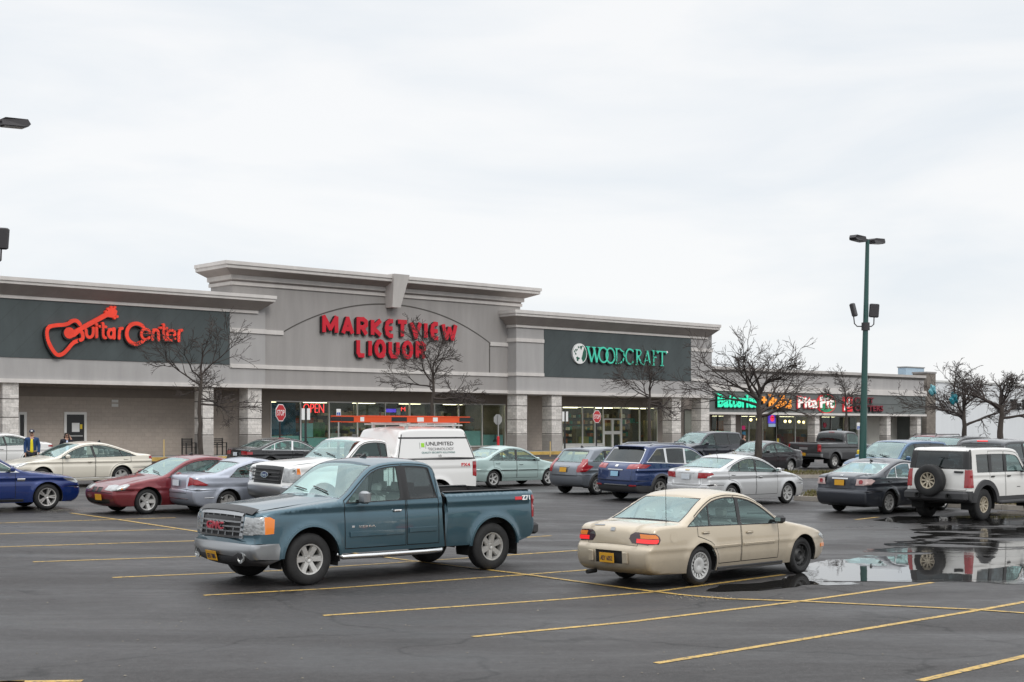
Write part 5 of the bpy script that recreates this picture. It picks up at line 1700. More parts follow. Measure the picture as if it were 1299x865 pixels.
            for k in range(20):
                a = 2 * math.pi * k / 20
                ring.append(c + Vector((-.07 * math.sin(a), .18 * math.cos(a), .17 * math.sin(a))))
            mb.tube(ring, .014, 6, 0, closed=True)
            mb.box(c.x - .012, c.x + .02, c.y - .17, c.y + .17, c.z - .025, c.z + .02)
            m_ = Matrix.Translation((X(x0 + .78), 0, ztop - .20)); mb.bbox(-.02, .02, -.11, .11, -.03, .03, .01, 0, m_)
            obj('interior', mb, [V['liner'], V[s.seatm]], root)
        return s

    # things laid on the ribbon
    def decal(s, name, seg, z, y, w_, h_, m_, th=.012, parent=None, lift=.004, lean=None):
        sv = s.sF(z) if seg == 'front' else (s.sR(z) if seg == 'rear' else s.sX(z))
        fr = s.frame_at(sv, y)
        if lean is not None:
            p = fr.translation.copy(); fr = (Matrix.Translation(p) @ Matrix.Rotation(0 if fr.to_3x3().col[1].x > 0 else 0, 4, 'Z') @ fr.to_3x3().to_4x4())
        mb = MB(); mb.bbox(-w_ / 2, w_ / 2, -lift - th, -lift, -h_ / 2, h_ / 2, .006, M=fr)
        return obj(name, mb, m_, parent or s.root), fr
    def plate(s, seg, z, y, m_, txt=None):
        o, fr = s.decal('license_plate', seg, z, y, .31, .155, m_, .012, lift=.03)
        if txt:
            text_obj('plate_number', txt, V['plate_ink'], o, -.125, .125, -.042, .032, -.0425, .003, .01, rot_m=fr)
        return o
    def side_box(s, name, x, z, w_, h_, m_, th=.014, sg=(1, -1), parent=None, chamfer=.008):
        r = []
        for g in sg:
            n_ = max(1, int(w_ / .25)); mb = MB()
            xs = np.linspace(x - w_ / 2, x + w_ / 2, n_ + 1)
            vs, fc = [], []
            for xx in xs:
                for (zz, t_) in ((z - h_ / 2, -.004), (z - h_ / 2 + chamfer, th), (z + h_ / 2 - chamfer, th), (z + h_ / 2, -.004)):
                    P, n = s.side([xx], [zz], g); vs.append(tuple(P[0] + n[0] * t_))
            for i in range(n_):
                for k in range(3): fc.append((i * 4 + k, i * 4 + k + 1, i * 4 + k + 5, i * 4 + k + 4))
            fc += [(0, 1, 2, 3), tuple(n_ * 4 + k for k in range(4))]
            mb.add(vs, fc)
            r.append(obj(name, mb, m_, parent or s.root))
        return r
    def side_text(s, name, body, x0, x1, z0, z1, m_, sg, parent=None, bold=.0, lift=.006, th=.004):
        """Lettering on one flank, read from outside; x0 is where the text starts."""
        o = text_obj(name, body, m_, parent or s.root, 0, 1, 0, 1, 0, 1, bold)
        co = np.array([v.co[:] for v in o.data.vertices])
        x = x0 + co[:, 0] * (x1 - x0); z = z0 + co[:, 2] * (z1 - z0)
        P, n = s.side(x, z, sg)
        Q = P + n * (lift + (-co[:, 1:2]) * th)
        o.data.vertices.foreach_set('co', Q.ravel()); o.data.update()
        return o
    def arch_flare(s, m_, add=.07, th=.03, a0=-.35, sides=(1, -1), which=(0, 1)):
        for i in which:
            for g in sides:
                vs, fc = [], []; n_ = 26; xa = s.xa[i]
                for k in range(n_ + 1):
                    a = a0 + (math.pi - 2 * a0) * k / n_
                    for rr_, t_ in ((s.ra - .004, -.03), (s.ra - .004, th), (s.ra + add, th), (s.ra + add + .01, -.01)):
                        x, z = xa + rr_ * math.cos(a), max(s.sill - .02, s.R + rr_ * math.sin(a))
                        P, n = s.side([x], [z], g); p = P[0] + np.array([0, g, 0]) * t_; vs.append(tuple(p))
                for k in range(n_):
                    for q in range(3): fc.append((k * 4 + q, k * 4 + q + 1, k * 4 + q + 5, k * 4 + q + 4))
                obj('wheel_arch_trim', MB().add(vs, fc), m_, s.root, smooth=40)
    def wipers(s, n=2):
        z = s.ws[0] + .02; sv = s.sF(z) - .02
        mb = MB()
        for y in ((-.08, .5) if n == 2 else (0,)):
            p = []
            for k in range(6):
                u = k / 5; svk = sv + .03 + .10 * u; yy = y - .48 * u
                P, nn = s.rib(np.array([svk]), np.array([s.tt(svk, yy)])); p.append(Vector(P[0] + nn[0] * .018))
            mb.tube(p, .011, 5)
        obj('wiper', mb, V['trim'], s.root)
    def antenna(s, x, y, h, lean=.2, fin=False):
        sv = s.sX(x); P, n = s.rib(np.array([sv]), np.array([s.tt(sv, y)])); p = Vector(P[0]); mb = MB()
        if fin: mb.prism([(-.09, -.01), (.07, -.01), (-.06, h)], -.018, .018, M=Matrix.Translation(p))
        else: mb.tube([p - Vector((0, 0, .01)), p + Vector((0, 0, .03)), p + Vector((-lean * h, 0, h))], [.010, .006, .003], 6)
        obj('antenna', mb, V['trim'], s.root)

def spot(root, car, heading, px, which, D, k=1.0):
    """Stand the car so that its near-side wheel (front or rear) is at photo column px and distance D, on the ground there."""
    c, s_ = math.cos(heading), math.sin(heading)
    best = None
    for side in (1, -1):
        lx = (car.wb / 2 if which == 'f' else -car.wb / 2) * k; ly = side * (car.W - .1) * k
        ox, oy = lx * c - ly * s_, lx * s_ + ly * c
        wx = (px - CX) / F * D; wy = D
        cand = (wx - ox, wy - oy, side)
        # near side: the flank whose wheel is closer to the camera
        d = math.hypot(wx, wy)
        oth = math.hypot(cand[0] + lx * c + ly * s_, cand[1] + lx * s_ - ly * c)
        if d < oth: best = cand
    x, y, side = best
    hw = car.wb / 2
    zf, zr = gz(x + hw * c, y + hw * s_), gz(x - hw * c, y - hw * s_)
    zl, zr2 = gz(x - .75 * s_, y + .75 * c), gz(x + .75 * s_, y - .75 * c)
    root.location = (x, y, (zf + zr) / 2 + .002)
    root.rotation_mode = 'XYZ'; root.scale = (k, k, k)
    root.rotation_euler = (math.atan2(zl - zr2, 1.5), -math.atan2(zf - zr, car.wb), heading)
# ------------------------------------------------------------------ vehicle shapes
DEF = dict(cutF=None, cutR=None, pillars=[], dark_from=None, handles=[], handle_m=None, mirror_m=None, dlo_g=.10, zrail=9)
def sedan(L, Hh, W, wb, fo, Rw=.31, hz=.70, cx=None, cz=.94, r0=None, r1=None, dx=None, dz=1.02, zb=(.92, .97), B=None, Q=None, cR=None, coupe=False, tail=None, **k):
    cx = cx or .295 * L; r0 = r0 or .455 * L; r1 = r1 or .67 * L; dx = dx or .85 * L
    sil = [(.24, .20, 1), (.08, .27), (.0, .44), (.015, .58), (.07, hz - .03), (.26, hz + .06), (cx * .62, hz + (cz - hz) * .72), (cx, cz), (cx + (r0 - cx) * .55, cz + (Hh - cz) * .58), (r0, Hh - .055), (r0 + .45, Hh),
           (r1 - .35, Hh - .008), (r1, Hh - .075), (dx, dz + .005), (dx + .2, dz)] + (tail or [(L - .16, dz - .025), (L - .07, dz - .06), (L - .055, dz - .16), (L - .05, .67), (L - .005, .625), (L, .55), (L - .02, .40), (L - .09, .27), (L - .24, .22, 1)])
    B = B or .545 * L; cR = cR or ((dx - .12, zb[1]), (r1 - .04, Hh - .1))
    ang = .06
    P = [((B + .03, zb[0]), (B - ang, Hh - .1), .085)]
    if Q: P.append(((Q, zb[1]), (Q - .10, Hh - .1), .03))
    x0 = cx + .17
    d = [(cx + .16, B + .02)] + ([] if coupe else [(B + .03, dx - .28)])
    hd = [(B - .18, zb[0] - .12)] + ([] if coupe else [(dx - .48, zb[1] - .12)])
    a = dict(DEF); a.update(sil=sil, L=L, W=W, wb=wb, fo=fo, R=Rw, ww=.205, rim=Rw * .69, zb0=zb[0], zb1=zb[1], dlo=(x0, dx - .2), pillars=P, cutR=cR, doors=d, handles=hd,
             ws=(cz + .015, Hh - .075), rw=(dz + .03, Hh - .11), hood=(.22, cx - .06, .86), trunk=(.74, dx + .06, .80), seats=(cx + (B - cx) * .75 + .1, B + .75),
             mir=(cx + .30, zb[0] + .01, .17, .12), wheel=('s5', 'alloy'), sill=.22)
    a.update(k); a.setdefault('bumper_seams', ((.615, -.1, fo - Rw - .06), (.635, fo + wb + Rw + .06, L + .1))); a.setdefault('bumper_lines', ((.545, 'front'), (.635, 'rear')))
    return a
def wagon(L, Hh, W, wb, fo, Rw=.35, hz=.86, cx=None, cz=1.06, r0=None, r1=None, rb=None, zb=(1.02, 1.10), B=None, C=None, cR=None, tailz=1.02, **k):
    cx = cx or .25 * L; r0 = r0 or .43 * L; r1 = r1 or .90 * L; rb = rb or L - .12
    sil = [(.26, .24, 1), (.09, .32), (.0, .5), (.02, .68), (.08, hz - .04), (.24, hz + .05), (cx * .62, hz + (cz - hz) * .75), (cx, cz), (cx + (r0 - cx) * .55, cz + (Hh - cz) * .58), (r0, Hh - .06), (r0 + .5, Hh),
           (r1 - .6, Hh - .005), (r1, Hh - .05), (r1 + .03, Hh - .10), (rb, tailz + .02), (L - .05, tailz - .06), (L - .02, .82), (L, .62), (L - .015, .45), (L - .08, .30), (L - .26, .25, 1)]
    B = B or .51 * L; C = C or .73 * L
    P = [((B + .02, zb[0]), (B - .04, Hh - .1), .085), ((C, zb[1]), (C - .03, Hh - .1), .09)]
    a = dict(DEF); a.update(sil=sil, L=L, W=W, wb=wb, fo=fo, R=Rw, ww=.22, rim=Rw * .66, zb0=zb[0], zb1=zb[1], dlo=(cx + .17, r1 - .1), pillars=P, cutR=cR or ((r1 + .02, zb[1]), (r1 - .20, Hh - .1)),
             doors=[(cx + .17, B + .02), (B + .035, C + .02)], handles=[(B - .16, zb[0] - .12), (C - .16, zb[1] - .13)], ws=(cz + .015, Hh - .08), rw=(tailz + .07, Hh - .14), hood=(.24, cx - .06, .86), trunk=(.62, r1 + .035, .84),
             tum=.26, seats=(B - .28, B + .62, ), mir=(cx + .30, zb[0], .18, .15), wheel=('s5', 'alloy'), sill=.27, dark_from=B + .05, glass_rear='glass_dark')
    a.update(k); a.setdefault('bumper_seams', ((.70, -.1, fo - Rw - .06), (.64, fo + wb + Rw + .06, L + .1))); a.setdefault('bumper_lines', ((.64, 'rear'),))
    return a

def lamp_regions(car, front=None, rear=None, fside=None, rside=None, key_r='taillight', key_f='headlight'):
    """Lamps that wrap round the corner: (z, y) polygons on nose or tail, (x, z) polygons on the flank."""
    if front: car['extra_front'] = car.get('extra_front', []) + [(key_f, 'front', front, True)]
    if rear: car['extra_front'] = car.get('extra_front', []) + [(key_r, 'rear', rear, True)]
    if fside: car['extra_side'] = car.get('extra_side', []) + [(key_f, fside)]
    if rside: car['extra_side'] = car.get('extra_side', []) + [(key_r, rside)]
def band_regions(car, where, z0, z1, y, key):
    car['extra_front'] = car.get('extra_front', []) + [(key, where, [(z0, -y), (z1, -y), (z1, y), (z0, y)], False)]

def vehicle(name, label, cat, spec, body_m, heading, px, which, D, group='cars parked in the lot', k=1.0):
    root = thing(name, label, cat, group=group)
    if spec['handle_m'] is None: spec['handle_m'] = body_m
    c = Car(**spec); c.build(root, body_m)
    spot(root, c, heading, px, which, D, k)
    if c.ws: c.wipers()
    return c
FWD, BACK = TH, TH + math.pi

# ---- gold sedan with its brake lamps on
P = sedan(4.72, 1.455, .87, 2.718, .82, .315, hz=.67, cx=1.36, cz=.93, r0=2.12, r1=3.22, dx=3.92, dz=.99, zb=(.91, .955), B=2.50, Q=3.30, cR=((3.84, .955), (3.30, 1.35)), zc=.62, cr=.006,
          wheel=(('steel', 'cap'), ('steelrim', 'hubcap')), seam='x', kr=.13, kf=.15, trunk=(.66, 3.97, .72), mirror_m=V['trim'], bumper_seams=(), bumper_lines=(), tail=[(4.28, .985), (4.50, .97), (4.60, .935), (4.635, .82), (4.65, .66), (4.72, .62), (4.73, .50), (4.71, .36), (4.63, .26), (4.48, .22, 1)])
P.pop('seam')
P['mats'] = dict(taillight=V['lampdark'], brake_lamp=V['lamplit'], turn=V['amber'], plate_recess=V['seam'], lower_lip=V['cladding'])
P['names'] = dict(turn='turn_lamp')
P['extra_front'] = [('taillight', 'rear', [(.70, .42), (.77, .36), (.83, .38), (.87, .46), (.87, 9), (.69, 9)], True), ('turn', 'rear', [(.785, .57), (.85, .55), (.85, 9), (.785, 9)], True), ('brake_lamp', 'rear', [(.712, .50), (.778, .50), (.778, 9), (.712, 9)], True),
                    ('plate_recess', 'rear', [(.395, -.28), (.575, -.28), (.575, .28), (.395, .28)], False), ('headlight', 'front', [(.56, .42), (.67, .42), (.67, 9), (.56, 9)], True)]
P['extra_side'] = [('taillight', [(4.8, .69), (4.8, .87), (4.56, .865), (4.50, .82), (4.48, .77), (4.52, .70)]), ('turn', [(4.8, .785), (4.8, .852), (4.57, .85), (4.525, .82), (4.515, .785)]), ('brake_lamp', [(4.8, .712), (4.8, .778), (4.515, .778), (4.52, .74), (4.55, .712)]),
                   ('headlight', [(-.05, .56), (-.05, .67), (.30, .675), (.34, .64), (.12, .56)])]
P['depths'] = dict(brake_lamp=-.008, turn=-.007, plate_recess=.03)
V['gold'] = paint('gold_car_paint', (.53, .45, .335), .2, .36, .5)
gold = vehicle('parked_car', 'gold sedan with lit brake lamps and one black steel front wheel beside the puddle', 'car', P, V['gold'], R(43.2), 885, 'r', 21.9, k=.97)
gold.plate('rear', .475, 0, V['plate_ny'], 'AEY 6052')
gold.side_box('side_molding', 2.06, .60, .82, .045, V['gold']); gold.side_box('side_molding', 2.92, .60, .72, .045, V['gold'])
gold.side_box('sill_strip', 2.26, .235, 1.75, .07, V['cladding'], th=.02)
gold.side_box('reflector', .16, .46, .14, .07, V['amber'])
gold.antenna(4.04, -.55, .75, .02)
gold.decal('trunk_badge', 'rear', .885, 0, .09, .06, V['chrome_dull'], .006); gold.decal('trunk_badge', 'rear', .93, .34, .22, .03, V['chrome_dull'], .004)
for y in (-.36, .36): gold.decal('bumper_pad', 'rear', .485, y, .10, .17, V['gold'], .03)
lid = MB()
for k in range(25):
    a = 2 * math.pi * k / 24
    lid.v.append(tuple((lambda P_, n_: Vector(P_[0]) + Vector(n_[0]) * .003)(*gold.side([4.20 + .085 * math.cos(a)], [.80 + .085 * math.sin(a)], -1))))
lid.f.append(tuple(range(24))); lid.m.append(0); obj('fuel_door', lid, V['gold'], gold.root)
for k in range(24): pass
gold.decal('brake_light', 'rear', 1.03, 0, .22, .03, V['lamplit'], .01, lift=-.06)
mb = MB(); mb.tube([(gold.xm - 4.62, .42, .22), (gold.xm - 4.82, .42, .215)], .035, 10); obj('exhaust_pipe', mb, V['well'], gold.root)

# ---- teal pickup in front
Zr = 1.335
sil = [(.26, .33, 1), (.10, .37), (.03, .45), (.0, .56), (.02, .665, 1), (.075, .672, 1), (.065, .86), (.075, 1.075), (.17, 1.15), (.9, 1.225), (1.44, 1.275), (1.62, 1.31), (1.98, 1.62), (2.24, 1.815), (2.62, 1.875), (3.15, 1.87), (3.42, 1.82), (3.50, 1.70), (3.565, Zr + .005, 1),
       (3.63, Zr, 1), (5.50, Zr + .01), (5.58, Zr), (5.60, 1.25), (5.59, .9), (5.60, .66), (5.54, .56, 1)]
P = dict(DEF); P.update(sil=sil, L=5.62, W=1.0, wb=3.645, fo=.99, R=.400, ww=.265, rim=.238, zb0=1.245, zb1=1.275, dlo=(1.80, 3.3), dlo_g=.095, cutF=((1.66, 1.24), (2.31, 1.80)), cutR=((3.42, 1.26), (3.33, 1.78)),
    pillars=[((2.80, 1.25), (2.79, 1.78), .17)], doors=[(1.60, 2.79), (2.805, 3.46)], handles=[(2.62, 1.085)], handle_m=V['chrome'], mirror_m=V['chrome_dull'], ws=(1.315, 1.795), rw=(1.40, 1.74), rw_in=.16, hood=(.21, 1.56, .90), trunk=None,
    tum=.27, rr=.075, kf=.10, kr=.02, Lt=.6, zc=1.17, cr=.012, flare=.03, ra_add=.105, sill=.46, door_lo=.06, bed=(3.60, 5.58), zrail=Zr, seats=(2.55, 3.2), mir=(1.88, 1.235, .21, .19), wheel=('s6', 'alloy'), frame_m='trim', dark_from=2.8, corner=.09,
    crown=dict(front=.12, hood=.06, ws=.07, roof=.05, rear=.02, deck=0, tail=.03), seamw=.015)
P['names'] = dict(lower_lip='lower_bumper', bug='hood_deflector')
P['mats'] = dict(bumper=V['chrome_dull'], lower_lip=V['cladding'], bug=V['trim'], gap=V['seam'])
P['extra_front'] = [('bumper', 'front', [(.42, -9), (.662, -9), (.662, 9), (.42, 9)], False), ('lower_lip', 'front', [(.33, -9), (.43, -9), (.44, -.80), (.52, -.72), (.54, -.60), (.50, -.48), (.50, .48), (.54, .60), (.52, .72), (.44, .80), (.43, 9), (.33, 9)], False),
                    ('grille', 'front', [(.765, -.58), (1.085, -.60), (1.085, .60), (.765, .58)], False), ('headlight', 'front', [(.80, .64), (1.055, .66), (1.055, 9), (.80, 9)], True),
                    ('taillight', 'rear', [(.86, .86), (1.25, .86), (1.25, 9), (.86, 9)], True), ('bug', 'front', [(1.09, -.78), (1.14, -.80), (1.14, .80), (1.09, .78)], False)]
P['extra_side'] = [('bumper', [(-.1, .42), (-.1, .662), (.42, .67), (.44, .60), (.42, .42)]), ('lower_lip', [(-.1, .3), (-.1, .43), (.42, .43), (.42, .3)]), ('headlight', [(-.1, .80), (-.1, 1.055), (.28, 1.075), (.36, 1.03), (.34, .82)]), ('amber', [(.20, .81), (.20, 1.07), (.28, 1.075), (.36, 1.03), (.34, .82)]),
                   ('taillight', [(5.7, .86), (5.7, 1.25), (5.50, 1.25), (5.50, .86)]), ('seam', [(3.575, .3), (3.575, 1.5), (3.612, 1.5), (3.612, .3)])]
V['teal'] = paint('teal_truck_paint', (.055, .115, .150), .55, .28, .10)
gmc = vehicle('pickup_truck', 'teal extended cab pickup with silver bumper and dented bed in the front row', 'pickup truck', P, V['teal'], BACK - R(1.0), 391, 'f', 21.75, 'pickup trucks in the lot')
g = gmc; X = lambda x: g.xm - x
# grille: chrome surround, four bars, red letters
fr = MB()
def on_front(z, y, out=.0):
    sv = g.sF(z); P_, n_ = g.rib(np.array([sv]), np.array([g.tt(sv, y)])); return Vector(P_[0]) + Vector(n_[0]) * out
for z0, z1, m_, nm in ((.745, .785, 0, 'e'), (1.05, 1.09, 0, 'e'), (.838, .858, 1, 'b'), (.905, .925, 1, 'b'), (.972, .992, 1, 'b')):
    ys = np.linspace(-.62, .62, 11)
    for a, b in zip(ys, ys[1:]):
        q = [on_front(z0, a, .022), on_front(z0, b, .022), on_front(z1, b, .022), on_front(z1, a, .022)]; w_ = [p - Vector((.04, 0, 0)) for p in q]
        fr.add(q + w_, [(0, 1, 2, 3), (0, 4, 5, 1), (2, 6, 7, 3)])
for y in (-.60, .60):
    q = [on_front(.745, y - .035, .024), on_front(.745, y + .035, .024), on_front(1.09, y + .035, .024), on_front(1.09, y - .035, .024)]; w_ = [p - Vector((.05, 0, 0)) for p in q]
    fr.add(q + w_, [(0, 1, 2, 3), (0, 4, 5, 1), (2, 6, 7, 3), (1, 5, 6, 2), (0, 3, 7, 4)])
for y in np.linspace(-.4, .4, 5):
    q = [on_front(.77, y - .008, .008), on_front(.77, y + .008, .008), on_front(1.07, y + .008, .008), on_front(1.07, y - .008, .008)]; fr.add(q, [(0, 1, 2, 3)])
gr = obj('grille_surround', fr, V['chrome_dull'], g.root)
m_ = g.frame_at(g.sF(.915), 0)
text_obj('grille_letters', 'GMC', mat('grille_red', (.36, .03, .05), .35), gr, -.24, .24, -.055, .062, -.045, .02, .03, rot_m=m_)
text_obj('grille_letters', 'GMC', V['chrome'], gr, -.255, .255, -.068, .075, -.035, .012, .055, rot_m=m_)
g.plate('front', .50, -.05, V['plate_ny'], 'GEU 7080')
for y in (-.66, .66):
    c0 = on_front(.475, y, -.01); mb = MB(); mb.lathe([(-.0, .001), (-.005, .075), (.02, .085), (.03, .085)], 16, axis='x')
    for i in range(len(mb.v)): q = mb.v[i]; mb.v[i] = (q[0] + c0.x + .004, q[1] + c0.y, q[2] + c0.z)
    obj('fog_lamp', mb, V['headlamp'], g.root)
mb = MB()                                             # bed liner: floor, inner walls, tailgate inner face
xa, xb = X(5.52), X(3.64)
mb.box(xa, xb, -.80, .80, .78, .80); mb.box(xa, xb, .80, .83, .78, Zr - .01); mb.box(xa, xb, -.83, -.80, .78, Zr - .01); mb.box(xa - .03, xa, -.83, .83, .78, Zr - .01); mb.box(xb, xb + .03, -.83, .83, .78, Zr - .01)
for sg in (-1, 1): mb.bbox(X(g.xa[1] + .48), X(g.xa[1] - .48), min(sg * .58, sg * .8), max(sg * .58, sg * .8), .80, 1.05, .08)
obj('bed_liner', mb, mat('bed_liner', (.018, .018, .019), .8), g.root)
for yy in (.865, -.865):
    mb = MB(); mb.bbox(xa, xb, yy - .05, yy + .05, Zr + .0, Zr + .022, .01); obj('bed_rail_cap', mb, V['trim'], g.root)
mb = MB(); mb.bbox(X(5.74), X(5.56), -.93, .93, .56, .76, .04); obj('rear_bumper', mb, V['cladding'], g.root)
for g_ in (1, -1):
    mb = MB(); mb.tube([(X(1.52), g_ * .93, .44), (X(1.56), g_ * 1.0, .405), (X(2.2), g_ * 1.02, .40), (X(3.2), g_ * 1.02, .40), (X(3.48), g_ * 1.0, .405), (X(3.56), g_ * .92, .44)], .042, 10); obj('side_step', mb, V['chrome'], g.root, smooth=40)
    mb = MB(); mb.box(X(g.xa[1] + .53), X(g.xa[1] + .51), min(g_ * .72, g_ * .99), max(g_ * .72, g_ * .99), .24, .66); obj('mud_flap', mb, V['trim'], g.root)
    mb = MB(); mb.box(X(g.xa[0] + .53), X(g.xa[0] + .51), min(g_ * .75, g_ * .99), max(g_ * .75, g_ * .99), .34, .60); obj('mud_flap', mb, V['trim'], g.root)
mb = MB(); mb.box(X(5.4), X(.4), -.42, .42, .42, .60); obj('chassis', mb, V['well'], g.root)
g.side_box('side_molding', 2.22, .745, 1.05, .085, V['teal'], .02); g.side_box('side_molding', 3.12, .765, .56, .085, V['teal'], .02)
g.side_text('door_badge', 'SIERRA', 1.86, 2.18, .845, .88, V['chrome'], 1); g.side_box('door_badge', 1.76, .862, .05, .04, V['chrome'], .006, sg=(1,))
g.side_text('bed_decal', 'Z71', 5.27, 5.46, 1.165, 1.245, M['white'], 1, bold=.03); g.side_box('bed_decal', 5.20, 1.20, .16, .065, M['red'], .003, sg=(1,))
g.antenna(2.62, .0, .065, fin=True)
g.arch_flare(V['teal'], .03, .012)
mb = MB()                                             # bug deflector lip
ys = np.linspace(-.80, .80, 13); q0 = [on_front(1.085, y, .035) for y in ys]; q1 = [q + Vector((-.11, 0, .075)) for q in q0]
for i in range(12): mb.add([q0[i], q0[i + 1], q1[i + 1], q1[i], q0[i] - Vector((.015, 0, 0)), q0[i + 1] - Vector((.015, 0, 0)), q1[i + 1] - Vector((.015, 0, 0)), q1[i] - Vector((.015, 0, 0))], [(0, 1, 2, 3), (4, 7, 6, 5), (3, 2, 6, 7), (0, 4, 5, 1)])
obj('bug_deflector', mb, V['trim'], g.root, smooth=40)

# ---- white service truck with a cap and ladders
sil = [(.26, .46, 1), (.08, .5), (.0, .62), (.0, .82), (.04, .88, 1), (.05, 1.12), (.08, 1.26), (.22, 1.34), (1.2, 1.40), (1.52, 1.43), (1.68, 1.46), (2.0, 1.75), (2.22, 1.92), (2.55, 1.975), (2.92, 1.955), (3.06, 1.86), (3.12, 1.52, 1), (3.20, 1.51, 1), (3.42, 2.12), (3.50, 2.19), (3.9, 2.235), (5.5, 2.24),
       (5.64, 2.20), (5.70, 2.10), (5.95, 1.47), (5.98, 1.40), (5.98, .85), (5.96, .64), (5.9, .58, 1)]
P = dict(DEF); P.update(sil=sil, L=6.0, W=1.01, wb=3.65, fo=.97, R=.41, ww=.27, rim=.24, zb0=1.38, zb1=1.41, dlo=(1.85, 2.9), cutF=((1.72, 1.38), (2.30, 1.90)), cutR=((2.97, 1.4), (2.93, 1.9)), pillars=[((2.80, 1.4), (2.72, 1.88), .06)],
    doors=[(1.62, 2.98)], handles=[(2.82, 1.22)], handle_m=V['trim'], ws=(1.465, 1.895), rw=None, hood=(.22, 1.6, .9), trunk=None, tum=.20, rr=.07, kf=.06, kr=.02, Lt=.5, zc=1.25, ra_add=.09, sill=.5, seats=(2.6,), mir=(1.95, 1.36, .22, .26), mirror_m=V['trim'], wheel=('s8', 'alloy'),
    crown=dict(front=.06, hood=.07, ws=.06, roof=.04, rear=.0, deck=0, tail=.02), seamw=.016, corner=.06)
P['mats'] = dict(capline=V['trim'], nose=V['trim'], bumper=V['chrome_dull'])
P['names'] = dict(capline='cap_seal', nose='grille')
P['extra_front'] = [('nose', 'front', [(.86, -.62), (1.27, -.64), (1.27, .64), (.86, .62)], False), ('headlight', 'front', [(.92, .66), (1.25, .66), (1.25, 9), (.92, 9)], True), ('bumper', 'front', [(.5, -9), (.80, -9), (.80, 9), (.5, 9)], False),
                    ('taillight', 'rear', [(.92, .88), (1.36, .88), (1.36, 9), (.92, 9)], True), ('capline', 'rear', [(1.425, -9), (1.46, -9), (1.46, 9), (1.425, 9)], False), ('rear_window', 'rear', [(1.55, -.66), (2.02, -.62), (2.02, .62), (1.55, .66)], False)]
P['extra_side'] = [('headlight', [(-.1, .92), (-.1, 1.25), (.30, 1.27), (.34, 1.0), (.2, .92)]), ('amber', [(.22, 1.12), (.22, 1.27), (.30, 1.27), (.33, 1.12)]), ('bumper', [(-.1, .5), (-.1, .80), (.4, .80), (.4, .5)]), ('taillight', [(6.1, .92), (6.1, 1.36), (5.80, 1.36), (5.80, .98)]),
                   ('capline', [(3.18, 1.425), (3.18, 1.455), (6.1, 1.455), (6.1, 1.425)]), ('capline', [(3.40, 1.965), (3.40, 2.01), (5.80, 2.01), (5.80, 1.965)]), ('capline', [(3.30, 1.46), (3.48, 2.08), (3.515, 2.08), (3.335, 1.46)]), ('capline', [(5.86, 1.46), (5.62, 2.1), (5.655, 2.1), (5.90, 1.46)]),
                   ('seam', [(3.13, .3), (3.13, 1.6), (3.17, 1.6), (3.17, .3)])]
ford = vehicle('service_truck', 'white work pickup with a lettered cap and ladder rack behind the teal pickup', 'pickup truck', P, V['white_p'], BACK, 407, 'f', 35.0, 'pickup trucks in the lot')
f = ford; X = lambda x: f.xm - x
fr_ = f.frame_at(f.sF(1.08), 0)
gm = MB()
for z in (-.13, -.04, .05, .14): gm.bbox(-.60, .60, -.05, -.02, z - .018, z + .018, .008, M=fr_)
gb = obj('grille_bar', gm, V['cladding'], f.root)
for nm, k, th, m_ in (('badge_rim', 1.0, -.075, V['chrome']), ('badge', .88, -.082, mat('blue_oval', (.012, .03, .12), .3))):
    mb = MB(); mb.prism([(.165 * k * math.cos(a), .075 * k * math.sin(a) + .0) for a in np.linspace(0, 2 * math.pi, 28)[:-1]], th, -.03, M=fr_); e = obj(nm, mb, m_, gb)
text_obj('badge_letters', 'Ford', V['chrome'], gb, -.10, .10, -.04, .035, -.083, .003, 0, rot_m=fr_)
for sg in (1,):
    f.side_text('cap_lettering', 'UNLIMITED', 4.28, 5.20, 1.79, 1.885, V['trim'], sg); f.side_text('cap_lettering', 'TECHNOLOGY', 4.32, 5.20, 1.665, 1.735, mat('grey_letter', (.25, .25, .25), .6), sg)
    f.side_text('cap_lettering', 'QUALITY SECURITY SOLUTIONS', 4.10, 5.22, 1.575, 1.63, mat('teal_letter', (.12, .25, .24), .6), sg); f.side_text('cap_lettering', '13', 4.66, 4.74, 1.485, 1.545, V['trim'], sg)
    f.side_box('lime_emblem', 4.16, 1.80, .11, .12, mat('lime_green', (.30, .62, .04), .5), .004, sg=(1,)); 
    for x in (4.06, 4.25): f.side_box('emblem_bracket', x, 1.79, .02, .17, mat('grey_bracket', (.4, .42, .4), .5), .004, sg=(1,))
    f.side_text('bed_decal', 'FX4', 5.40, 5.70, 1.235, 1.32, M['red'], sg, bold=.03)
mb = MB()
for x in (3.75, 5.35):
    mb.box(X(x) - .03, X(x) + .03, -.80, .80, 2.34, 2.38)
    for y in (-.72, .72): mb.box(X(x) - .04, X(x) + .04, y - .03, y + .03, 2.20, 2.34)
for y in (-.76, .76): mb.box(X(5.6), X(3.5), y - .02, y + .02, 2.30, 2.338)
obj('ladder_rack', mb, M['frame'], f.root)
M['ladder'] = mat('orange_ladder_rail', (.72, .085, .018), .45)
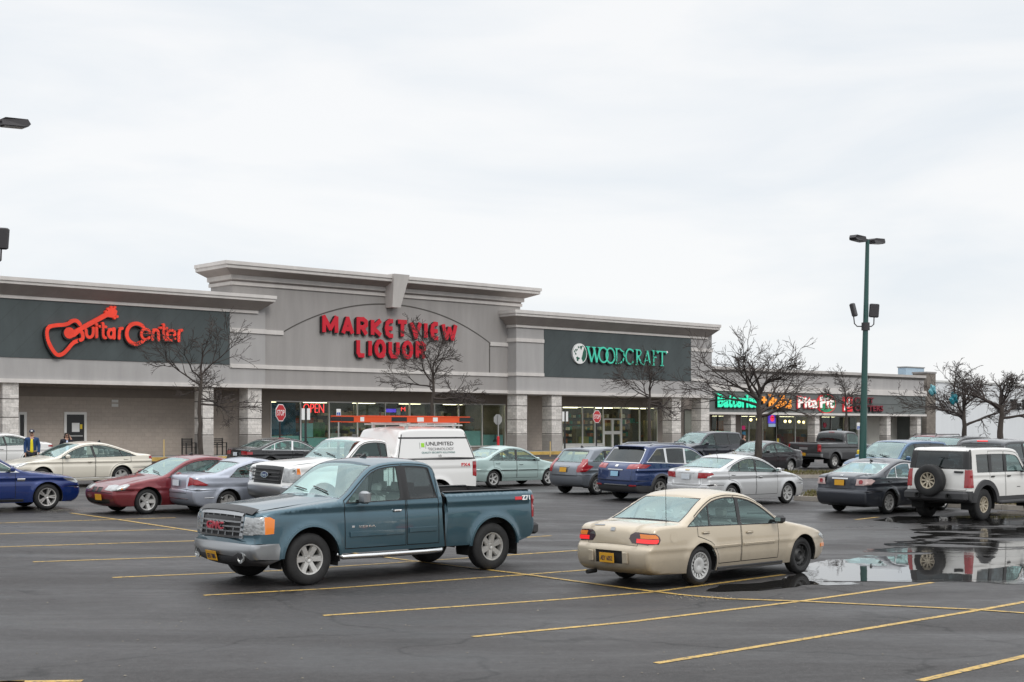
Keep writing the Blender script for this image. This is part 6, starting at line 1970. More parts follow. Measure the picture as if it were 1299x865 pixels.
def ladder(x0, x1, y, z, w_, label):
    t = thing('ladder', label, 'ladder', group='orange ladders on the service truck')
    t.location = f.root.location; t.rotation_euler = f.root.rotation_euler
    for s_ in (-1, 1):
        mb = MB(); yy = y + s_ * w_ / 2; mb.box(x0, x1, yy - .022, yy + .022, z, z + .165, 0); mb.box(x0, x1, yy - .030, yy + .030, z + .003, z + .020, 0); mb.box(x0, x1, yy - .030, yy + .030, z + .145, z + .162, 0)
        r = obj('rail', mb, M['ladder'], t)
        for xx, ww_, mm in ((x0 + .12, .5, 'black'), (x1 - .18, .36, 'black'), (x1 - .62, .12, 'white'), ((x0 + x1) / 2 + .3, .5, 'black'), ((x0 + x1) / 2 - .4, .22, 'white'), ((x0 + x1) / 2 - .9, .16, 'white')):
            mb = MB(); mb.box(xx - ww_ / 2, xx + ww_ / 2, yy - .0255, yy + .0255, z + .028, z + .138); obj('rail_sticker', mb, M[mm], r)
    mb = MB(); n_ = int((x1 - x0) / .305)
    for k in range(n_):
        xx = x0 + .2 + k * .305; mb.tube([(xx, y - w_ / 2 + .01, z + .06), (xx, y + w_ / 2 - .01, z + .06)], .018, 8)
    obj('rung', mb, M['frame'], t)
ladder(X(5.95), X(1.75), .42, 2.385, .46, 'orange and black extension ladder on the near side of the truck rack')
ladder(X(5.7), X(3.2), -.30, 2.385, .42, 'shorter orange ladder on the far side of the truck rack')

# ---- royal blue sedan at the left edge
P = sedan(5.05, 1.54, .965, 2.868, .92, .345, hz=.80, cx=1.60, cz=1.02, r0=2.42, r1=3.62, dx=4.52, dz=1.12, zb=(1.02, 1.08), B=2.85, Q=3.70, wheel=('d5', 'alloy'), zc=.84, cr=.018, frame_m='chrome', seal=.022)
P['mats'] = dict(lower_lip=V['trim'])
lamp_regions(P, front=[(.68, .50), (.79, .48), (.79, 9), (.70, 9)], fside=[(-.05, .70), (-.05, .79), (.34, .835), (.52, .84), (.40, .77), (.16, .70)], rear=[(.85, .5), (1.0, .5), (1.0, 9), (.85, 9)], rside=[(5.2, .86), (5.2, 1.0), (4.95, 1.0), (4.9, .9)])
V['blue'] = paint('royal_blue_paint', (.006, .026, .145), .35, .26)
taurus = vehicle('parked_car', 'royal blue sedan with split spoke wheels cut off by the left edge', 'car', P, V['blue'], FWD - R(4), 59.5, 'f', 37.2)
taurus.side_box('fender_vent', 1.62, .80, .20, .075, V['chrome'], .01)
taurus.side_box('sill_strip', 2.5, .265, 1.9, .09, V['trim'], .012); taurus.side_box('reflector', .14, .58, .12, .03, V['chrome'], .006)

# ---- dark red coupe
P = sedan(4.80, 1.44, .90, 2.852, .92, .325, hz=.70, cx=1.42, cz=.95, r0=2.25, r1=3.35, dx=4.20, dz=1.02, zb=(.93, .99), B=2.98, coupe=True, cR=((3.92, .99), (3.5, 1.32)), wheel=('s5', 'alloy'), zc=.66)
lamp_regions(P, front=[(.60, .40), (.70, .36), (.735, .55), (.735, 9), (.60, 9)], fside=[(-.05, .60), (-.05, .735), (.36, .78), (.44, .76), (.30, .64)], rear=[(.8, .45), (.95, .45), (.95, 9), (.8, 9)], rside=[(4.9, .8), (4.9, .95), (4.6, .94), (4.62, .82)])
P['extra_front'] += [('grille', 'front', [(.53, .04), (.645, .03), (.645, .27), (.545, .25)], True), ('grille', 'front', [(.30, -.55), (.36, -.62), (.40, -.62), (.40, .62), (.36, .62), (.30, .55)], False)]
V['red'] = paint('dark_red_paint', (.175, .010, .018), .35, .30, .15)
g6 = vehicle('parked_car', 'dark red coupe with twin nostril grille and yellow front plate', 'car', P, V['red'], BACK, 186, 'f', 36.0)
g6.plate('front', .455, .22, V['plate_ny']); g6.antenna(2.6, 0, .07, fin=True)
g6.side_box('turn_lamp', .22, .66, .05, .05, V['amber'], .006)

# ---- silver coupe seen from behind
P = sedan(4.46, 1.40, .875, 2.62, .86, .305, hz=.67, cx=1.28, cz=.92, r0=2.02, r1=2.95, dx=3.80, dz=1.03, zb=(.90, .965), B=2.66, coupe=True, cR=((3.40, .965), (2.98, 1.29)), wheel=('s5', 'alloy'), zc=.78, cr=.012, trunk=(.56, 3.86, .70))
P['mats'] = dict(inset=V['chrome_dull']); P['names'] = dict(inset='trunk_inset')
lamp_regions(P, rear=[(.74, .52), (.77, .74), (.92, 9), (.97, .52)] if False else [(.73, .50), (.95, .55), (.93, 9), (.78, 9)], rside=[(4.5, .765), (4.5, .935), (4.33, .90), (4.05, .77), (4.12, .75)], front=[(.56, .45), (.66, .45), (.66, 9), (.56, 9)], fside=[(-.05, .56), (-.05, .66), (.3, .69), (.3, .6)])
V['silver'] = paint('silver_car_paint', (.40, .43, .50), .55, .34, .12)
cvc = vehicle('parked_car', 'silver two door coupe seen from behind next to the dark red coupe', 'car', P, V['silver'], FWD, 288, 'r', 36.2)
cvc.plate('rear', .80, 0, V['plate_white']); cvc.side_box('side_molding', 3.9, .44, .5, .03, V['chrome'], .006)
cvc.decal('chrome_strip', 'rear', .43, 0, 1.3, .02, V['chrome'], .006)

# ---- cream sedan behind
P = sedan(5.11, 1.495, .925, 2.837, 1.02, .335, hz=.76, cx=1.55, cz=1.0, r0=2.42, r1=3.55, dx=4.48, dz=1.10, zb=(.98, 1.04), B=2.86, Q=3.86, wheel=('s5', 'alloy'), zc=.86, cr=.02, frame_m='trim')
lamp_regions(P, front=[(.66, .5), (.76, .5), (.76, 9), (.66, 9)], fside=[(-.05, .66), (-.05, .76), (.40, .84), (.55, .84), (.3, .72)], rear=[(.9, .5), (1.03, .5), (1.03, 9), (.9, 9)], rside=[(5.2, .9), (5.2, 1.03), (4.9, 1.02), (4.9, .93)])
V['cream'] = paint('cream_white_paint', (.70, .655, .56), .1, .32, .10)
imp = vehicle('parked_car', 'cream white sedan with chrome mirror in the row before the block wall', 'car', P, V['cream'], BACK, 53, 'f', 47.2)
imp.side_box('chrome_strip', 2.7, .30, 2.0, .02, V['chrome'], .006); imp.antenna(3.4, 0, .08, fin=True)

# ---- white sedan at the far left
P = sedan(4.85, 1.47, .92, 2.80, .96, .33, hz=.74, cx=1.45, cz=.98, r0=2.3, r1=3.4, dx=4.30, dz=1.10, zb=(.96, 1.03), B=2.7, Q=3.6)
lamp_regions(P, rear=[(.88, .4), (1.03, .4), (1.03, 9), (.88, 9)], rside=[(4.95, .88), (4.95, 1.03), (4.55, .98), (4.55, .93)])
ws_ = vehicle('parked_car', 'white sedan parked behind the man in the blue jacket', 'car', P, V['white_p'], BACK, 38, 'r', 60.0)

# ---- black sedan by the liquor shop
P = sedan(4.92, 1.455, .935, 2.91, .92, .335, hz=.74, cx=1.45, cz=.98, r0=2.32, r1=3.45, dx=4.32, dz=1.05, zb=(.95, 1.0), B=2.72, Q=3.62, frame_m='chrome', seal=.02)
lamp_regions(P, rear=[(.78, .42), (.93, .40), (.93, 9), (.78, 9)], rside=[(5.0, .78), (5.0, .93), (4.66, .91), (4.66, .80)])
V['black_p'] = paint('black_car_paint', (.012, .012, .014), .3, .22)
aud = vehicle('parked_car', 'black sedan with chrome window line near the stop sign', 'car', P, V['black_p'], FWD, 342, 'r', 59.0)
aud.plate('rear', .80, 0, V['plate_white'])

# ---- pale green sedan
P = sedan(4.45, 1.44, .86, 2.62, .85, .305, hz=.69, cx=1.26, cz=.96, r0=2.0, r1=3.02, dx=3.78, dz=1.04, zb=(.93, .975), B=2.40, Q=3.08, wheel=('t5', 'hubcap'), zc=.62, cr=.008)
lamp_regions(P, rear=[(.76, .5), (.95, .5), (.95, 9), (.76, 9)], rside=[(4.5, .76), (4.5, .95), (4.25, .95), (4.28, .78)], front=[(.58, .42), (.70, .42), (.70, 9), (.58, 9)], fside=[(-.05, .58), (-.05, .70), (.32, .75), (.3, .63)])
V['pale_green'] = paint('pale_green_paint', (.40, .52, .50), .35, .34, .10)
hyb = vehicle('parked_car', 'pale green sedan between the service truck and the grey hatchback', 'car', P, V['pale_green'], FWD - R(2), 625.4, 'r', 50.6)
hyb.side_box('side_molding', 1.9, .60, .9, .03, V['seam'], .006); hyb.side_box('side_molding', 2.8, .60, .75, .03, V['seam'], .006)

# ---- grey hatchback
P = wagon(4.14, 1.535, .85, 2.60, .80, .315, hz=.80, cx=1.05, cz=1.02, r0=1.85, r1=3.52, rb=3.98, zb=(.98, 1.10), B=2.26, C=3.02, tailz=1.0, cR=((3.62, 1.10), (3.10, 1.42)), wheel=('s7', 'alloy'), dark_from=None, glass_rear='glass', tum=.24, rw_in=.10, zc=.80, cr=.012)
lamp_regions(P, rear=[(.74, .58), (.80, .56), (.98, .60), (1.16, .56), (1.16, 9), (.74, 9)], rside=[(4.2, .74), (4.2, .98), (3.90, 1.18), (3.80, 1.16), (3.86, 1.0), (3.62, .93), (3.95, .76)])
V['greymet'] = paint('grey_metallic_paint', (.20, .22, .25), .6, .34, .18)
ver = vehicle('parked_car', 'small grey hatchback with tall red tail lamps and yellow plate', 'car', P, V['greymet'], FWD, 757, 'r', 46.6)
ver.plate('rear', .80, 0, V['plate_ny']); ver.decal('chrome_strip', 'rear', .90, 0, .46, .05, V['chrome_dull'], .012); ver.arch_flare(V['cladding'], .05, .012)
ver.antenna(3.3, 0, .06, fin=True)

# ---- blue crossover
P = wagon(4.69, 1.72, .92, 2.705, .93, .37, hz=.90, cx=1.22, cz=1.12, r0=2.05, r1=4.02, rb=4.46, zb=(1.10, 1.20), B=2.48, C=3.36, tailz=1.12, cR=((4.16, 1.26), (3.70, 1.60)), wheel=('d5', 'alloy'), tum=.27, frame_m='chrome', seal=.02, zc=.95, cr=.02, flare=.035)
lamp_regions(P, rear=[(.98, .44), (1.12, .46), (1.14, 9), (1.0, 9)], rside=[(4.75, 1.0), (4.75, 1.12), (4.50, 1.17), (4.08, 1.12), (4.3, 1.02)])
P['mats'] = dict(clad=V['cladding']); P['names'] = dict(clad='lower_cladding')
P['extra_front'] += [('clad', 'rear', [(.30, -9), (.50, -9), (.50, 9), (.30, 9)], False)]
P['extra_side'] += [('clad', [(-.1, .2), (-.1, .46), (4.8, .50), (4.8, .2)])]
V['navy'] = paint('deep_blue_paint', (.014, .036, .125), .4, .26, .15)
rog = vehicle('parked_suv', 'deep blue crossover with roof rails and pale blue plate', 'suv', P, V['navy'], FWD, 836, 'r', 43.6)
rog.plate('rear', .83, 0, V['plate_blue']); rog.decal('chrome_strip', 'rear', .955, 0, .62, .035, V['chrome'], .012); rog.decal('round_badge', 'rear', 1.055, 0, .11, .10, V['chrome'], .01)
rog.decal('chrome_strip', 'rear', .515, -.05, .95, .03, V['chrome_dull'], .01); rog.decal('reflector', 'rear', .50, -.70, .26, .05, V['lampred'], .012); rog.decal('reflector', 'rear', .50, .70, .26, .05, V['lampred'], .012)
rog.arch_flare(V['cladding'], .06, .014)
X = lambda x: rog.xm - x
for y in (-.55, .55):
    mb = MB(); mb.tube([(X(2.1), y, 1.70), (X(2.25), y, 1.765), (X(3.6), y, 1.76), (X(3.85), y, 1.69)], .02, 8); obj('roof_rail', mb, V['chrome_dull'], rog.root)
mb = MB(); mb.bbox(X(4.16), X(3.92), -.56, .56, 1.655, 1.685, .012); obj('spoiler', mb, V['navy'], rog.root)

# ---- silver white sedan in the middle
P = sedan(4.60, 1.475, .90, 2.685, .90, .325, hz=.76, cx=1.28, cz=1.02, r0=2.10, r1=3.15, dx=4.02, dz=1.10, zb=(.98, 1.05), B=2.44, Q=3.22, cR=((3.72, 1.05), (3.22, 1.36)), wheel=('d6', 'hubcap'), zc=.88, cr=.018, trunk=(.62, 4.06, .72))
lamp_regions(P, rear=[(.83, .42), (.99, .44), (1.0, 9), (.85, 9)], rside=[(4.7, .85), (4.7, 1.0), (4.40, 1.0), (4.36, .95)], front=[(.62, .45), (.76, .45), (.76, 9), (.62, 9)], fside=[(-.05, .62), (-.05, .76), (.45, .84), (.4, .74)])
V['silverw'] = paint('silver_white_paint', (.60, .605, .61), .35, .34, .10)
cru = vehicle('parked_car', 'silver white sedan with grey plate between the blue crossover and the charcoal sedan', 'car', P, V['silverw'], FWD, 926, 'r', 41.6)
cru.plate('rear', .87, 0, V['plate_white']); cru.decal('chrome_strip', 'rear', .985, 0, .62, .025, V['chrome'], .01); cru.antenna(3.2, .0, .16, .5); cru.decal('badge', 'rear', 1.035, 0, .16, .05, mat('gold_badge', (.55, .38, .10), .3, .6), .006)

# ---- charcoal sedan
P = sedan(4.82, 1.475, .90, 2.776, .96, .325, hz=.74, cx=1.42, cz=.98, r0=2.25, r1=3.32, dx=4.22, dz=1.08, zb=(.95, 1.02), B=2.62, Q=3.38, cR=((3.86, 1.02), (3.34, 1.36)), frame_m='chrome', seal=.02, wheel=('s9', 'alloy'), zc=.84, cr=.016, trunk=(.70, 4.28, .66))
P['mats'] = dict(clear=V['clearlamp']); P['names'] = dict(clear='taillight')
P['extra_front'] = [('clear', 'rear', [(.80, .48), (.97, .52), (.98, 9), (.80, 9)], True), ('taillight', 'rear', [(.84, .60), (.90, .575), (.95, .61), (.95, .68), (.90, .71), (.84, .68)], True)]
P['extra_side'] = [('clear', [(4.9, .80), (4.9, .98), (4.55, .98), (4.42, .93), (4.6, .82)])]
V['charcoal'] = paint('charcoal_blue_paint', (.030, .035, .048), .45, .30, .10)
alt = vehicle('parked_car', 'charcoal sedan with clear tail lamps to the left of the white off-roader', 'car', P, V['charcoal'], FWD, 1126, 'r', 39.2)
alt.plate('rear', .86, 0, V['plate_ny']); alt.decal('chrome_strip', 'rear', .965, 0, .52, .045, V['chrome'], .014); alt.decal('badge', 'rear', 1.03, 0, .09, .07, V['chrome'], .006); alt.antenna(3.3, 0, .05, fin=True)

# ---- white boxy off-roader
sil = [(.30, .50, 1), (.12, .55), (.05, .68), (.05, .85), (.09, .9), (.09, 1.12), (.16, 1.18), (1.0, 1.22), (1.38, 1.24), (1.50, 1.26), (1.80, 1.62), (1.92, 1.78), (2.10, 1.855), (2.7, 1.885), (4.0, 1.88), (4.24, 1.86), (4.32, 1.79), (4.40, 1.35), (4.44, 1.0), (4.44, .78), (4.46, .70), (4.44, .52), (4.3, .46, 1)]
P = dict(DEF); P.update(sil=sil, L=4.48, W=.945, wb=2.84, fo=.86, R=.415, ww=.28, rim=.215, zb0=1.25, zb1=1.26, dlo=(1.72, 4.2), dlo_g=.17, cutF=((1.66, 1.25), (1.98, 1.70)), cutR=((4.06, 1.26), (4.04, 1.72)), pillars=[((2.62, 1.25), (2.60, 1.72), .16), ((3.38, 1.26), (3.37, 1.72), .16)],
    doors=[(1.62, 2.66), (2.675, 3.46)], handles=[(2.50, 1.14), (3.32, 1.14)], handle_m=V['trim'], ws=(1.27, 1.75), rw=(1.36, 1.77), rw_in=.05, glass_rear='glass_dark', hood=(.2, 1.4, .9), trunk=(.80, 4.27, .93), tum=.11, rr=.045, kf=.06, kr=.03, Lt=.4, zc=1.18, cr=.006, flare=0, ra_add=.10, sill=.50,
    seats=(2.35, 3.1), mir=(1.85, 1.22, .2, .2), mirror_m=V['trim'], wheel=('s9', 'alloy_tan'), dark_from=2.7, seal=.012, corner=.05, crown=dict(front=.04, hood=.03, ws=.03, roof=.02, rear=.015, deck=0, tail=.015))
P['mats'] = dict(lower=V['cladding'], pillar=V['trim']); P['names'] = dict(lower='rear_bumper', pillar='black_pillar')
P['extra_front'] = [('lower', 'rear', [(.46, -9), (.775, -9), (.775, 9), (.46, 9)], False), ('taillight', 'rear', [(.86, .76), (1.32, .76), (1.32, 9), (.86, 9)], True), ('pillar', 'rear', [(1.33, .70), (1.80, .66), (1.80, 9), (1.33, 9)], True)]
P['extra_side'] = [('lower', [(4.9, .4), (4.9, .775), (4.30, .775), (4.22, .60), (4.22, .4)]), ('taillight', [(4.8, .86), (4.8, 1.32), (4.27, 1.32), (4.27, .86)]), ('pillar', [(4.9, 1.33), (4.9, 1.86), (4.22, 1.86), (4.28, 1.33)]), ('lower', [(1.3, .42), (1.3, .60), (3.4, .60), (3.4, .42)])]
V['white_h'] = paint('white_truck_paint', (.72, .71, .68), 0, .36, .22)
hum = vehicle('parked_offroader', 'white boxy off-roader with a spare wheel on its tailgate beside the puddle', 'suv', P, V['white_h'], FWD, 1246, 'r', 37.0)
h = hum; X = lambda x: h.xm - x
sw = part('spare_wheel', h.root, (X(4.62), .12, 1.03), (0, 0, R(-90)))
td, rd = wheel_meshes(h.R, h.ww, h.rim, 's9', V['alloy_tan'])
for nm, da in (('tyre', td), ('rim', rd)):
    o = bpy.data.objects.new(nm, da); COL.objects.link(o); o.parent = sw
sw.rotation_euler = (0, 0, R(-90))
h.plate('rear', .66, .62, V['plate_ny'], 'DKT 9041')
for y in (-.60,): h.decal('door_handle', 'rear', 1.26, y, .26, .05, V['trim'], .03)
h.arch_flare(V['cladding'], .13, .055, a0=-.15)
mb = MB(); mb.bbox(X(4.64), X(4.42), -.90, .90, .52, .76, .05); obj('rear_bumper', mb, V['cladding'], h.root)
mb = MB()
for y in (-.45, .45): mb.lathe([(-.02, .06), (-.06, .075), (-.06, .05), (.0, .03)], 14, axis='x')
for i, q in enumerate(mb.v): mb.v[i] = (q[0] + X(4.64), q[1] + (-.45 if i < len(mb.v) // 2 else .45), q[2] + .64)
obj('tow_hook', mb, V['well'], h.root)
for g_ in (1, -1):
    mb = MB(); mb.tube([(X(1.45), g_ * .90, .50), (X(1.52), g_ * 1.0, .46), (X(3.05), g_ * 1.0, .46), (X(3.15), g_ * .9, .50)], .05, 8); obj('side_step', mb, V['cladding'], h.root)
mb = MB(); mb.box(X(4.2), X(.4), -.40, .40, .42, .62); obj('chassis', mb, V['well'], h.root)
h.side_box('door_badge', 2.0, .84, .16, .025, V['trim'], .008)
mb = MB()
for y in (-.62, .62): mb.bbox(X(4.1), X(2.2), y - .02, y + .02, 1.895, 1.925, .008)
obj('roof_rail', mb, V['trim'], h.root)

# ---- the rows towards the low strip
P = wagon(4.9, 1.74, .95, 2.95, .95, .345, hz=.92, cx=1.15, cz=1.14, r0=1.95, r1=4.5, rb=4.78, zb=(1.08, 1.12), B=2.35, C=3.45, dark_from=2.4, grid=.11)
lamp_regions(P, front=[(.74, .48), (.88, .48), (.88, 9), (.74, 9)], fside=[(-.05, .74), (-.05, .88), (.40, .94), (.36, .80)], rear=[(.9, .6), (1.15, .6), (1.15, 9), (.9, 9)])
V['navydark'] = paint('dark_slate_paint', (.028, .030, .042), .4, .30)
van = vehicle('parked_van', 'dark slate minivan in front of the round red and blue hanging sign and pillar', 'van', P, V['navydark'], BACK, 885, 'f', 73.0)
van.root['label'] = 'dark slate minivan nose left behind the silver white sedan'

P = sedan(4.58, 1.45, .86, 2.624, .92, .31, hz=.72, cx=1.35, cz=.97, r0=2.05, r1=3.1, dx=3.92, dz=1.07, zb=(.95, .99), B=2.5, Q=None, wheel=('s5', 'hubcap'), grid=.1)
lamp_regions(P, rear=[(.85, .5), (1.0, .5), (1.0, 9), (.85, 9)], rside=[(4.7, .85), (4.7, 1.0), (4.4, 1.0), (4.42, .88)])
V['darkgrey'] = paint('dark_grey_paint', (.040, .040, .044), .45, .32)
cob = vehicle('parked_car', 'dark grey sedan just right of the tall tree trunk on the island', 'car', P, V['darkgrey'], BACK, 1002, 'r', 66.0)

Zr2 = 1.30
sil = [(.26, .42, 1), (.08, .47), (.0, .6), (.02, .8), (.06, 1.05), (.2, 1.14), (1.3, 1.22), (1.5, 1.25), (1.9, 1.60), (2.1, 1.80), (2.4, 1.87), (2.9, 1.86), (3.1, 1.80), (3.18, 1.66), (3.22, Zr2, 1), (3.28, Zr2, 1), (5.35, Zr2), (5.43, Zr2 - .02), (5.45, 1.2), (5.45, .7), (5.38, .6, 1)]
P = dict(DEF); P.update(sil=sil, L=5.48, W=1.0, wb=3.2, fo=.95, R=.385, ww=.25, rim=.225, zb0=1.22, zb1=1.24, dlo=(1.75, 3.05), cutF=((1.62, 1.22), (2.2, 1.78)), cutR=((3.02, 1.24), (2.98, 1.78)), pillars=[], doors=[(1.55, 3.0)], handles=[(2.8, 1.1)], ws=(1.26, 1.78), rw=(1.36, 1.74), rw_in=.10, glass_rear='glass_dark', hood=(.2, 1.45, .9),
    tum=.25, rr=.07, kf=.08, kr=.02, Lt=.5, zc=1.12, ra_add=.10, sill=.48, bed=(3.25, 5.43), zrail=Zr2, seats=(2.6,), mir=(1.85, 1.22, .2, .2), wheel=('s5', 'alloy'), grid=.1, crown=dict(front=.08, hood=.05, ws=.06, roof=.05, rear=.02, deck=0, tail=.02))
P['mats'] = dict(bumper=V['chrome_dull'])
P['extra_front'] = [('taillight', 'rear', [(.86, .84), (1.22, .84), (1.22, 9), (.86, 9)], True), ('bumper', 'rear', [(.58, -9), (.76, -9), (.76, 9), (.58, 9)], False)]
P['extra_side'] = [('taillight', [(5.6, .86), (5.6, 1.22), (5.33, 1.22), (5.33, .86)]), ('bumper', [(5.6, .55), (5.6, .76), (5.2, .76), (5.2, .55)])]
V['pewter'] = paint('pewter_truck_paint', (.040, .040, .043), .5, .32)
f15 = vehicle('pickup_truck', 'dark pewter pickup with chrome bumper in front of the pita shop', 'pickup truck', P, V['pewter'], FWD, 1058, 'r', 71.5, 'pickup trucks in the lot')
f15.plate('rear', .72, 0, V['plate_ny'])
X = lambda x: f15.xm - x
mb = MB(); xa, xb = X(5.38), X(3.30)
mb.box(xa, xb, -.80, .80, .76, .78); mb.box(xa, xb, .80, .83, .76, Zr2 - .01); mb.box(xa, xb, -.83, -.80, .76, Zr2 - .01); mb.box(xa - .03, xa, -.83, .83, .76, Zr2 - .01)
obj('bed_liner', mb, V['well'], f15.root)
f15.decal('tailgate_emblem', 'rear', 1.0, 0, .5, .12, V['chrome_dull'], .006); f15.decal('brake_light', 'rear', 1.80, 0, .34, .04, V['lampred'], .012)

P = wagon(4.95, 1.755, .96, 2.95, .95, .35, hz=.92, cx=1.12, cz=1.12, r0=1.95, r1=4.5, rb=4.82, zb=(1.07, 1.10), B=2.35, C=3.45, dark_from=2.4, grid=.1)
lamp_regions(P, front=[(.72, .50), (.86, .46), (.88, 9), (.72, 9)], fside=[(-.05, .72), (-.05, .88), (.42, .95), (.36, .78)], rear=[(.9, .6), (1.15, .6), (1.15, 9), (.9, 9)], rside=[(5.0, .9), (5.0, 1.15), (4.8, 1.15), (4.82, .9)])
V['skyblue'] = paint('steel_blue_paint', (.045, .12, .23), .45, .30, .1)
bva = vehicle('parked_van', 'steel blue minivan facing left behind the charcoal sedan', 'van', P, V['skyblue'], BACK, 1136, 'f', 52.0)
bva.side_box('turn_lamp', .24, .82, .10, .06, V['amber'], .006)

P = wagon(4.75, 1.80, .93, 2.8, .9, .36, cx=1.2, cz=1.15, zb=(1.1, 1.14), hz=.95, dark_from=2.3, grid=.13)
V['winered'] = paint('wine_red_paint', (.20, .012, .022), .3, .32)
rsu = vehicle('parked_suv', 'wine red suv with only its roof showing behind the steel blue minivan', 'suv', P, V['winered'], BACK, 1176, 'f', 64.0)
mb = MB()
for y in (-.58, .58): mb.tube([(rsu.xm - 2.0, y, 1.78), (rsu.xm - 2.1, y, 1.86), (rsu.xm - 4.0, y, 1.86), (rsu.xm - 4.1, y, 1.78)], .022, 6)
obj('roof_rail', mb, V['trim'], rsu.root)
P = wagon(4.9, 1.82, .97, 2.9, .95, .38, cx=1.25, cz=1.2, zb=(1.14, 1.16), hz=1.0, r1=4.6, rb=4.8, dark_from=2.3, grid=.13)
bsu = vehicle('parked_suv', 'black suv with tinted windows behind the white off-roader', 'suv', P, V['black_p'], BACK, 1205, 'f', 60.0)

Zr3 = 1.38
sil = [(.26, .46, 1), (.08, .5), (.0, .65), (.02, .85), (.06, 1.12), (.2, 1.22), (1.3, 1.30), (1.5, 1.33), (1.85, 1.66), (2.05, 1.86), (2.4, 1.93), (3.5, 1.925), (3.85, 1.87), (3.95, 1.70), (4.0, Zr3, 1), (4.06, Zr3, 1), (5.75, Zr3), (5.83, Zr3 - .02), (5.85, 1.2), (5.85, .75), (5.78, .62, 1)]
P = dict(DEF); P.update(sil=sil, L=5.88, W=1.01, wb=3.65, fo=.97, R=.40, ww=.26, rim=.23, zb0=1.30, zb1=1.32, dlo=(1.75, 3.85), cutF=((1.64, 1.3), (2.2, 1.84)), cutR=((3.80, 1.32), (3.75, 1.84)), pillars=[((2.75, 1.3), (2.74, 1.84), .12)], doors=[(1.55, 2.76), (2.77, 3.85)], handles=[(2.6, 1.18), (3.7, 1.18)], ws=(1.34, 1.84), rw=(1.44, 1.80), rw_in=.10, glass_rear='glass_dark', hood=(.2, 1.45, .9),
    tum=.24, rr=.07, kf=.08, kr=.02, Lt=.5, zc=1.2, ra_add=.10, sill=.5, bed=(4.03, 5.83), zrail=Zr3, seats=(2.6, 3.5), mir=(1.85, 1.3, .22, .22), wheel=('s5', 'alloy'), grid=.1, crown=dict(front=.08, hood=.05, ws=.06, roof=.05, rear=.02, deck=0, tail=.02), dark_from=2.8)
P['extra_front'] = [('taillight', 'rear', [(.9, .84), (1.3, .84), (1.3, 9), (.9, 9)], True)]
P['extra_side'] = [('taillight', [(6.0, .9), (6.0, 1.3), (5.72, 1.3), (5.72, .9)])]
V['slate'] = paint('slate_truck_paint', (.026, .030, .036), .4, .32)
crw = vehicle('pickup_truck', 'slate crew cab pickup with red roof brake lamp at the right edge', 'pickup truck', P, V['slate'], FWD, 1262, 'r', 46.5, 'pickup trucks in the lot')
crw.decal('brake_light', 'rear', 1.86, 0, .40, .05, V['lamplit'], .012)
mb = MB(); xa, xb = crw.xm - 5.78, crw.xm - 4.08
mb.box(xa, xb, -.80, .80, .8, .82); mb.box(xa, xb, .80, .83, .8, Zr3 - .01); mb.box(xa, xb, -.83, -.80, .8, Zr3 - .01); mb.box(xa - .03, xa, -.83, .83, .8, Zr3 - .01)
obj('bed_liner', mb, V['well'], crw.root)
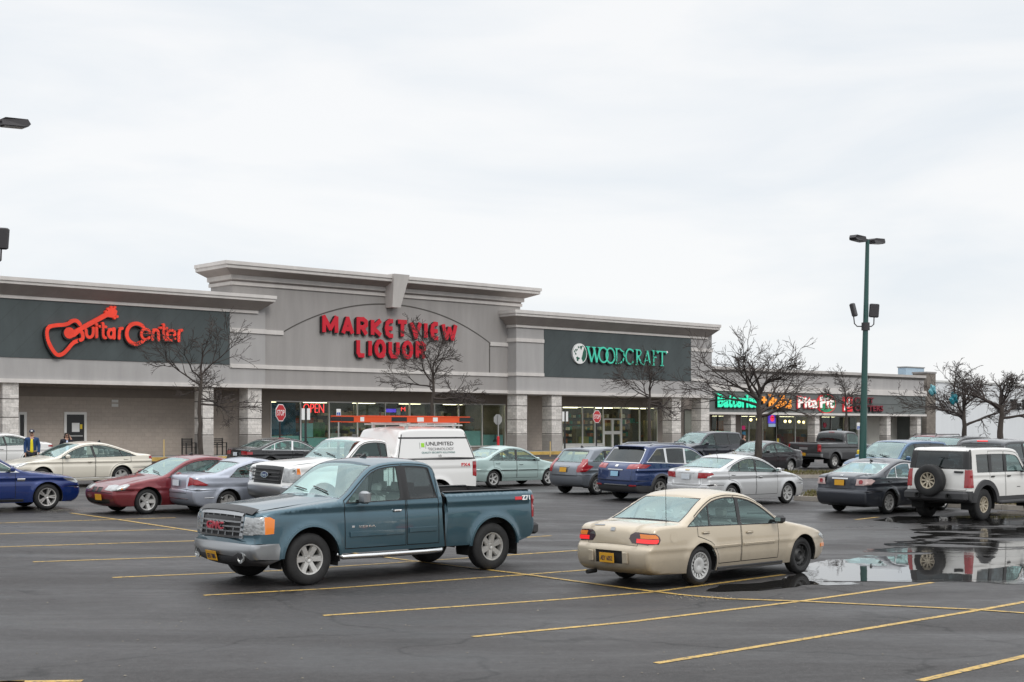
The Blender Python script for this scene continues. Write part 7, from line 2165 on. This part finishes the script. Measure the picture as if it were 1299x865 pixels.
# ------------------------------------------------------------------ bare trees
def bare_tree(px, D, fork_py, top_py, half_px, seed, label, up=(8, 55), trunk_r=.13, lean=0.0, n1=7, droop=.0, leader=True, base=None):
    rnd = random.Random(seed)
    b = gp(px, D) if base is None else base
    zf = H + (HY - fork_py) * D / F - b.z; zt = H + (HY - top_py) * D / F - b.z
    rad = half_px * D / F
    t = thing('bare_tree', label, 'tree', b, 0.0, 'bare trees in the lot')
    tk = MB(); pts = []; n_ = 9
    topz = zf + (zt - zf) * (.45 if leader else .05)
    for i in range(n_ + 1):
        u = i / n_
        pts.append(Vector((lean * u * topz + rnd.uniform(-.05, .05) * (u > 0), rnd.uniform(-.05, .05) * (u > 0), topz * u)))
    rads = [trunk_r * (1.35 if i == 0 else 1) * (1 - .62 * (i / n_) ** 1.3) for i in range(n_ + 1)]
    tk.tube(pts, rads, 9)
    obj('trunk', tk, M['bark'], t, smooth=50)
    cw = MB()
    def at(u):
        f_ = u * n_; i = min(n_ - 1, int(f_)); return pts[i].lerp(pts[i + 1], f_ - i), rads[i] + (rads[i + 1] - rads[i]) * (f_ - i)
    def grow(p, d, L, r, lev):
        n = (6, 5, 4, 3)[lev]; q = [p.copy()]; rr = [r]; cur = p.copy(); d = d.normalized()
        ks = []
        for i in range(n):
            d = (d + Vector((rnd.gauss(0, (.20, .19, .15, .12)[lev]), rnd.gauss(0, (.20, .19, .15, .12)[lev]), rnd.gauss(.03, .13)))).normalized()
            cur = cur + d * (L / n); q.append(cur.copy()); rr.append(max(.0085, r * (1 - .75 * (i + 1) / n)))
            ks.append((cur.copy(), d.copy(), rr[-1], (i + 1) / n))
        cw.tube(q, rr, (6, 5, 4, 3)[lev], cap=False)
        if lev >= 3: return
        for (c, dd, r_, u) in ks:
            m = 1 if u < 1 else 2
            if u < .25 and lev == 0: continue
            if u < 1 and lev and rnd.random() < .2: continue
            for _ in range(m + (1 if rnd.random() < (.0 if lev else .3) else 0)):
                ax = dd.cross(Vector((rnd.gauss(0, 1), rnd.gauss(0, 1), rnd.gauss(0, 1)))).normalized()
                nd = Matrix.Rotation(rnd.uniform(.38, .85), 3, ax) @ dd
                nd.z *= .75
                grow(c, nd, L * rnd.uniform(.42, .72) * (1.12 - .4 * u), max(.009, r_ * .74), lev + 1)
    for k in range(n1):
        a = 2 * math.pi * (k + rnd.uniform(-.3, .3)) / n1
        u = (zf / topz) + (1 - zf / topz) * (k / n1) * .95
        p, r_ = at(min(1, u))
        e = R(up[0] + (up[1] - up[0]) * (k / (n1 - 1)) + rnd.uniform(-6, 6))
        d = Vector((math.cos(a) * math.cos(e), math.sin(a) * math.cos(e), math.sin(e)))
        L = min(rad / max(.25, math.cos(e)) * rnd.uniform(.72, .95), (zt - p.z - b.z * 0) / max(.12, math.sin(e)) * rnd.uniform(.72, .9)) if e > .1 else rad * rnd.uniform(.7, .95)
        grow(p, d, max(.5, L * .86), r_ * .72, 0)
    if leader: grow(pts[-1], Vector((lean, .05, 1)), (zt - topz) * .8, rads[-1], 0)
    obj('crown', cw, M['twig'], t, smooth=60)
    return t
T1 = bare_tree(254.5, 63, 512, 414, 76, 11, 'bare tree with a low flat crown in front of the guitar sign', (-4, 42), .125)
T2 = bare_tree(548, 66, 505, 430, 72, 23, 'bare tree whose twigs cross the red liquor letters', (0, 50), .125, .02)
T3 = bare_tree(824, 80, 512, 470, 58, 37, 'bare tree below the green woodworking sign', (0, 45), .13)
T4 = bare_tree(962, 62.5, 528, 447, 100, 41, 'largest bare tree on the island by the dark grey sedan', (8, 56), .19, .015, 10)
T5 = bare_tree(1073.5, 84, 520, 482, 34, 53, 'thin bare tree before the hair salon sign', (2, 40), .11)
T6 = bare_tree(1224, 70, 540, 476, 72, 67, 'spreading bare tree with turquoise bags caught in it', (8, 56), .17, 0, 9)
T7 = bare_tree(1270, 66, 530, 474, 68, 71, 'bare tree at the right edge before the white store wall', (10, 58), .19, .01, 9)

def caught_bag(px, py, D, s, col, label):
    p = Vector(((px - CX) / F * D, D - 1.0, H + (HY - py) * D / F)); rnd = random.Random(int(px))
    bm = bmesh.new(); bmesh.ops.create_icosphere(bm, subdivisions=3, radius=1)
    for v in bm.verts:
        k = 1 + .22 * math.sin(v.co.x * 5 + v.co.z * 4) + rnd.uniform(-.13, .13)
        v.co = Vector((v.co.x * s * .36 * k, v.co.y * s * .3 * k, v.co.z * s * .5 * k + (.12 * s if v.co.z > .6 else 0)))
    me = bpy.data.meshes.new('plastic_bag'); bm.to_mesh(me); bm.free()
    me.materials.append(mat('bag_film', col, .3, coat=.4, var=.25, vscale=5))
    o = bpy.data.objects.new('plastic_bag', me); COL.objects.link(o); o.location = p
    tag(o, label, 'plastic bag')
caught_bag(1202.5, 506.5, 70, .52, (.01, .23, .29), 'deep turquoise plastic bag hanging in the middle of the tree')
caught_bag(1176, 496, 70, .46, (.10, .33, .38), 'pale turquoise torn bag at the tip of a branch')

# ------------------------------------------------------------------ islands
M['grass'] = mat('winter_grass', (.115, .105, .035), .9, var=.45, vscale=6)
M['shrub'] = mat('yellowing_leaves', (.13, .105, .028), .8, var=.5, vscale=7)
def island(pts, label_k, width, grass=True, seed=1, glabel=''):
    """Kerbed strip: near edge through pts, width to the far side."""
    a, b = pts; d = (b - a); L = d.length; d.normalize(); nrm = Vector((-d.y, d.x, 0))
    if nrm.y < 0: nrm = -nrm
    n_ = max(2, int(L / 1.6)); kb = MB(); tp = MB()
    def q(u, w_, dz):
        p = a + d * (L * u) + nrm * w_; return (p.x, p.y, gz(p.x, p.y) + dz)
    for (w0, w1) in ((0, .16), (width - .16, width)):
        for i in range(n_):
            u0, u1 = i / n_ + .004 / L, (i + 1) / n_ - .004 / L
            vs = [q(u0, w0, -.2), q(u1, w0, -.2), q(u1, w1, -.2), q(u0, w1, -.2), q(u0, w0 + .015, .14), q(u1, w0 + .015, .14), q(u1, w1 - .015, .14), q(u0, w1 - .015, .14)]
            kb.add(vs, [(0, 1, 5, 4), (1, 2, 6, 5), (2, 3, 7, 6), (3, 0, 4, 7), (4, 5, 6, 7)])
    for u in (0, 1):
        e = .16 / L * (1 if u == 0 else -1)
        vs = [q(u, .165, -.2), q(u + e, .165, -.2), q(u + e, width - .165, -.2), q(u, width - .165, -.2), q(u, .165, .137), q(u + e, .165, .137), q(u + e, width - .165, .137), q(u, width - .165, .137)]
        kb.add(vs, [(0, 1, 5, 4), (1, 2, 6, 5), (2, 3, 7, 6), (3, 0, 4, 7), (4, 5, 6, 7)])
    o = obj('kerb', kb, M['kerb']); tag(o, 'concrete kerb round ' + label_k, None, kind='structure')
    m_ = 6
    vs = [q(.17 / L + (1 - .34 / L) * i / n_, .17 + (width - .34) * j / m_, .10 + .12 * math.sin(math.pi * j / m_)) for i in range(n_ + 1) for j in range(m_ + 1)]
    tp.add(vs, [(i * (m_ + 1) + j, (i + 1) * (m_ + 1) + j, (i + 1) * (m_ + 1) + j + 1, i * (m_ + 1) + j + 1) for i in range(n_) for j in range(m_)])
    o = obj('island_soil', tp, M['mulch'], smooth=60); tag(o, 'brown soil of ' + label_k, None, kind='structure')
    if grass:
        rnd = random.Random(seed); gb = MB()
        for _ in range(int(L * 260)):
            u, w_ = rnd.uniform(.01, .99), rnd.uniform(.2, width - .2); x, y, z = q(u, w_, .10 + .12 * math.sin(math.pi * w_ / width))
            an = rnd.uniform(0, 6.28); h_ = rnd.uniform(.05, .14); ww = rnd.uniform(.012, .03); lx, ly = rnd.uniform(-.06, .06), rnd.uniform(-.06, .06)
            cx, cy = math.cos(an) * ww, math.sin(an) * ww
            gb.add([(x - cx, y - cy, z - .01), (x + cx, y + cy, z - .01), (x + lx, y + ly, z + h_)], [(0, 1, 2)])
        o = obj('grass', gb, M['grass']); tag(o, glabel, 'grass', kind='stuff')
island((ground(1007, 634.5), ground(1420, 652)), 'the near island', 1.7, True, 3, 'short dull winter grass on the near island')
island((ground(893, 606.5), ground(1082, 606.5)), 'the far island', 2.4, True, 4, 'brown dead grass on the far island')
island((ground(681, 588), ground(716, 589)), 'the small island before the green wing', 1.2, False)

def shrub(px, D, h_, w_, seed, label):
    rnd = random.Random(seed); b = gp(px, D); mb = MB()
    t = thing('shrub', label, 'shrub', (b.x, b.y, b.z + .12), 0, 'low shrubs on the island')
    for _ in range(900):
        a, q = rnd.uniform(0, 6.28), math.sqrt(rnd.random()); zz = rnd.random() ** .7
        k = (1 - .55 * zz ** 2); p = Vector((math.cos(a) * q * w_ * k, math.sin(a) * q * w_ * .7 * k, zz * h_ * (1 - .25 * q) * rnd.uniform(.8, 1.1)))
        s_ = rnd.uniform(.025, .06); v1 = Vector((rnd.gauss(0, 1), rnd.gauss(0, 1), rnd.gauss(0, 1))).normalized() * s_; v2 = v1.orthogonal().normalized() * s_ * .6
        mb.add([p - v1, p + v2, p + v1, p - v2], [(0, 1, 2, 3)])
    obj('leaves', mb, M['shrub'], t)
    st = MB()
    for k in range(14):
        a = rnd.uniform(0, 6.28); st.tube([(0, 0, -.1), (math.cos(a) * w_ * .3, math.sin(a) * w_ * .3, h_ * .5), (math.cos(a) * w_ * .7, math.sin(a) * w_ * .6, h_ * .9)], [.012, .009, .005], 4)
    obj('stems', st, M['twig'], t)
for k, (px, D, h_, lab) in enumerate(((902, 61.5, .82, 'yellowing low shrub at the left end of the island row'), (917, 61.3, .92, 'second yellowing shrub from the left on the far island'), (932, 61.2, .95, 'yellowing shrub left of the big tree trunk'), (946, 61.4, .80, 'rusty low shrub close beside the big tree trunk'))):
    shrub(px, D, h_, .62, 90 + k, lab)

# ------------------------------------------------------------------ lamp posts
def lamp_post(px, D, top_py, flood_py, lean, label):
    b = gp(px, D); zt = H + (HY - top_py) * D / F - b.z; zf = H + (HY - flood_py) * D / F - b.z
    t = thing('lamp_post', label, 'lamp post', b, 0.0, 'parking lot lamp posts')
    mb = MB(); n_ = 10; pt_ = [Vector((lean * zt * u, 0, zt * u)) for u in np.linspace(0, 1, n_)]
    mb.tube(pt_, [.145 - .075 * u for u in np.linspace(0, 1, n_)], 14)
    p = obj('pole', mb, M['pole_green'], t, smooth=50)
    mb = MB(); mb.bbox(-.22, .22, -.22, .22, 0, .06, .02); mb.lathe([(.06, .2), (.12, .19), (.2, .15)], 14, axis='z'); obj('base_plate', mb, M['pole_green'], t)
    top = pt_[-1]; ux = Vector((U[0], U[1], 0))
    mb = MB(); mb.tube([top - ux * .30 + Vector((0, 0, -.02)), top + Vector((0, 0, .0)), top + ux * .30 + Vector((0, 0, -.02))], .03, 8); obj('cross_arm', mb, M['fixture'], t)
    for s_ in (-1, 1):
        m_ = Matrix.Translation(top + ux * s_ * .26 + Vector((0, 0, -.02))) @ Matrix.Rotation(TH + (0 if s_ > 0 else math.pi), 4, 'Z') @ Matrix.Rotation(R(-3), 4, 'Y')
        hd = MB()
        vs = [(0, -.17, -.09), (.62, -.17, -.09), (.70, -.13, -.02), (.62, -.16, .085), (.08, -.16, .09), (0, -.12, .05)]
        vs = [Vector(v) for v in vs] + [Vector((v[0], -v[1], v[2])) for v in vs]
        hd.add([m_ @ v for v in vs], [(0, 1, 2, 3, 4, 5), (11, 10, 9, 8, 7, 6)] + [(i, (i + 1) % 6, 6 + (i + 1) % 6, 6 + i) for i in range(6)])
        e = obj('lamp_head', hd, M['fixture'], t)
        ln = MB(); ln.box(.06, .58, -.13, .13, -.108, -.092, M=m_); obj('lens', ln, M['lens_dark'], e)
    c = Vector((lean * zf, 0, zf))
    mb = MB(); mb.lathe([(-.14, .13), (-.14, .155), (.14, .15), (.14, .125)], 12, axis='z')
    for i, v in enumerate(mb.v): mb.v[i] = (v[0] + c.x, v[1] + c.y, v[2] + c.z)
    obj('collar', mb, M['fixture'], t)
    for s_, yaw, tilt in ((-1, R(200), R(14)), (1, R(-20), R(4))):
        d = Vector((s_, -.1 if s_ < 0 else .1, 0)).normalized(); o0 = c + d * .12
        br = [o0, o0 + d * .20, o0 + d * .30 + Vector((0, 0, .10)), o0 + d * .33 + Vector((0, 0, .36))]
        if s_ > 0: br = [o0, o0 + d * .10, o0 + d * .19 + Vector((0, 0, .08)), o0 + d * .2 + Vector((0, 0, .34))]
        mb = MB(); mb.tube(br, .022, 7); bo = obj('bracket', mb, M['fixture'], t)
        m_ = Matrix.Translation(br[-1] + Vector((0, 0, .24))) @ Matrix.Rotation(-tilt * (1 if s_ < 0 else -1), 4, 'Y') @ Matrix.Rotation(R(62) if s_ < 0 else R(-8), 4, 'Z')
        hd = MB(); hd.bbox(-.175, .175, -.07, .07, -.25, .25, .03, M=m_); fl = obj('floodlight', hd, M['fixture'], t)
        ln = MB(); ln.box(-.14, .14, .071, .08, -.21, .21, M=m_); obj('lens', ln, M['lens_dark'], fl)
lamp_post(1094, 52.0, 304, 414, .022, 'tall green lamp post in the lot before the steel blue minivan')
lamp_post(-20, 33.0, 151, 334, .012, 'lamp post just outside the left edge with its lamp heads reaching in')

# ------------------------------------------------------------------ signs, stakes, benches
def octagon(r_): return [(r_ * math.cos(R(22.5 + 45 * k)), r_ * math.sin(R(22.5 + 45 * k))) for k in range(8)]
def stop_sign(px, D, cy_, size, yaw, label, back=False, sleeve=False, post_m='black'):
    b = gp(px, D); zc = H + (HY - cy_) * D / F - b.z
    t = thing('stop_sign', label, 'stop sign', b, yaw + (math.pi if back else 0))
    r_ = size / 2 / math.cos(R(22.5))
    for nm, k, y0, y1, m_ in (('sign_plate', 1.0, -.045, -.03, 'steel'), ('sign_border', .985, -.050, -.046, 'white'), ('sign_face', .90, -.054, -.0505, 'sign_red')):
        mb = MB(); mb.prism([(x * k, z * k + zc) for x, z in octagon(r_)], y0, y1); obj(nm, mb, M[m_], t)
    text_obj('sign_text', 'STOP', M['white'], t, -size * .36, size * .36, zc - size * .17, zc + size * .17, -.0545, .004, .012)
    mb = MB(); mb.box(-.03, .03, -.029, .03, -.2, zc + size * .45); obj('post', mb, M[post_m], t)
    if sleeve:
        mb = MB(); mb.lathe([(0, .085), (1.05, .085), (1.09, .05), (1.09, .001)], 12, axis='z'); obj('post_sleeve', mb, M['red'], t)
FACE = lambda px: math.atan((px - CX) / F) * -1
stop_sign(355.5, 63, 523.5, .76, R(64), 'red stop sign on a dark post left of the OPEN neon')
stop_sign(757, 86, 528.5, .76, R(48), 'red stop sign before the glass front of the woodworking shop')
stop_sign(632.5, 84, 532, .60, R(38), 'grey back of a stop sign on a post with a red sleeve', True, True, 'steel')
def twin_sign(px, D, y0_, y1_, label):
    b = gp(px, D); za, zb = H + (HY - y1_) * D / F - b.z, H + (HY - y0_) * D / F - b.z
    t = thing('lane_sign', label, 'sign', b, R(22))
    mb = MB(); mb.box(-.045, .045, -.03, .03, -.2, zb + .03); obj('post', mb, M['black'], t)
    for s_ in (-1, 1):
        mb = MB(); mb.box(min(s_ * .05, s_ * .19), max(s_ * .05, s_ * .19), -.05, -.032, za, zb); e = obj('sign_plate', mb, M['white'], t)
twin_sign(388.2, 63, 518, 532.5, 'narrow white twin plates on a dark post below the OPEN neon')
twin_sign(717, 84, 522, 534.5, 'narrow white twin plates on a dark post beside the pale shop column')
def access_sign(px, D, y0_, y1_, label, sleeve=False):
    b = gp(px, D); za, zb = H + (HY - y1_) * D / F - b.z, H + (HY - y0_) * D / F - b.z
    t = thing('access_sign', label, 'sign', b, R(10)); w_ = (zb - za) * .31; h_ = zb - za
    mb = MB(); mb.box(-.03, .03, -.02, .02, -.2, zb); obj('post', mb, M['steel'], t)
    mb = MB(); mb.box(-w_, w_, -.036, -.022, za, zb); pl = obj('sign_plate', mb, M['white'], t)
    mb = MB(); mb.box(-w_ * .8, w_ * .8, -.042, -.037, za + h_ * .06, za + h_ * .50); bl = obj('blue_panel', mb, M['blue'], pl)
    zc = za + h_ * .26; s_ = h_ * .19                       # seated figure with a wheel
    st = MB()
    for k in range(14):
        a0, a1 = R(60 + 21 * k), R(60 + 21 * (k + 1))
        if a1 > R(345): break
        st.prism([(-.15 * s_ + .62 * s_ * math.cos(a0), zc - .35 * s_ + .62 * s_ * math.sin(a0)), (-.15 * s_ + .62 * s_ * math.cos(a1), zc - .35 * s_ + .62 * s_ * math.sin(a1)), (-.15 * s_ + .46 * s_ * math.cos(a1), zc - .35 * s_ + .46 * s_ * math.sin(a1)), (-.15 * s_ + .46 * s_ * math.cos(a0), zc - .35 * s_ + .46 * s_ * math.sin(a0))], -.046, -.0425)
    st.box(-.25 * s_, -.08 * s_, -.0464, -.0425, zc - .25 * s_, zc + .55 * s_); st.box(-.08 * s_, .45 * s_, -.0464, -.0425, zc - .25 * s_, zc - .08 * s_); st.box(.32 * s_, .5 * s_, -.0468, -.0425, zc - .75 * s_, zc - .25 * s_)
    st.prism([(-.17 * s_ + .16 * s_ * math.cos(a), zc + .78 * s_ + .16 * s_ * math.sin(a)) for a in np.linspace(0, 6.28, 11)[:-1]], -.046, -.0425)
    obj('wheelchair_symbol', st, M['white'], bl)
    if sleeve:
        mb = MB(); mb.lathe([(0, .09), (.95, .09), (1.0, .05), (1.0, .001)], 12, axis='z'); obj('post_sleeve', mb, M['yellow_pl'], t)
access_sign(430, 64, 518.7, 527.5, 'blue and white parking sign on a steel post above the orange ladder')
access_sign(1089.8, 70, 536, 545.3, 'blue and white parking sign with a yellow post sleeve beside the green lamp post', True)
def stake(px, py0, py1, D, label):
    b = gp(px, D); za, zb = H + (HY - py1) * D / F - b.z, H + (HY - py0) * D / F - b.z
    mb = MB(); mb.lathe([(-.1, .035), (zb - .02, .033), (zb, .02), (zb, .001)], 10, axis='z')
    o = obj('marker_stake', mb, mat('pale_yellow_stake', (.60, .44, .20), .6), loc=b); tag(o, label, 'marker stake')
stake(208.5, 557.5, 585, 63.5, 'pale yellow marker stake rising behind the roof of the dark red coupe')
stake(698.5, 560, 588, 83, 'pale yellow marker stake beside the grey hatchback')
def bench(s_, d_, label, w_=.62):
    x, y = xy(s_, d_); t = thing('metal_bench', label, 'bench', (x, y, WALK), TH)
    mb = MB(); 
    for k in range(6): mb.box(-w_ / 2, w_ / 2, -.22 + .08 * k, -.165 + .08 * k, .42, .45)
    obj('seat', mb, M['black'], t)
    mb = MB()
    for k in range(4): mb.box(-w_ / 2, w_ / 2, .235, .26, .52 + .1 * k, .58 + .1 * k)
    obj('backrest', mb, M['black'], t)
    for sx in (-1, 1):
        mb = MB(); x0 = sx * (w_ / 2 - .03)
        mb.box(x0 - .025, x0 + .025, -.22, -.17, 0, .66); mb.box(x0 - .025, x0 + .025, .20, .25, 0, .9); mb.box(x0 - .026, x0 + .026, -.22, .20, .64, .67); obj('leg', mb, M['black'], t)
sA = fs(279.5, -.8); bench(sA, -.8, 'black metal bench just right of the second shop column')
sB = fs(240.5, -.6); bench(sB, -.6, 'black metal bench just left of the second shop column')

# ------------------------------------------------------------------ people
def skin_mesh(name, verts, edges, m_, parent, sub=2, root=0):
    me = bpy.data.meshes.new(name); me.from_pydata([v[0] for v in verts], edges, []); me.materials.append(m_)
    o = bpy.data.objects.new(name, me); COL.objects.link(o); o.parent = parent
    md = o.modifiers.new('skin', 'SKIN'); md.use_smooth_shade = True
    for i, v in enumerate(verts):
        sv = me.skin_vertices[0].data[i]; r_ = v[1]; sv.radius = r_ if hasattr(r_, '__len__') else (r_, r_); sv.use_root = (i == root)
    ss = o.modifiers.new('sub', 'SUBSURF'); ss.levels = sub; ss.render_levels = sub
    return o
SKIN = mat('skin', (.42, .24, .17), .6)
def person(px, D, yaw, hgt, top_c, jacket_c, leg_c, hair_c, label, cap=None, shades=False, long_hair=False, hand_up=False):
    b = gp(px, D); k = hgt / 1.76
    t = thing('person', label, 'person', b, yaw); t.scale = (k, k, k)      # faces -y in its own frame
    cl = lambda n, c: mat(n, c, .85, var=.12, vscale=9)
    V_ = [((0, 0, .95), (.15, .11)), ((0, .0, 1.10), (.145, .10)), ((0, .0, 1.28), (.165, .115)), ((0, .01, 1.43), (.15, .10)), ((0, -.0, 1.52), (.055, .055)), ((0, -.015, 1.60), (.075, .09)), ((0, -.01, 1.70), (.075, .095))]
    E_ = [(i, i + 1) for i in range(6)]
    def limb(start, pts, rads):
        p = start
        for q, r_ in zip(pts, rads):
            V_.append((q, r_)); E_.append((p, len(V_) - 1)); p = len(V_) - 1
        return p
    la = [(-.19, .01, 1.42), (-.25, .04, 1.16), (-.235, -.07, .93), (-.23, -.10, .86)]
    ra_ = [(.19, .01, 1.42), (.25, .03, 1.17), (.25, -.06, .94), (.245, -.09, .87)]
    if hand_up: ra_ = [(.19, .01, 1.42), (.27, -.05, 1.20), (.18, -.18, 1.40), (.13, -.15, 1.53)]
    wl_, wr_ = limb(3, la, (.06, .05, .036, .032)), limb(3, ra_, (.06, .05, .036, .032))
    ll = [(-.10, 0, .86), (-.11, -.08, .48), (-.11, .02, .09), (-.115, -.10, .045)]; rl = [(.10, 0, .86), (.11, .05, .48), (.115, .18, .10), (.12, .07, .045)]
    limb(0, ll, (.09, .065, .042, .035)); limb(0, rl, (.09, .065, .042, .035))
    for w_, side, hv in ((wl_, -1, la), (wr_, 1, ra_)):          # hands: palm, four fingers, thumb
        p = Vector(hv[-1]); d = (Vector(hv[-1]) - Vector(hv[-2])).normalized(); x_ = d.cross(Vector((1, 0, 0))).normalized()
        V_.append((tuple(p + d * .06), (.034, .018))); E_.append((w_, len(V_) - 1)); pm = len(V_) - 1
        for j, off in enumerate((-.03, -.01, .01, .03)):
            f1, f2 = p + d * .10 + x_ * off, p + d * (.15 + .008 * (1.5 - abs(j - 1.5))) + x_ * off * 1.05 + Vector((-side * .012, 0, 0))
            V_.append((tuple(f1), .009)); E_.append((pm, len(V_) - 1)); V_.append((tuple(f2), .008)); E_.append((len(V_) - 2, len(V_) - 1))
        th_ = p + d * .055 + x_ * .055; V_.append((tuple(th_), .010)); E_.append((pm, len(V_) - 1)); V_.append((tuple(th_ + d * .035 + x_ * .012), .009)); E_.append((len(V_) - 2, len(V_) - 1))
    body = skin_mesh('body', V_, E_, SKIN, t)
    fm = MB(); fm.prism([(-.014, 1.595), (.014, 1.595), (.006, 1.65), (-.006, 1.65)], -.135, -.07); obj('nose', fm, SKIN, body)
    fm = MB()
    for s_ in (-1, 1): fm.lathe([(-.006, .001), (-.004, .011), (.01, .012)], 8); 
    h2 = len(fm.v) // 2
    for i, v in enumerate(fm.v): fm.v[i] = (v[0] + (-.032 if i < h2 else .032), v[1] - .103, v[2] + 1.648)
    obj('eyes', fm, M['black'], body)
    fm = MB(); fm.box(-.025, .025, -.108, -.09, 1.568, 1.576); obj('mouth', fm, mat('lips', (.30, .10, .09), .5), body)
    if shades:
        fm = MB()
        for s_ in (-1, 1): fm.bbox(s_ * .037 - .03, s_ * .037 + .03, -.122, -.108, 1.628, 1.668, .008)
        fm.box(-.08, .08, -.110, -.104, 1.655, 1.663); obj('sunglasses', fm, V['trim'], t)
    J = cl('jacket_cloth', jacket_c)
    jv = [((0, .012, .86), (.195, .145)), ((0, .012, 1.10), (.19, .138)), ((0, .012, 1.30), (.20, .14)), ((0, .02, 1.44), (.165, .115)), ((0, .02, 1.51), (.075, .075))]
    je = [(0, 1), (1, 2), (2, 3), (3, 4)]
    for hv in (la, ra_):
        p = 3
        for q, r_ in zip(hv, (.085, .074, .06, .056)):
            jv.append((q if q is not hv[-1] else tuple(Vector(hv[-2]).lerp(Vector(hv[-1]), .6)), r_)); je.append((p, len(jv) - 1)); p = len(jv) - 1
    skin_mesh('jacket', jv, je, J, t)
    sh = skin_mesh('shirt', [((0, -.062, .88), (.075, .115)), ((0, -.062, 1.10), (.072, .112)), ((0, -.060, 1.30), (.065, .112)), ((0, -.035, 1.45), (.055, .09))], [(0, 1), (1, 2), (2, 3)], cl('shirt_cloth', top_c), t)
    lv = [((0, 0, .92), (.17, .13))]; le = []
    for leg in (ll, rl):
        p = 0
        for q, r_ in zip(leg[:3], (.105, .085, .068)): lv.append((q, r_)); le.append((p, len(lv) - 1)); p = len(lv) - 1
    skin_mesh('trousers', lv, le, cl('trouser_cloth', leg_c), t)
    for leg in (ll, rl):
        mb = MB(); x, y, z = leg[2]; mb.bbox(x - .05, x + .05, y - .20, y + .07, z - .09, z + .01, .03); obj('shoe', mb, M['black'], t)
    hm = mat('hair', hair_c, .7)
    hv = [((0, .03, 1.66), (.082, .085)), ((0, .02, 1.735), (.082, .09))]; he = [(0, 1)]
    if long_hair: hv += [((0, .06, 1.58), (.085, .06)), ((0, .075, 1.46), (.095, .05)), ((-.07, .03, 1.52), (.04, .05)), ((.07, .03, 1.52), (.04, .05))]; he += [(0, 2), (2, 3), (2, 4), (2, 5)]
    skin_mesh('hair', hv, he, hm, t)
    if cap:
        mb = MB(); mb.lathe([(1.685, .103), (1.72, .104), (1.77, .088), (1.795, .05), (1.80, .001)], 18, axis='z'); mb.bbox(-.08, .08, -.19, -.07, 1.69, 1.705, .02)
        obj('cap', mb, cl('cap_cloth', cap), t, smooth=40)
        mb = MB(); mb.box(-.035, .035, -.110, -.095, 1.715, 1.765); obj('cap_patch', mb, M['white'], t)
person(41, 54.5, R(14), 1.76, (.72, .60, .02), (.012, .045, .13), (.015, .016, .022), (.05, .035, .025), 'man in a dark blue jacket, bright yellow shirt and cap walking behind the cream sedan', cap=(.03, .035, .06))
person(85, 56, R(30), 1.66, (.48, .55, .74), (.012, .013, .022), (.02, .02, .025), (.03, .018, .012), 'woman with dark hair and sunglasses in a dark open jacket behind the cream sedan roof', shades=True, long_hair=True, hand_up=True)
person(944, 72, R(50), 1.68, (.05, .04, .04), (.018, .016, .016), (.02, .02, .02), (.03, .012, .01), 'person with long dark hair in dark clothes left of the big tree trunk', long_hair=True)
